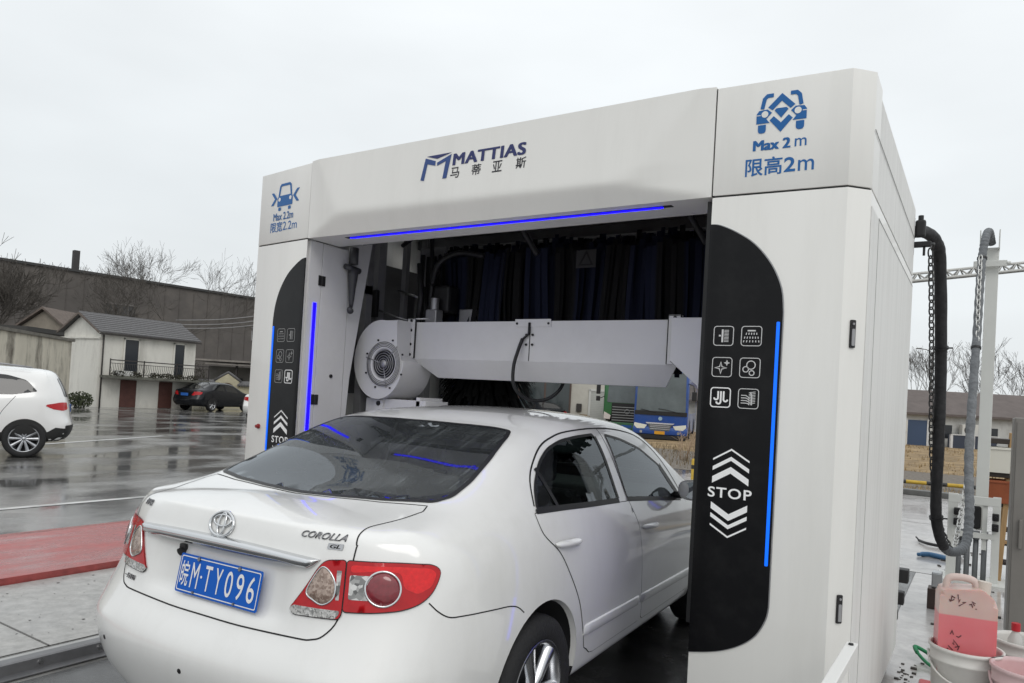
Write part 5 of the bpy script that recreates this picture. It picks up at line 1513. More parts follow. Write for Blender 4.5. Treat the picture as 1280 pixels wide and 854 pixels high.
def make_wheel(parent, loc, side, radius=.315, width=.20, rim=.212, spokes=6, mats=None, name='wheel', lug=True):
    """wheel about the x axis; side=+1: outer face towards +x"""
    mt, ma, md = mats or (M_TYRE, M_ALLOY, M_DARKIN)
    root = bpy.data.objects.new(name, None); COL.objects.link(root); root.parent = parent; root.location = loc
    root.rotation_euler = (0, 0, 0 if side > 0 else math.pi)
    Mx = Matrix.Rotation(R(90), 4, 'Y')
    w = width / 2; r = radius
    b = MB()
    b.lathe([(rim, -w * .85), (rim + .012, -w), (r - .03, -w), (r - .006, -w * .8), (r, -w * .55), (r, w * .55), (r - .006, w * .8), (r - .03, w * 1.0), (rim + .02, w), (rim, w * .86)], Mx, 56)
    for g in (-.45, 0, .45):
        pass
    b.build('tyre', mt, root)
    b = MB()
    b.lathe([(rim + .004, w * .93), (rim - .006, w * .96), (rim - .014, w * .86), (rim - .022, w * .3), (rim - .03, -w * .7)], Mx, 56)
    for k in range(spokes):
        a = 2 * math.pi * k / spokes + .3
        M = Mx @ Matrix.Rotation(a, 4, 'Z')
        prof = []
        for (rr, hw, h) in ((.03, .020, w * .74), (.07, .023, w * .80), (.13, .027, w * .80), (rim - .012, .036, w * .84)):
            prof.append([M @ Vector((rr, -hw, h - .028)), M @ Vector((rr, -hw * .86, h)), M @ Vector((rr, 0, h + .006)), M @ Vector((rr, hw * .86, h)), M @ Vector((rr, hw, h - .028))])
        b.grid(prof)
    b.lathe([(0, w * .86), (.026, w * .86), (.032, w * .80), (.034, w * .55)], Mx, 24)
    b.build('rim', ma, root)
    b = MB(); b.lathe([(0, -w * .2), (rim - .03, -w * .2)], Mx, 24); b.lathe([(0, w * .1), (.13, w * .1), (.135, 0)], Mx, 24)
    b.build('brake_disc', md, root)
    return root

for c in ARCH_C:
    for s in (1, -1): make_wheel(CAR, (s * .775, c[0], .315), s)

# ---- glass with black seals
def pane(name, poly, axis, m, seal=.012, off=.002):
    g = patch(name, CAR_BVH, poly, axis, off, m, CAR, step=.045, skirt=.004)
    b = MB(); ribbon(b, CAR_BVH, poly, axis, seal, .0032, closed=True, step=.015)
    b.build('seal', M_RUBBER, g)
    return g
for ax in ('+x', '-x'):
    g = pane('side_window', DLO_R, ax, M_GLASS_SIDE, .016)
    b = MB(); ribbon(b, CAR_BVH, [(1.170, 1.225), (1.205, 1.13), (1.235, 1.062)], ax, .026, .0040); b.build('quarter_light_bar', M_RUBBER, g)
    b = MB(); ribbon(b, CAR_BVH, [(1.03, 1.058), (1.27, 1.050), (1.62, 1.033), (1.965, 1.019)], ax, .022, .0048); b.build('waist_seal', M_RUBBER, g)
    b = MB(); ribbon(b, CAR_BVH, [(1.915, 1.35), (1.94, 1.232), (1.962, 1.03)], ax, .030, .0042); b.build('pillar_trim', M_RUBBER, g)
    g = pane('side_window', DLO_F, ax, M_GLASS_SIDE, .016)
    b = MB(); ribbon(b, CAR_BVH, [(2.09, 1.014), (2.55, .977), (3.03, .934)], ax, .020, .0048); b.build('waist_seal', M_RUBBER, g)
    b = MB(); ribbon(b, CAR_BVH, [(2.83, 1.155), (3.00, .995), (3.06, .935)], ax, .05, .0040); b.build('mirror_triangle', M_RUBBER, g)
rg = pane('rear_window', GLASS_B, 'rear45', M_GLASS_REAR, .020)
pane('windscreen', GLASS_F, '+y', M_GLASS_SIDE, .03)

# ---- doors, boot lid: their own skins with dark gaps round them
UPPER = [(1.035, 1.08), (1.09, 1.175), (1.17, 1.243), (1.297, 1.313), (1.437, 1.352), (1.628, 1.378), (2.0, 1.392), (2.355, 1.378), (2.663, 1.327), (2.90, 1.205), (3.07, 1.03), (3.12, .94)]
RDOOR = smooth_poly([(1.018, 1.052), (1.043, .969), (1.164, .88), (1.252, .78), (1.371, .632), (1.439, .506), (1.500, .38)], 5, False) + [(1.534, .365), (1.575, .338), (1.625, .328)] + [(2.255, .328), (2.282, .345), (2.277, .371), (2.211, .544), (2.170, .772), (2.160, .88), (2.100, 1.005), (1.62, 1.025), (1.27, 1.042)]
FDOOR = [(2.108, 1.005), (2.167, .88), (2.177, .772), (2.218, .544), (2.284, .371), (2.292, .345), (2.32, .328), (3.18, .328), (3.245, .35), (3.27, .42), (3.285, .60), (3.25, .80), (3.17, .90), (3.12, .928), (2.55, .967)]
for ax in ('+x', '-x'):
    s = 1 if ax == '+x' else -1
    for poly, (h0, h1, hz) in ((RDOOR, (1.118, 1.378, .908)), (FDOOR, (2.205, 2.470, .851))):
        d = patch('door', CAR_BVH, poly, ax, .0030, M_PAINT, CAR, step=.026, skirt=.002)
        b = MB(); ribbon(b, CAR_BVH, poly, ax, .0080, .0014, closed=True, step=.012); b.build('door_gap', M_GAP, d)
        # handle: finger dish and pull
        zc = hz
        def X(y, z, o): 
            loc, nor = project(CAR_BVH, Vector((0, y, z)), Vector((-s, 0, 0))); return loc.x + s * o
        yc = (h0 + h1) / 2
        dish = patch('handle_dish', CAR_BVH, polar((yc + .015, zc), .048, 20, .040), ax, .0022, M_PAINT_DISH, d, step=.03, skirt=.002)
        b = MB(); rows = []
        for k in range(15):
            t = k / 14; y = h0 + (h1 - h0) * t; zz = zc + (.012 - .024 * t) * .6
            bow = .012 + .026 * math.sin(math.pi * min(1, max(0, t))) ** .6
            hh = .0165 * (1 - abs(2 * t - 1) ** 6 * .7)
            x0 = X(y, zz, 0)
            rows.append([Vector((x0 + s * (bow * (.25 + .75 * max(0, math.cos(a))) ), y, zz + hh * math.sin(a))) for a in [R(q) for q in (-115, -80, -45, -15, 15, 45, 80, 115)]])
        b.grid(rows)
        b.build('handle', M_PAINT, d)
        # rubbing strip
        y0, y1 = (1.462, 2.195) if poly is RDOOR else (2.222, 3.262)
        zt = lambda y: .497 - (y - 1.46) * .012
        b = MB(); rows = []
        for k in range(31):
            f = k / 30; y = y0 + (y1 - y0) * f; en = min(1, min(f, 1 - f) * 30 + .35)
            rows.append([])
            for dz, o in ((0, -.002), (-.003, .010), (-.008, .0135), (-.028, .0145), (-.048, .0135), (-.053, .010), (-.056, -.002)):
                zz = zt(y) - .028 + (dz + .028) * (.8 + .2 * en); rows[-1].append(Vector((X(y, zz, o * en), y, zz)))
        b.grid(rows); b.poly(rows[0]); b.poly(rows[-1]); b.build('rubbing_strip', M_PAINT, d)
    b = MB(); ribbon(b, CAR_BVH, smooth_poly(UPPER, 4, False), ax, .009, .0012)
    ribbon(b, CAR_BVH, [(2.012, 1.390), (2.060, 1.20), (2.106, 1.005)], ax, .006, .0012)
    ribbon(b, CAR_BVH, smooth_poly([(.297, .833), (.324, .802), (.366, .778), (.435, .770), (.63, .752), (.73, .742), (.79, .725), (.838, .695)], 4, False), ax, .0045, .0011)
    b.build('panel_gap', M_GAP, CAR)

b = MB(); ribbon(b, CAR_BVH, LID, 'rear45', .0052, .0012, closed=True, step=.008); b.build('lid_gap', M_GAP, lid)

# ---- tail lights
M_RED = mat('red_lamp_lens', (0.44, 0.003, 0.008), rough=0.16, coat=.5, spec=.3, var=.15, vscale=30)
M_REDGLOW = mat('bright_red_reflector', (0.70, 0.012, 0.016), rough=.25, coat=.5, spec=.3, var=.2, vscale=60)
M_REDDARK = mat('dark_red_lamp_dome', (0.20, 0.012, 0.022), rough=0.10, coat=1.0, var=.3, vscale=40)
def facet_mat(name, dark, light, scale, rough=.15, metal=.6):
    m = mat(name, light, rough=rough, metal=metal, coat=1.0); nt = m.node_tree; b_ = nt.nodes['Principled BSDF']
    vo = nt.nodes.new('ShaderNodeTexVoronoi'); vo.inputs['Scale'].default_value = scale; tcn = nt.nodes.new('ShaderNodeTexCoord'); nt.links.new(tcn.outputs['Object'], vo.inputs['Vector'])
    sp = nt.nodes.new('ShaderNodeSeparateColor'); nt.links.new(vo.outputs['Color'], sp.inputs[0])
    mx = nt.nodes.new('ShaderNodeMix'); mx.data_type = 'RGBA'; mx.inputs['A'].default_value = (*dark, 1); mx.inputs['B'].default_value = (*light, 1); nt.links.new(sp.outputs[0], mx.inputs['Factor']); nt.links.new(mx.outputs['Result'], b_.inputs['Base Color'])
    return m
M_CLEAR = facet_mat('clear_lamp_lens', (.06, .06, .06), (.75, .74, .72), 62)
M_SMOKE = facet_mat('pale_amber_lamp_dome', (.20, .13, .10), (.46, .36, .30), 130, .2, .3)
M_GREYLENS = facet_mat('grey_reflector_strip', (.14, .14, .135), (.58, .57, .55), 190, .25, .3)
OUTER = round_corners([(.516, .958), (.71, .957), (.79, .953), (.822, .935), (.812, .900), (.790, .862), (.755, .833), (.70, .812), (.62, .803), (.508, .799), (.512, .86)], [.01, .05, .03, .02, .03, .03, .03, .05, .05, .012, .1])
INNER = round_corners([(.511, .959), (.447, .952), (.424, .925), (.385, .853), (.340, .783), (.350, .768), (.494, .774), (.503, .79), (.507, .86)], [.012, .03, .04, .06, .018, .012, .012, .012, .08])
for mir in (False, True):
    tl = patch('tail_light', CAR_BVH, OUTER, -45, .0065, M_RED, CAR, step=.02, skirt=.006, mirror=mir)
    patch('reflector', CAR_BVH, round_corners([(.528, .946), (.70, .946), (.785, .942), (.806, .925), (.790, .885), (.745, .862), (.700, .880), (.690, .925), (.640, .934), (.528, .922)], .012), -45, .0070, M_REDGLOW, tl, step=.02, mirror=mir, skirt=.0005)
    patch('clear_lens', CAR_BVH, round_corners([(.526, .915), (.60, .915), (.575, .878), (.590, .838), (.523, .838)], .008), -45, .0075, M_CLEAR, tl, step=.02, mirror=mir, skirt=.001)
    patch('lamp_dome', CAR_BVH, polar((.632, .876), .052, 32, .050), -45, .0070, M_REDDARK, tl, step=.010, mirror=mir, skirt=.002, bulge=.010)
    b = MB(); pts = surf_line(CAR_BVH, polar((.632, .876), .057, 36, .0545), -45, .008, mir); b.tube(pts + [pts[0], pts[1]], .0042, 8, caps=False); b.build('chrome_ring', M_CHROME, tl)
    b = MB(); ribbon(b, CAR_BVH, OUTER, -45, .007, .0045, closed=True, mirror=mir, step=.012); b.build('lamp_seal', M_RUBBER, tl)
    il = patch('lid_light', CAR_BVH, INNER, -45, .0065, M_RED, lid, step=.02, skirt=.006, mirror=mir)
    dome = smooth_poly([(.438, .930), (.466, .915), (.482, .878), (.476, .835), (.445, .812), (.415, .822), (.392, .842), (.410, .888)], 4)
    patch('lamp_dome', CAR_BVH, dome, -45, .0070, M_SMOKE, il, step=.010, mirror=mir, skirt=.002, bulge=.008)
    pts = surf_line(CAR_BVH, dome, -45, .008, mir); b = MB(); b.tube(pts + [pts[0], pts[1]], .0032, 8, caps=False); b.build('chrome_ring', M_CHROME, il)
    patch('clear_lens', CAR_BVH, [(.485, .925), (.500, .925), (.494, .832), (.484, .832)], -45, .0075, M_CLEAR, il, step=.02, mirror=mir, skirt=.001)
    patch('reflector_strip', CAR_BVH, round_corners([(.352, .797), (.340, .783), (.350, .768), (.485, .774), (.497, .79), (.497, .800)], .006), -45, .0078, M_GREYLENS, il, step=.02, mirror=mir, skirt=.001)
    b = MB(); ribbon(b, CAR_BVH, INNER, -45, .006, .0045, closed=True, mirror=mir, step=.012); b.build('lamp_seal', M_RUBBER, il)

# ---- chrome strip over the number plate
b = MB(); rows = []
for k in range(61):
    x = -.478 + .956 * k / 60; t = abs(x) / .478
    zt = .966 - .016 * t ** 2; zb = .914 + .004 * t ** 2 + (zt - .918) * max(0, (t - .93) / .07) ** 1.3 * .95
    row = []
    for (f, o) in ((0, 0), (.03, .022), (.16, .031), (.50, .0275), (.88, .021), (1.0, .003)):
        z = zt + (zb - zt) * f
        loc, nor = project(CAR_BVH, Vector((x, 0, z)), Vector((0, 1, 0)))
        row.append(loc + Vector((0, -o * (1 - .8 * max(0, (t - .95) / .05)), .002)))
    rows.append(row)
b.grid(rows); strip = b.build('chrome_strip', M_CHROME, lid)

# ---- badges
def badge(name, me, cx, cz, axis='-y', off=.004, parent=None, m=None, thick=.003):
    """flat lettering (x right, y up) pressed onto the boot lid"""
    bmx = bmesh.new(); bmx.from_mesh(me)
    r = bmesh.ops.extrude_face_region(bmx, geom=bmx.faces[:])
    ev = [g for g in r['geom'] if isinstance(g, bmesh.types.BMVert)]; top = set(ev)
    for v in bmx.verts:
        loc, nor = project(CAR_BVH, Vector((cx + v.co.x, 0, cz + v.co.y)), Vector((0, 1, 0)))
        v.co = loc + nor * (off if v in top else .001) * (1 if nor.y < 0 else -1)
    bmesh.ops.recalc_face_normals(bmx, faces=bmx.faces)
    m2 = bpy.data.meshes.new(name); bmx.to_mesh(m2); bmx.free()
    return link(name, m2, parent or lid, [m or M_CHROME])
M_BADGE = mat('dark_chrome_badge', (0.20, 0.20, 0.21), rough=0.2, metal=1.0)
badge('model_badge', fit_text('COROLLA', .168, .020, shear=.25, bold=.010, space=1.02), .464, 1.026, m=M_BADGE)
gl = MB(); gl.prism(rrect(-.027, .027, -.0095, .0095, .003), 'z', 0, .001); g = gl.build('tmp', [])
badge('grade_badge', g.data, .519, .998, off=.003, m=mat('satin_badge', (.45, .45, .46), rough=.25, metal=1.0)); bpy.data.objects.remove(g)
badge('grade_lettering', fit_text('GL', .036, .012, bold=.012, shear=.2), .519, .998, off=.0045, m=M_GAP)
badge('maker_lettering', fit_text('一汽丰田', .085, .019, bold=.008), -.50, .738, m=M_BADGE)
badge('name_lettering', fit_text('卡罗拉', .075, .021, bold=.008), -.505, 1.024, m=M_BADGE)
em = MB()
def ering(cx, cz, rx, rz, rad):
    pts = []
    for k in range(41):
        a = 2 * math.pi * k / 40
        loc, nor = project(CAR_BVH, Vector((cx + rx * math.cos(a), 0, cz + rz * math.sin(a))), Vector((0, 1, 0)))
        pts.append(loc + nor * (.006 if nor.y < 0 else -.006))
    em.tube(pts, rad, 8, caps=False)
EC = (0.0, 1.008)
ering(*EC, .062, .041, .0058); ering(EC[0], EC[1] + .012, .044, .019, .0045); ering(*EC, .018, .038, .0045)
em.build('emblem', M_CHROME, lid)

# ---- number plate
M_PLATE = mat('blue_number_plate', (0.004, 0.105, 0.50), rough=0.5, spec=.3)
M_PLATEW = mat('plate_white', (0.80, 0.80, 0.80), rough=0.4)
loc, nor = project(CAR_BVH, Vector((0.036, 0, .81)), Vector((0, 1, 0)))
PM = aim((0.036, loc.y - .026, .812), Vector((0, -1, .17)))
b = MB(); b.prism(rrect(-.22, .22, -.07, .07, .008), 'z', -.002, 0, M=PM, mi=0)
pl = b.build('number_plate', M_PLATE, lid)
b = MB(); pr = rrect(-.213, .213, -.063, .063, .007); pi = rrect(-.2095, .2095, -.0595, .0595, .006)
bd = [Vector((*p, .0012)) for p in pr], [Vector((*p, .0012)) for p in pi]
b.grid([[PM @ bd[0][i % len(pr)], PM @ bd[1][i % len(pr)]] for i in range(len(pr) + 1)], smooth=False)
xs = -.205 + .0225
b.mesh(fit_text('皖', .044, .090, -.181, 0, bold=.006), PM @ Matrix.Translation((0, 0, .0012)))
b.mesh(fit_text('M', .040, .090, -.124, 0, bold=.0), PM @ Matrix.Translation((0, 0, .0012)))
b.mesh(fit_text('O', .010, .010, -.088, 0, bold=.2), PM @ Matrix.Translation((0, 0, .0012)))
for i, ch in enumerate('TY096'):
    b.mesh(fit_text(ch, .037, .090, -.052 + .0570 * i, 0, bold=.002), PM @ Matrix.Translation((0, 0, .0012)))
b.build('plate_lettering', M_PLATEW, pl, recalc=False)
M_BOLT = mat('grey_bolt', (.25, .26, .27), rough=.35, metal=1)
for bx, bz in ((-.115, .060), (.105, .060), (-.115, -.060), (.105, -.060)):
    b = MB(); b.cyl(PM @ Vector((bx, bz, .0005)), PM @ Vector((bx, bz, .006)), .0075 if bz > 0 else .005, seg=12); b.build('bolt', M_BOLT, pl)
# reversing camera, parking sensor, tow eye cover
b = MB(); loc, nor = project(CAR_BVH, Vector((-.21, 0, .888)), Vector((0, 1, 0))); b.cyl(loc + Vector((0, .01, 0)), loc + Vector((0, -.022, -.012)), .013, .015, 14); b.box(loc.x - .018, loc.x + .018, loc.y - .012, loc.y + .01, loc.z - .004, loc.z + .018, .004)
b.build('reversing_camera', M_RUBBER, lid)
for sx in (-.03, .55, -.55):
    b = MB(); loc, nor = project(CAR_BVH, Vector((sx, 0, .50)), Vector((0, 1, 0))); nn = nor if nor.y < 0 else -nor
    b.cyl(loc - nn * .004, loc + nn * .0015, .0095, seg=14); b.build('parking_sensor', M_RUBBER, BUMP)

# ---- door mirrors
for s in (1, -1):
    b = MB(); rows = []
    for i in range(13):
        u = -math.pi / 2 + math.pi * i / 12
        row = []
        for k in range(25):
            a = 2 * math.pi * k / 24
            sg = lambda v, e: math.copysign(abs(v) ** e, v)
            x = .105 * sg(math.cos(u), .7) * sg(math.cos(a), .75); z = .068 * sg(math.cos(u), .7) * sg(math.sin(a), .75); y = .075 * sg(math.sin(u), .9)
            if y < 0: y *= .25
            row.append(Vector((s * (.925 + x * .92), 2.99 + y + .02 * x / .1, 1.005 + z)))
        rows.append(row)
    b.grid(rows)
    mm = b.build('door_mirror', M_PAINT, CAR)
    b = MB(); b.tube([(s * .79, 2.97, .965), (s * .84, 2.985, .968), (s * .90, 2.99, .975)], .022, 10); b.build('mirror_arm', M_RUBBER, mm)
    b = MB(); b.prism([(s * .925 + .080 * math.cos(2 * math.pi * k / 20), 1.005 + .054 * math.sin(2 * math.pi * k / 20)) for k in range(20)], 'y', 2.966, 2.969); b.build('mirror_glass', mat('mirror_glass', (.55, .58, .6), rough=.02, metal=1.0), mm)

# ---- cabin
M_SEAT = mat('grey_seat_cloth', (0.060, 0.060, 0.062), rough=0.9, var=.2, vscale=20)
M_DASH = mat('dark_dashboard', (0.03, 0.03, 0.032), rough=0.6)
b = MB(); b.box(-.66, .66, .60, 1.12, .965, .985, .004); b.build('parcel_shelf', M_DASH, CAR)
b = MB(); b.prism(round_corners([(1.02, .50), (1.20, .50), (1.14, .80), (1.06, 1.03), (.98, 1.03)], .03), 'x', -.64, .64, bev=.03)
b.prism(round_corners([(1.15, .42), (1.62, .46), (1.62, .60), (1.15, .56)], .03), 'x', -.64, .64, bev=.03)
rs = b.build('rear_seat', M_SEAT, CAR)
for x in (-.38, .38):
    b = MB(); b.box(x - .12, x + .12, .98, 1.07, 1.03, 1.16, .03); b.build('headrest', M_SEAT, rs)
for x in (-.37, .37):
    b = MB(); b.prism(round_corners([(2.02, .45), (2.16, .42), (2.03, .80), (1.93, 1.06), (1.82, 1.06), (1.90, .80)], .04), 'x', x - .23, x + .23, bev=.04)
    b.prism(round_corners([(2.05, .36), (2.58, .42), (2.56, .56), (2.05, .52)], .04), 'x', x - .24, x + .24, bev=.03)
    st = b.build('front_seat', M_SEAT, CAR)
    b = MB(); b.box(x - .12, x + .12, 1.79, 1.89, 1.09, 1.26, .035); b.box(x - .06, x - .045, 1.84, 1.855, 1.04, 1.12); b.box(x + .045, x + .06, 1.84, 1.855, 1.04, 1.12); b.build('headrest', M_SEAT, st)
b = MB(); b.prism(round_corners([(3.02, .62), (3.02, .86), (3.12, .945), (3.60, .955), (3.60, .62)], .04), 'x', -.72, .72, bev=.02); b.build('dashboard', M_DASH, CAR)
b = MB()
SC = Vector((-.37, 2.86, .88)); sx_, sy_ = Vector((1, 0, 0)), Vector((0, .42, .91)).normalized()
b.tube([SC + (sx_ * math.cos(a) + sy_ * math.sin(a)) * .185 for a in [2 * math.pi * k / 32 for k in range(33)]], .014, 8, caps=False)
for a in (0, math.pi, -math.pi / 2): b.tube([SC, SC + (sx_ * math.cos(a) + sy_ * math.sin(a)) * .18], .016, 6)
b.tube([SC, SC + Vector((0, .25, -.1))], .03, 8); b.build('steering_wheel', M_DASH, CAR)
b = MB(); b.box(-.09, .09, 2.66, 2.70, 1.27, 1.33, .012); b.build('inner_mirror', M_RUBBER, CAR)
b = MB(); b.box(-.70, .70, .9, 3.6, .24, .30); b.build('cabin_floor', M_DARKIN, CAR)
b = MB(); b.box(-.12, .12, .62, .66, .985, 1.02, .008); b.build('high_brake_light', M_REDDARK, CAR)
# bonnet shut line and headlamps at the hidden nose
b = MB()
for s in (1, -1): ribbon(b, CAR_BVH, [(s * .70, 3.60), (s * .67, 3.95), (s * .58, 4.25)], '+z', .007, .0012)
ribbon(b, CAR_BVH, [(-.58, 4.25), (-.3, 4.33), (0, 4.35), (.3, 4.33), (.58, 4.25)], '+z', .007, .0012); b.build('bonnet_gap', M_GAP, CAR)
for mir in (False, True):
    patch('headlight', CAR_BVH, round_corners([(2.48, .70), (2.80, .71), (2.66, .58), (2.50, .57)], .03) if False else round_corners([(-2.66, .70), (-2.36, .75), (-2.36, .64), (-2.62, .60)], .03), 45, .005, M_CLEAR, CAR, step=.03, mirror=mir)
patch('grille', CAR_BVH, round_corners([(-.34, .62), (.34, .62), (.40, .70), (-.40, .70)], .02), '+y', .004, M_RUBBER, CAR, step=.04)
# ------------------------------------------------------------------ other vehicles
M_BLKPAINT = mat('black_car_paint', (0.008, 0.009, 0.012), rough=.25, coat=.25, spec=.3)
M_SUVW = mat('white_suv_paint', (0.80, 0.80, 0.79), rough=.25, coat=1.0)
M_DKGLASS = mat('dark_car_glass', (0.012, 0.013, 0.014), rough=.05, coat=.5)
M_CLAD = mat('black_cladding', (0.02, 0.02, 0.02), rough=.6)
M_BLUEPL = mat('blue_plate', (.02, .12, .45), rough=.4)

def plain_car(label, loc, rz, paint, group=None, lights=True, trim=None):
    """a parked saloon seen from afar: painted shell, dark panes, lamps, wheels"""
    t = thing('parked_car', label, 'car', loc, rz, group)
    me = body_me.copy(); me.materials.clear(); link('body', me, t, [paint])
    for ax in ('+x', '-x'):
        for pl in (DLO_R, DLO_F): patch('side_window', CAR_BVH, pl, ax, .004, M_DKGLASS, t, step=.09)
        for c in ARCH_C: patch('wheel_arch', CAR_BVH, [p for p in arch_poly(c, .37) if p[1] > .22], ax, .004, M_BLACK, t, step=.09)
    patch('rear_window', CAR_BVH, GLASS_B, 'rear45', .004, M_DKGLASS, t, step=.09)
    patch('windscreen', CAR_BVH, GLASS_F, '+y', .004, M_DKGLASS, t, step=.09)
    for mir in (False, True):
        patch('tail_light', CAR_BVH, OUTER, -45, .006, M_RED, t, step=.05, mirror=mir); patch('lid_light', CAR_BVH, INNER, -45, .006, M_RED, t, step=.05, mirror=mir)
        patch('headlight', CAR_BVH, round_corners([(-2.66, .70), (-2.36, .75), (-2.36, .64), (-2.62, .60)], .03), 45, .005, M_CLEAR, t, step=.05, mirror=mir)
    b = MB(); b.box(-.22, .22, .035, .045, .74, .88); b.build('number_plate', M_BLUEPL, t)
    for c in ARCH_C:
        for s in (1, -1): make_wheel(t, (s * .785, c[0], .315), s)
    return t

# white suv at the left edge
def suv_cage():
    S = []
    prof = [(1.0, .26), (.22, .27), (.07, .34), (.0, .50), (-.005, .64), (.05, .76), (.065, .95), (.10, 1.10), (.17, 1.28), (.27, 1.47), (.335, 1.585), (.45, 1.635), (.60, 1.650), (.78, 1.658)]
    for (xb, yb, xl, yl, xr) in ((0, 0, 0, 0, 0), (.28, .01, .26, .01, .22), (.55, .04, .50, .04, .40), (.74, .11, .68, .11, .54), (.84, .24, .775, .22, .62)):
        st = []
        for j, (y, z) in enumerate(prof):
            if j == 0: st.append((0, 1.0, z))
            elif j <= 4: st.append((xb, y + yb, z))
            elif j <= 7: st.append((xl + (xb - xl) * (7 - j) / 3, y + yl, z))
            elif j <= 10: st.append((xl + (xr - xl) * (j - 7) / 3, y + yl * .9, z - .01 * (xb / .84)))
            else: st.append((xr * (13 - j) / 3.2, y + yl * .5, z - .006 * (xb / .84)))
        S.append(st)
    def mid(y, belt, rail, top, w=1.0, rx=.64):
        return [(0, y, .26), (.78, y, .27), (.865 * w, y, .33), (.895 * w, y, .48), (.905 * w, y, .66), (.905 * w, y, .82), (.895 * w, y, .96), (.872 * w, y, belt - .02), (.83, y, belt + .06), (.755, y, belt + .06 + (rail - belt) * .5), (rx, y, rail), (.50, y, rail + (top - rail) * .6), (.26, y, rail + (top - rail) * .95), (0, y, top)]
    for a in ((.48, 1.13, 1.56, 1.645), (.80, 1.12, 1.58, 1.658), (1.2, 1.10, 1.595, 1.672), (1.7, 1.07, 1.60, 1.68), (2.2, 1.05, 1.59, 1.675), (2.6, 1.03, 1.55, 1.64), (2.95, 1.02, 1.42, 1.50)): S.append(mid(*a))
    S.append(mid(3.3, 1.01, 1.22, 1.28, rx=.68)); S.append(mid(3.55, 1.0, 1.06, 1.11, rx=.70)); S.append(mid(3.85, .95, 1.0, 1.05, .99, .70)); S.append(mid(4.1, .90, .95, .99, .97, .66))
    for xw, y in ((.78, 4.28), (.66, 4.36), (.46, 4.41), (.24, 4.43), (0, 4.44)):
        st = []
        for j, z in enumerate((.26, .27, .34, .48, .62, .72, .80, .86, .90, .925, .94, .95, .955, .96)):
            st.append((xw * (0 if j == 0 else 1 if j < 9 else (13 - j) / 4.5), y - (.4 if j == 0 else 0 if j < 6 else (j - 5) * .045), z))
        S.append(st)
    return S
suv_me = cage_to_mesh(suv_cage(), 3)
for p in suv_me.polygons: p.use_smooth = True
_b = bmesh.new(); _b.from_mesh(suv_me); SUV_BVH = BVHTree.FromBMesh(_b); _b.free()
SUV = thing('parked_suv', 'white suv with black sills parked on the wet yard at the left edge', 'car', (-12.20, 4.08, 0), R(155.2)); SUV.scale = (.955, .955, .955)
link('body', suv_me, SUV, [M_SUVW])
W_SUV = [(.78, .345), (3.42, .345)]
for ax in ('+x', '-x'):
    patch('side_window', SUV_BVH, round_corners([(.62, 1.22), (.80, 1.42), (1.10, 1.50), (1.62, 1.53), (1.62, 1.13), (1.0, 1.15)], [.03, .06, .05, .02, .02, .05]), ax, .005, M_DKGLASS, SUV, step=.06)
    patch('side_window', SUV_BVH, round_corners([(1.70, 1.13), (1.70, 1.53), (2.3, 1.51), (2.75, 1.38), (3.1, 1.12), (3.1, 1.08)], .03), ax, .005, M_DKGLASS, SUV, step=.06)
    patch('black_sill', SUV_BVH, [(.12, .30), (.14, .54), (.30, .56), (.42, .48), (1.15, .46), (3.0, .46), (3.9, .50), (4.2, .50), (4.2, .30)], ax, .006, M_CLAD, SUV, step=.06)
    for c in W_SUV: patch('wheel_arch', SUV_BVH, [p for p in arch_poly(c, .366) if p[1] > .29], ax, .009, M_CLAD, SUV, step=.05)
    d = MB(); ribbon(d, SUV_BVH, smooth_poly([(.95, 1.12), (1.05, .98), (1.16, .80), (1.20, .60), (1.22, .48)], 4, False), ax, .008, .0012); ribbon(d, SUV_BVH, [(1.66, 1.12), (1.68, .8), (1.74, .48)], ax, .008, .0012); d.build('panel_gap', M_GAP, SUV)
    s = 1 if ax == '+x' else -1
    for y in (1.22, 2.05):
        d = MB(); d.box(s * .895, s * .935, y, y + .20, .935, .965, .012); d.build('door_handle', M_CHROME, SUV)
    patch('filler_flap', SUV_BVH, polar((.62, .99), .085, 20), ax, .003, M_SUVW, SUV, step=.05) if s > 0 else None
patch('rear_bumper', SUV_BVH, round_corners([(-.72, .33), (.72, .33), (.76, .60), (-.76, .60)], .04), '-y', .006, M_CLAD, SUV, step=.06)
patch('rear_window', SUV_BVH, round_corners([(-.58, 1.13), (.58, 1.13), (.46, 1.48), (-.46, 1.48)], .06), '-y', .006, M_DKGLASS, SUV, step=.06)
for mir in (False, True): patch('tail_light', SUV_BVH, round_corners([(.50, 1.03), (.70, 1.03), (.94, .985), (.955, .955), (.84, .90), (.66, .875), (.50, .90)], .03), -45, .007, M_RED, SUV, step=.03, mirror=mir)
b = MB(); b.box(-.22, .22, .060, .066, .84, .98); b.build('number_plate', M_BLUEPL, SUV)
for c in W_SUV:
    for s in (1, -1): make_wheel(SUV, (s * .80, c[0], .345), s, radius=.345, width=.22, rim=.238, spokes=10, mats=(M_TYRE, mat('grey_alloy', (.42, .43, .45), rough=.3, metal=1.0), M_DARKIN))
b = MB()
for s in (1, -1): b.tube([(s * .60, .75, 1.66), (s * .61, 1.2, 1.70), (s * .61, 2.2, 1.70), (s * .60, 2.6, 1.65)], .018, 6)
b.build('roof_rail', M_STEEL, SUV)

plain_car('black saloon with red tail lights parked by the white house', (-30.75, 18.4, 0), R(15.3), M_BLKPAINT)
plain_car('white saloon half hidden behind the far pylon next to the black saloon', (-22.55, 16.5, 0), R(30.3), M_SUVW)
plain_car('black saloon parked along the shop window seen under the blower', (-17.3, 32.0, 0), R(57.3), M_BLKPAINT)

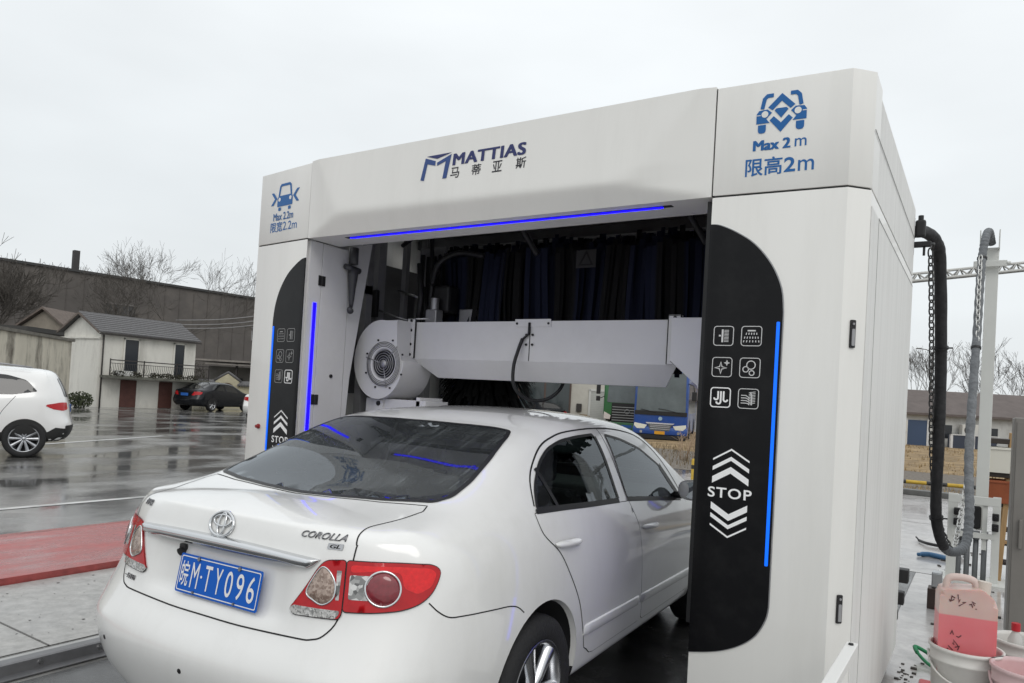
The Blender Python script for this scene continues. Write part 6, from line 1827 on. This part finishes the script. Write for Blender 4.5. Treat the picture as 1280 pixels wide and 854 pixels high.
# ---- blue bus
M_BUSBLUE = mat('blue_bus_paint', (0.012, 0.065, 0.29), rough=.3, coat=.6, dirt=(.10, .13, .22), dirt_amt=.3, dirt_scale=1.2)
M_BUSGLASS = mat('bus_glass', (0.10, 0.12, 0.125), rough=.08, coat=.4, var=.3, vscale=1.2)
BUS = thing('blue_bus', 'blue bus with pale headlights facing the car wash from behind', 'bus', (-9.42, 27.1, 0), R(196.3))
b = MB(); b.box(-1.16, 1.16, -8.4, 0, .30, 3.35, .14, seg=4); b.box(-1.17, 1.17, -.18, .05, .32, .66, .06)
b.build('body', M_BUSBLUE, BUS, shade=40)
b = MB(); b.prism(round_corners([(-1.06, 1.30), (1.06, 1.30), (1.02, 3.05), (-1.02, 3.05)], .10), 'y', .0, .022); ws = b.build('windscreen', M_BUSGLASS, BUS)
b = MB(); b.box(-1.12, 1.12, .022, .035, 1.16, 1.34, .01); b.build('screen_sill', M_BLACK, ws)
b = MB(); b.tube([(-.9, .04, 1.28), (-.2, .045, 1.42), (.1, .045, 1.45)], .014, 5); b.tube([(.2, .04, 1.28), (.85, .045, 1.40)], .014, 5); b.build('wiper', M_BLACK, ws)
for s in (-1, 1):
    b = MB(); b.prism([(s * x, z) for x, z in ((.55, .72), (1.10, .80), (1.12, .68), (.98, .55), (.66, .56))], 'y', .03, .06, bev=.008); b.build('headlight', mat('bus_lamp', (.72, .72, .62), rough=.15, coat=1), BUS)
    b = MB(); b.cyl((s * .80, .05, .42), (s * .80, .062, .42), .06, seg=14); b.build('fog_lamp', M_CLEAR, BUS)
b = MB(); b.prism([(-.52, .78), (.52, .78), (.40, .50), (-.40, .50)], 'y', .04, .062); g = b.build('grille', mat('bus_grille', (.10, .11, .11), rough=.4), BUS)
b = MB(); b.prism([(-.62, .84), (.62, .84), (.56, .78), (-.56, .78)], 'y', .05, .075)
for z in (.56, .64, .71): b.box(-.42, .42, .062, .068, z, z + .02)
b.build('chrome_bar', M_CHROME, g)
b = MB(); b.prism(polar((0, 1.02), .085, 20), 'y', .0, .03); b.build('badge', mat('bus_badge', (.30, .42, .5), rough=.3), BUS)
b = MB(); b.box(-.22, .22, .052, .060, .34, .48); pl2 = b.build('number_plate', mat('yellow_plate', (.62, .30, .02), rough=.4), BUS)
b = MB(); b.box(-1.10, 1.10, -.1, .02, .12, .31, .02); b.box(-1.0, 1.0, -8, -.3, .2, .32); b.build('underside', M_BLACK, BUS)
for s in (-1, 1):
    for k in range(6):
        b = MB(); b.box(s * 1.158, s * 1.168, -1.35 - k * 1.15, -.35 - k * 1.15, 1.30, 2.6, .004); b.build('side_window', M_BUSGLASS, BUS)
    for y in (-1.7, -6.2):
        b = MB(); b.cyl((s * 1.155, y, .45), (s * 1.170, y, .45), .56, seg=26); b.build('wheel_arch', M_BLACK, BUS)
        make_wheel(BUS, (s * 1.06, y, .45), s, radius=.45, width=.24, rim=.27, spokes=8)
b = MB(); b.tube([(-1.1, -.1, 2.6), (-1.35, .2, 2.5), (-1.4, .22, 2.2)], .02, 6); b.box(-1.5, -1.3, .18, .26, 1.85, 2.25, .03); b.build('wing_mirror', M_BLACK, BUS)

# ---- green lorry half behind the bus
M_GREEN = mat('green_lorry_paint', (0.03, 0.15, 0.05), rough=.35, coat=.5)
LOR = thing('green_lorry', 'green lorry with a black slatted grille half hidden behind the blue bus', 'lorry', (-12.35, 30.2, 0), R(196.3))
b = MB(); b.box(-1.2, 1.2, -2.1, 0, .95, 2.95, .12, seg=4); b.build('cab', M_GREEN, LOR, shade=40)
b = MB(); b.prism(round_corners([(-1.02, 1.62), (1.02, 1.62), (.96, 2.55), (-.96, 2.55)], .08), 'y', 0, .02); b.build('windscreen', M_BUSGLASS, LOR)
b = MB(); b.box(-1.0, 1.0, .02, .05, 2.58, 2.78, .01); b.build('sun_visor', M_BLACK, LOR)
b = MB(); b.box(-.78, .78, 0, .03, .62, 1.60, .01); g = b.build('grille', M_BLACK, LOR)
b = MB()
for k in range(6): b.box(-.74, .74, .03, .05, .74 + k * .13, .77 + k * .13)
b.tube([Vector((.11 * math.cos(a), .06, 1.20 + .11 * math.sin(a))) for a in [2 * math.pi * k / 20 for k in range(21)]], .014, 6, caps=False)
b.build('grille_bar', mat('grey_bar', (.35, .36, .36), rough=.35, metal=.6), g)
for s in (-1, 1):
    b = MB(); b.prism([(s * x, z) for x, z in ((.80, .98), (1.14, 1.15), (1.14, .80), (.84, .78))], 'y', .01, .05, bev=.006); b.build('headlight', mat('lorry_lamp', (.66, .60, .56), rough=.2, coat=1), LOR)
    b = MB(); b.tube([(s * 1.18, -.05, 2.5), (s * 1.45, .12, 2.45)], .02, 6); b.tube([(s * 1.18, -.05, 1.9), (s * 1.45, .12, 1.75)], .02, 6); b.box(s * 1.36, s * 1.56, .06, .16, 2.0, 2.5, .03); b.box(s * 1.36, s * 1.56, .06, .16, 1.66, 1.90, .03); b.build('wing_mirror', M_BLACK, LOR)
    make_wheel(LOR, (s * 1.03, -1.1, .50), s, radius=.50, width=.28, rim=.30, spokes=8)
    make_wheel(LOR, (s * 1.03, -5.6, .50), s, radius=.50, width=.28, rim=.30, spokes=8)
b = MB(); b.box(-1.15, 1.15, -.3, .06, .28, .66, .03); b.build('bumper', M_GREEN, LOR)
b = MB(); b.box(-.25, .25, .06, .07, .40, .54); b.build('number_plate', M_BLUEPL, LOR)
b = MB(); b.box(-1.2, 1.2, -8.0, -2.3, 1.1, 2.6, .03); b.box(-.4, .4, -8, -.2, .6, 1.1); b.build('tipper_body', M_GREEN, LOR)

# ------------------------------------------------------------------ hose post, hoses and chains by the wash
M_POST = mat('pale_painted_steel', (0.62, 0.63, 0.60), rough=.45, var=.05, vscale=3)
M_SLEEVE = mat('black_hose_sleeve', (0.028, 0.028, 0.030), rough=.7, var=.4, vscale=14, bump=.5, bscale=26)
M_SLEEVEG = mat('grey_hose_sleeve', (0.16, 0.17, 0.18), rough=.65, var=.25, vscale=14, bump=.7, bscale=30)
M_CHAIN = mat('pale_chain', (0.58, 0.58, 0.56), rough=.35, metal=.8)
M_CHAIND = mat('dark_chain', (0.10, 0.10, 0.10), rough=.45, metal=.8)
HP = [(1.896, 2.22, 2.756), (1.956, 2.35, 2.776), (2.005, 2.5, 2.741), (2.027, 2.65, 2.622), (2.043, 3.0, 1.988), (2.045, 3.2, 1.345), (2.04, 3.4, .848), (2.085, 3.6, .583), (2.158, 3.8, .503), (2.235, 4.0, .552), (2.250, 4.2, .799), (2.225, 4.5, 1.33), (2.240, 4.9, 2.359), (2.250, 5.15, 3.076), (2.274, 5.25, 3.35), (2.300, 5.36, 3.43), (2.325, 5.50, 3.34)]
hp = smooth_poly(HP, 8, False)
rnd = random.Random(31)
i_mid = min(range(len(hp)), key=lambda i: abs(hp[i][1] - 3.62))
def wavy(pts, r, a): return [r * (1 + a * math.sin(i * 1.9) + rnd.uniform(-.03, .03)) for i in range(len(pts))]
b = MB(); b.tube(hp[:i_mid + 1], wavy(hp[:i_mid + 1], .039, .03), 12); o = b.build('black_hose', M_SLEEVE)
tag(o, 'thick black hose arching down from the back corner of the car wash arch', 'hose')
for y in (2.95, 3.42):
    b = MB(); k = min(range(len(hp)), key=lambda i: abs(hp[i][1] - y)); d = (Vector(hp[k + 1]) - Vector(hp[k])).normalized(); b.cyl(Vector(hp[k]) - d * .008, Vector(hp[k]) + d * .008, .050, seg=12)
    b.tube([Vector(hp[k]), Vector(hp[k]) + Vector((.075, 0, 0))], .006, 5); b.build('cable_tie', M_BLACK, o)
b = MB()
gp = []
for i in range(i_mid, len(hp) - 1):
    for f in (0, .34, .67): gp.append(Vector(hp[i]).lerp(Vector(hp[i + 1]), f))
b.tube(gp, [.036 * (1 + .075 * math.sin(i * 1.55)) for i in range(len(gp))], 12); o = b.build('grey_hose', M_SLEEVEG)
tag(o, 'ribbed grey hose climbing the pale post beside the car wash arch', 'hose')
for y in (4.86, 5.16):
    b = MB(); k = min(range(len(hp)), key=lambda i: abs(hp[i][1] - y)); d = (Vector(hp[k + 1]) - Vector(hp[k])).normalized(); b.cyl(Vector(hp[k]) - d * .010, Vector(hp[k]) + d * .010, .044, seg=12); b.build('cable_tie', M_BLACK, o)
def chain(name, pts, lab, m, pitch=.052, r=.0055, wdt=.017):
    P = [Vector(q) for q in smooth_poly(pts, 24, False)]
    b = MB(); acc = 0; last = P[0]; k = 0
    for q in P[1:]:
        while (q - last).length >= pitch:
            d = (q - last).normalized(); c = last + d * pitch / 2; u = Vector((.6, .8, 0)) if k % 2 else Vector((.8, -.6, 0)); u = (u - d * u.dot(d)).normalized()
            L_ = pitch * .70; ring = []
            for j in range(13):
                a = 2 * math.pi * j / 12; ring.append(c + u * wdt * math.cos(a) * (1 if abs(math.sin(a)) < .8 else .9) + d * (L_ * math.sin(a)))
            b.tube(ring, r, 5, caps=False); last = last + d * pitch; k += 1
    o = b.build(name, m); tag(o, lab, 'chain', 'chains beside the hoses'); return o
chain('hanging_chain', [(1.974, 2.5, 2.694), (1.985, 2.66, 2.36), (1.990, 2.93, 1.93), (1.999, 3.2, 1.345), (2.03, 3.36, .95), (2.075, 3.52, .72), (2.12, 3.7, .58), (2.16, 3.80, .50)], 'dark chain hanging alongside the black hose', M_CHAIND)
chain('hanging_chain', [(2.241, 5.1, 3.145), (2.240, 4.97, 2.75), (2.245, 4.86, 2.3), (2.250, 4.78, 1.9), (2.235, 4.66, 1.33), (2.205, 4.45, .92), (2.178, 4.2, .66), (2.162, 3.9, .52)], 'pale chain hanging in front of the grey hose and post', M_CHAIN)
b = MB(); b.box(1.885, 1.900, 2.187, 2.20, 2.60, 2.84); b.box(1.895, 1.995, 2.205, 2.245, 2.655, 2.690, .006); b.box(1.90, 1.96, 2.20, 2.25, 2.72, 2.83, .012); b.cyl((1.93, 2.225, 2.83), (1.93, 2.225, 2.86), .016, seg=8); b.cyl((1.955, 2.225, 2.60), (1.955, 2.225, 2.66), .008, seg=6); b.tube([(1.99, 2.225, 2.67), (2.0, 2.35, 2.70), (1.985, 2.48, 2.69)], .010, 6)
b.build('hose_bracket', M_BLACK, WASH)
POST = thing('hose_post', 'tall pale steel post with a valve frame carrying the grey hose', 'post', (2.34, 5.55, 0))
ox, oy = 2.34, 5.55
b = MB(); b.box(2.285 - ox, 2.392 - ox, -.06, .05, .50, 3.30, .004); b.build('column', M_POST, POST)
b = MB(); b.box(2.225 - ox, 2.235 - ox, -.16, .06, 3.27, 3.46, .004); b.box(2.385 - ox, 2.395 - ox, -.16, .06, 3.27, 3.46, .004); b.box(2.18 - ox, 2.46 - ox, -.12, -.10, 3.10, 3.16, .004); b.cyl((2.46 - ox, -.11, 3.13), (2.49 - ox, -.11, 3.13), .018, seg=10); b.build('head_bracket', M_POST, POST)
b = MB(); b.box(2.062 - ox, 2.145 - ox, -.22, -.19, .02, .85, .003); b.box(2.430 - ox, 2.495 - ox, -.22, -.19, .02, .85, .003); b.box(2.062 - ox, 2.495 - ox, -.222, -.192, .76, .84, .003); b.box(2.20 - ox, 2.24 - ox, -.2, -.17, .33, .76); b.box(2.35 - ox, 2.39 - ox, -.2, -.17, .33, .76); b.box(2.10 - ox, 2.46 - ox, -.225, -.195, .44, .49); b.box(2.0 - ox, 2.56 - ox, -.35, .12, 0, .025)
b.build('valve_frame', M_POST, POST)
b = MB()
for x in (2.165, 2.235, 2.305, 2.375): b.tube([(x - ox, -.15, .03), (x - ox, -.15, .30), (x - ox, -.15, .42)], .024, 10); b.tube([(x - ox, -.15, .42), (x - ox, -.15, .50)], .030, 8)
b.build('supply_pipe', mat('grey_flexible_pipe', (.20, .21, .22), rough=.5, metal=.4), POST)
b = MB()
for x, z in ((2.14, .68), (2.14, .58), (2.455, .66), (2.455, .56)): b.box(x - .028 - ox, x + .028 - ox, -.27, -.222, z - .035, z + .035, .008); b.cyl((x - ox, -.30, z), (x - ox, -.27, z), .014, seg=8)
b.box(2.26 - ox, 2.34 - ox, -.18, -.10, .52, .74, .02); b.build('valve', M_BLACK, POST)

# ---- wooden rack, tubs
M_WOOD = mat('worn_pale_wood', (0.42, 0.27, 0.13), rough=.7, var=.25, vscale=4, stretch=(6, 6, 1))
M_WOODD = mat('dark_wet_board', (0.045, 0.036, 0.030), rough=.5, var=.3, vscale=5)
RK = thing('wooden_stepladder', 'worn wooden stepladder with dark boards beside the pale post', 'stepladder', (2.56, 5.75, 0))
b = MB(); q = lambda x, y, z: (x - 2.56, y - 5.75, z)
def bar(mb, p0, p1, w, d):
    p0, p1 = Vector(p0), Vector(p1); z = (p1 - p0).normalized(); x = Vector((0, 1, 0)).cross(z).normalized(); y = z.cross(x)
    M = Matrix(((x.x, y.x, z.x, p0.x), (x.y, y.y, z.y, p0.y), (x.z, y.z, z.z, p0.z), (0, 0, 0, 1)))
    mb.box(-w / 2, w / 2, -d / 2, d / 2, 0, (p1 - p0).length, .003, M=M)
bar(b, q(2.50, 5.58, .0), q(2.575, 5.62, 1.47), .045, .06); bar(b, q(2.50, 6.05, .0), q(2.575, 6.0, 1.47), .045, .06); b.build('front_leg', M_WOOD, RK)
b = MB(); bar(b, q(2.80, 5.58, .0), q(2.60, 5.62, 1.47), .045, .05); bar(b, q(2.80, 6.05, .0), q(2.60, 6.0, 1.47), .045, .05); b.build('back_leg', M_WOODD, RK)
for q_ in ((-.23, .20, -.16, .30, 1.36, 1.41), (-.23, .02, -.20, .30, 1.03, 1.075), (-.22, .14, -.16, .30, .74, .775)):
    b = MB(); b.box(*q_, .004); b.build('board', M_WOODD, RK)
b = MB(); bar(b, q(2.54, 5.60, .95), q(2.67, 5.60, .93), .03, .03); bar(b, q(2.52, 5.6, .4), q(2.75, 5.6, .4), .03, .03); b.build('stretcher', M_WOOD, RK)
b = MB()
def tub(mb, x0, x1, y0, y1, z0, z1, tp, th=.006):
    o = [(x0 + tp, y0 + tp, z0), (x1 - tp, y0 + tp, z0), (x1 - tp, y1 - tp, z0), (x0 + tp, y1 - tp, z0)]; u = [(x0, y0, z1), (x1, y0, z1), (x1, y1, z1), (x0, y1, z1)]
    i = [(x0 + th, y0 + th, z1), (x1 - th, y0 + th, z1), (x1 - th, y1 - th, z1), (x0 + th, y1 - th, z1)]; k = [(x0 + tp + th, y0 + tp + th, z0 + th), (x1 - tp - th, y0 + tp + th, z0 + th), (x1 - tp - th, y1 - tp - th, z0 + th), (x0 + tp + th, y1 - tp - th, z0 + th)]
    R4 = [o, u, i, k]; mb.grid([[R4[r][c] for r in range(4)] for c in (0, 1, 2, 3, 0)], smooth=False); mb.poly(o); mb.poly(k)
    mb.box(x0 - .008, x1 + .008, y0 - .008, y0, z1 - .02, z1 + .003); mb.box(x0 - .008, x1 + .008, y1, y1 + .008, z1 - .02, z1 + .003)
tub(b, 2.36, 2.575, 5.50, 5.76, 1.078, 1.325, .018); o = b.build('white_tub', mat('ivory_plastic', (.72, .70, .62), rough=.4)); tag(o, 'square white plastic tub on the upper board of the stepladder', 'tub')
b = MB(); tub(b, 2.36, 2.66, 5.52, 5.80, .778, 1.0, .03); o = b.build('orange_tub', mat('rust_orange_plastic', (.30, .085, .035), rough=.5, var=.2, vscale=6)); tag(o, 'rust orange tub on the lower board of the stepladder', 'tub')
rnd = random.Random(77)
b = MB()
for k in range(16): 
    x, y = 2.60 + rnd.uniform(-.06, .25), 5.65 + rnd.uniform(-.1, .4); s_ = rnd.uniform(.02, .06); z = rnd.uniform(.02, .55) if k < 8 else rnd.uniform(.0, .2)
    b.box(x - s_, x + s_, y - s_, y + s_, z, z + s_ * 1.2, .008)
o = b.build('scrap_heap', mat('dark_scrap', (.05, .04, .04), rough=.8, var=.8, vscale=9)); tag(o, 'dark clutter of fittings piled behind the stepladder', 'scrap')
b = MB(); b.tube([(2.72 + .10 * math.cos(a) , 5.75 + .10 * math.sin(a), .10 + .010 * a / 6) for a in [k * .35 for k in range(60)]], .012, 6); b.tube([(2.60, 5.5, .02), (2.66, 5.3, .02), (2.78, 5.15, .02)], .020, 6); o = b.build('blue_hose_coil', mat('blue_hose_plastic', (.03, .09, .22), rough=.4)); tag(o, 'coil of blue hose lying behind the stepladder', 'hose')
# grey cabinet at the right edge
CB = thing('grey_cabinet', 'tall grey steel cabinet cut by the right edge of the photo', 'cabinet', (2.50, 3.05, 0))
b = MB(); b.box(0, .60, 0, .45, .04, 1.60, .008); b.build('body', mat('grey_brown_steel', (.21, .20, .185), rough=.45, var=.15, vscale=2), CB)
b = MB(); b.box(.015, .585, -.006, 0, .08, 1.57, .002); b.box(.05, .07, -.03, -.006, .7, .9, .004); b.build('door', mat('grey_brown_door', (.20, .19, .175), rough=.4, var=.15, vscale=2), CB)
b = MB(); b.box(.01, .59, .01, .44, 0, .04); b.build('plinth', M_BLACK, CB)

# ---- buckets and the pink jerrycan
M_PAIL = mat('white_pail_plastic', (0.66, 0.65, 0.62), rough=.4, dirt=(.42, .38, .35), dirt_amt=.35, dirt_scale=5)
M_PAILP = mat('pink_stained_pail', (0.62, 0.46, 0.46), rough=.4, dirt=(.45, .28, .29), dirt_amt=.4, dirt_scale=5)
M_PINK = mat('pink_liquid', (0.62, 0.10, 0.13), rough=.2)
def pail(lab, loc, m, h=.42, r=.158, label_patch=False, liquid=None):
    t = thing('plastic_bucket', lab, 'bucket', loc, group='plastic buckets by the wash')
    b = MB(); b.lathe([(0, .006), (r * .84, .006), (r * .86, 0), (r * .875, .01), (r * .965, h - .075), (r * 1.02, h - .070), (r * 1.02, h - .060), (r * .985, h - .055), (r * .99, h - .02), (r * 1.04, h - .015), (r * 1.04, h), (r * .965, h), (r * .955, h - .02), (r * .85, .015), (0, .015)], None, 48); b.build('pail', m, t)
    b = MB(); pts = []
    for k in range(21):
        a = math.pi * k / 20; pts.append((r * 1.05 * math.cos(a) * .98, -.35 * r * math.sin(a) - r * .70 * math.sin(a), h - .05 - .11 * math.sin(a)))
    b.tube(pts, .0055, 6); b.build('handle', m, t)
    if label_patch:
        b = MB(); rows = []
        for k in range(9):
            a = R(-62 + 42 * k / 8); rows.append([(r * (.90 + .10 * z / h) * 1.008 * math.cos(a), r * (.90 + .10 * z / h) * 1.008 * math.sin(a), z) for z in (.03, .27)])
        b.grid(rows); b.build('dark_label', mat('navy_label', (.012, .015, .035), rough=.4), t)
        b = MB(); rows = []
        for k in range(7):
            a = R(-48 + 14 * k / 6); rows.append([(r * (.90 + .10 * z / h) * 1.012 * math.cos(a), r * (.90 + .10 * z / h) * 1.012 * math.sin(a), z) for z in (.222, .252)])
        b.grid(rows); b.build('label_print', mat('blue_print', (.10, .16, .35), rough=.4), t)
    if liquid:
        b = MB(); b.lathe([(0, h - .12), (r * .93, h - .12)], None, 32); b.build('liquid', liquid, t)
    return t
pail('white bucket with a dark label holding the pink jerrycan', (2.285, 1.25, .004), M_PAIL, label_patch=True)
pail('white bucket behind the jerrycan bucket with a red-capped bottle inside', (2.555, 1.62, .004), M_PAIL)
pail('pinkish bucket nearest the camera right of the jerrycan bucket', (2.545, 1.08, .004), M_PAILP, liquid=M_PINK)
JC = thing('jerrycan', 'translucent jerrycan of pink liquid standing in a white bucket', 'jerrycan', (2.275, 1.25, .30), R(10)); JC.scale = (1.05, .92, 1.16)
M_JERRY = mat('hazy_plastic_with_pink_liquid', (.58, .41, .36), rough=.35, coat=.2)
_nt = M_JERRY.node_tree; _pb = _nt.nodes['Principled BSDF']; _tc = _nt.nodes.new('ShaderNodeTexCoord'); _sp = _nt.nodes.new('ShaderNodeSeparateXYZ'); _nt.links.new(_tc.outputs['Object'], _sp.inputs[0])
_mr = _nt.nodes.new('ShaderNodeMapRange'); _mr.inputs['From Min'].default_value = .241; _mr.inputs['From Max'].default_value = .247; _nt.links.new(_sp.outputs['Z'], _mr.inputs['Value'])
_no = _nt.nodes.new('ShaderNodeTexNoise'); _no.inputs['Scale'].default_value = 7; _nt.links.new(_tc.outputs['Object'], _no.inputs['Vector'])
_pk = _nt.nodes.new('ShaderNodeMix'); _pk.data_type = 'RGBA'; _pk.inputs['A'].default_value = (.66, .14, .165, 1); _pk.inputs['B'].default_value = (.70, .24, .25, 1); _nt.links.new(_no.outputs['Fac'], _pk.inputs['Factor'])
_uk = _nt.nodes.new('ShaderNodeMix'); _uk.data_type = 'RGBA'; _uk.inputs['A'].default_value = (.50, .31, .28, 1); _uk.inputs['B'].default_value = (.66, .52, .47, 1); _nt.links.new(_no.outputs['Fac'], _uk.inputs['Factor'])
_mm = _nt.nodes.new('ShaderNodeMix'); _mm.data_type = 'RGBA'; _nt.links.new(_mr.outputs[0], _mm.inputs['Factor']); _nt.links.new(_pk.outputs['Result'], _mm.inputs['A']); _nt.links.new(_uk.outputs['Result'], _mm.inputs['B']); _nt.links.new(_mm.outputs['Result'], _pb.inputs['Base Color'])
setin(_pb, 'Subsurface Weight', .35); setin(_pb, 'Subsurface Scale', .05)
JW, JD, JH = .118, .080, .36
b = MB()
out = round_corners([(-JW, -.02), (JW, -.02), (JW, .315), (JW - .03, .345), (.055, .365), (.045, .365), (-JW + .02, .350), (-JW, .335)], [.02, .02, .04, .03, .01, .01, .02, .03], 4)
b.prism(out, 'y', -JD, JD, bev=.022, seg=3); b.build('shell', M_JERRY, JC, shade=40)
b = MB(); b.tube(smooth_poly([(-.085, 0, .335), (-.075, 0, .388), (-.02, 0, .398), (.03, 0, .388), (.042, 0, .355)], 6, False), .016, 8); b.build('handle', mat('pale_pink_handle', (.62, .50, .46), rough=.45), JC)
b = MB(); b.cyl((.070, 0, .335), (.075, 0, .392), .028, seg=16); b.build('cap', mat('cream_cap', (.62, .56, .50), rough=.45), JC)
b = MB(); Mj = aim((-.02, -JD - .0015, .22), (0, -1, 0)); rnd = random.Random(8); MSC = mat('dark_marker', (.10, .03, .035), rough=.6)
for k in range(16):
    x, y = rnd.uniform(-.06, .05), rnd.uniform(.055, .10) if k < 8 else rnd.uniform(-.14, -.02); b = b if k != 8 else (b.build('scribble', MSC, JC), MB())[1]; stroke(b, [(x, y), (x + rnd.uniform(-.018, .018), y + rnd.uniform(-.018, .018)), (x + rnd.uniform(-.02, .02), y + rnd.uniform(-.02, .02))], .004, Mj)
b.build('scribble', MSC, JC)
b = MB(); b.lathe([(.034, 0), (.034, .16), (.016, .20), (.016, .21)], None, 16); bo = b.build('bottle', mat('clear_bottle', (.55, .54, .52), rough=.2)); bo.location = (2.50, 1.60, .26); tag(bo, 'clear bottle with a red cap standing in the back bucket', 'bottle')
b = MB(); b.cyl((0, 0, .205), (0, 0, .245), .021, seg=16); b.build('cap', mat('red_cap', (.45, .02, .03), rough=.35), bo)
# small things on the slab
b = MB(); b.box(1.985, 2.095, 3.86, 4.02, .004, .17, .006); o = b.build('brown_box', mat('dark_brown_box', (.055, .035, .030), rough=.5, var=.4, vscale=14)); tag(o, 'small dark brown box on the slab behind the buckets', 'box')
b = MB(); b.box(2.01, 2.085, 3.90, 4.0, .170, .30, .008); b.box(2.015, 2.08, 3.892, 3.90, .18, .29, .003); o = b.build('metal_box', mat('bare_metal_box', (.50, .51, .52), rough=.3, metal=.7)); tag(o, 'small bright metal box standing on the dark brown box', 'box')
b = MB(); b.tube(smooth_poly([(1.70, 7.55, .03), (1.80, 7.35, .035), (1.95, 7.30, .03), (2.08, 7.25, .03)], 6, False), .020, 6); b.tube([(1.70, 7.55, .03), (1.66, 7.62, .06)], .010, 5); o = b.build('black_lance', M_BLACK); tag(o, 'thin black spray lance lying on the wet slab', 'lance')
b = MB(); b.tube(smooth_poly([(1.76, 6.42, .03), (1.86, 6.50, .035), (2.02, 6.44, .03), (2.12, 6.30, .03)], 6, False), [.030 if 2 < k < 16 else .022 for k in range(19)], 8); o = b.build('blue_hose_piece', mat('blue_grey_hose', (.04, .13, .26), rough=.35)); tag(o, 'short length of blue hose lying on the wet slab', 'hose')
b = MB(); b.tube([(2.10 + .12 * math.cos(a), 6.95 + .20 * math.sin(a), .07 + .03 * math.sin(3 * a)) for a in [2 * math.pi * k / 26 for k in range(40)]], .018, 6); o = b.build('black_hose_loop', M_BLACK); tag(o, 'loop of black hose on the slab under the hanging hoses', 'hose')
b = MB(); b.tube(smooth_poly([(2.02, 2.28, .06), (2.0, 2.36, .075), (2.06, 2.38, .05), (2.16, 2.26, .03), (2.26, 2.05, .02)], 6, False), .013, 6); b.tube(smooth_poly([(2.02, 2.28, .06), (2.08, 2.20, .03), (2.18, 2.06, .02)], 6, False), .010, 6); o = b.build('green_strap', mat('green_webbing', (.015, .19, .075), rough=.6)); tag(o, 'curled green strap lying beside the jerrycan bucket', 'strap')
b = MB(); b.box(2.06, 2.20, 1.55, 1.80, .004, .05, .01); o = b.build('red_tray', mat('red_plastic', (.48, .06, .07), rough=.4)); tag(o, 'flat red tray on the slab left of the jerrycan bucket', 'tray')
b = MB()
rnd = random.Random(17)
for k in range(46):
    x, y = rnd.uniform(1.97, 2.5), rnd.uniform(1.6, 7.5); s_ = rnd.uniform(.006, .018); b.box(x - s_, x + s_ * 1.5, y - s_, y + s_, .004, .004 + s_ * .7)
for k in range(30):
    x, y = rnd.uniform(1.94, 2.03), rnd.uniform(1.7, 2.2); s_ = .003 + .009 * rnd.random() ** 2; b.box(x - s_, x + s_, y - s_, y + s_, .004, .004 + s_ * .6)
o = b.build('debris', mat('dark_grit', (.05, .045, .04), rough=.9)); tag(o, 'scattered dark grit and leaf bits on the wet slab', 'debris', kind='stuff')
# white guard rail running out from the near pylon
GR = thing('guard_rail', 'white flat guard rail running forward from the near pylon at the bottom edge', 'rail', (1.94, -.08, 0))
b = MB(); b.box(-.028, .012, -1.9, .01, .655, .690, .003); b.build('top_bar', mat('white_rail_paint', (.74, .74, .72), rough=.4), GR)
b = MB()
for y in (-.75, -1.8): b.box(-.025, .010, y - .02, y + .02, .004, .655)
b.build('leg', M_POST, GR)
b = MB(); b.cyl((-.008, -.03, .690), (-.008, -.03, .696), .009, seg=10); b.build('bolt', M_BLACK, GR)
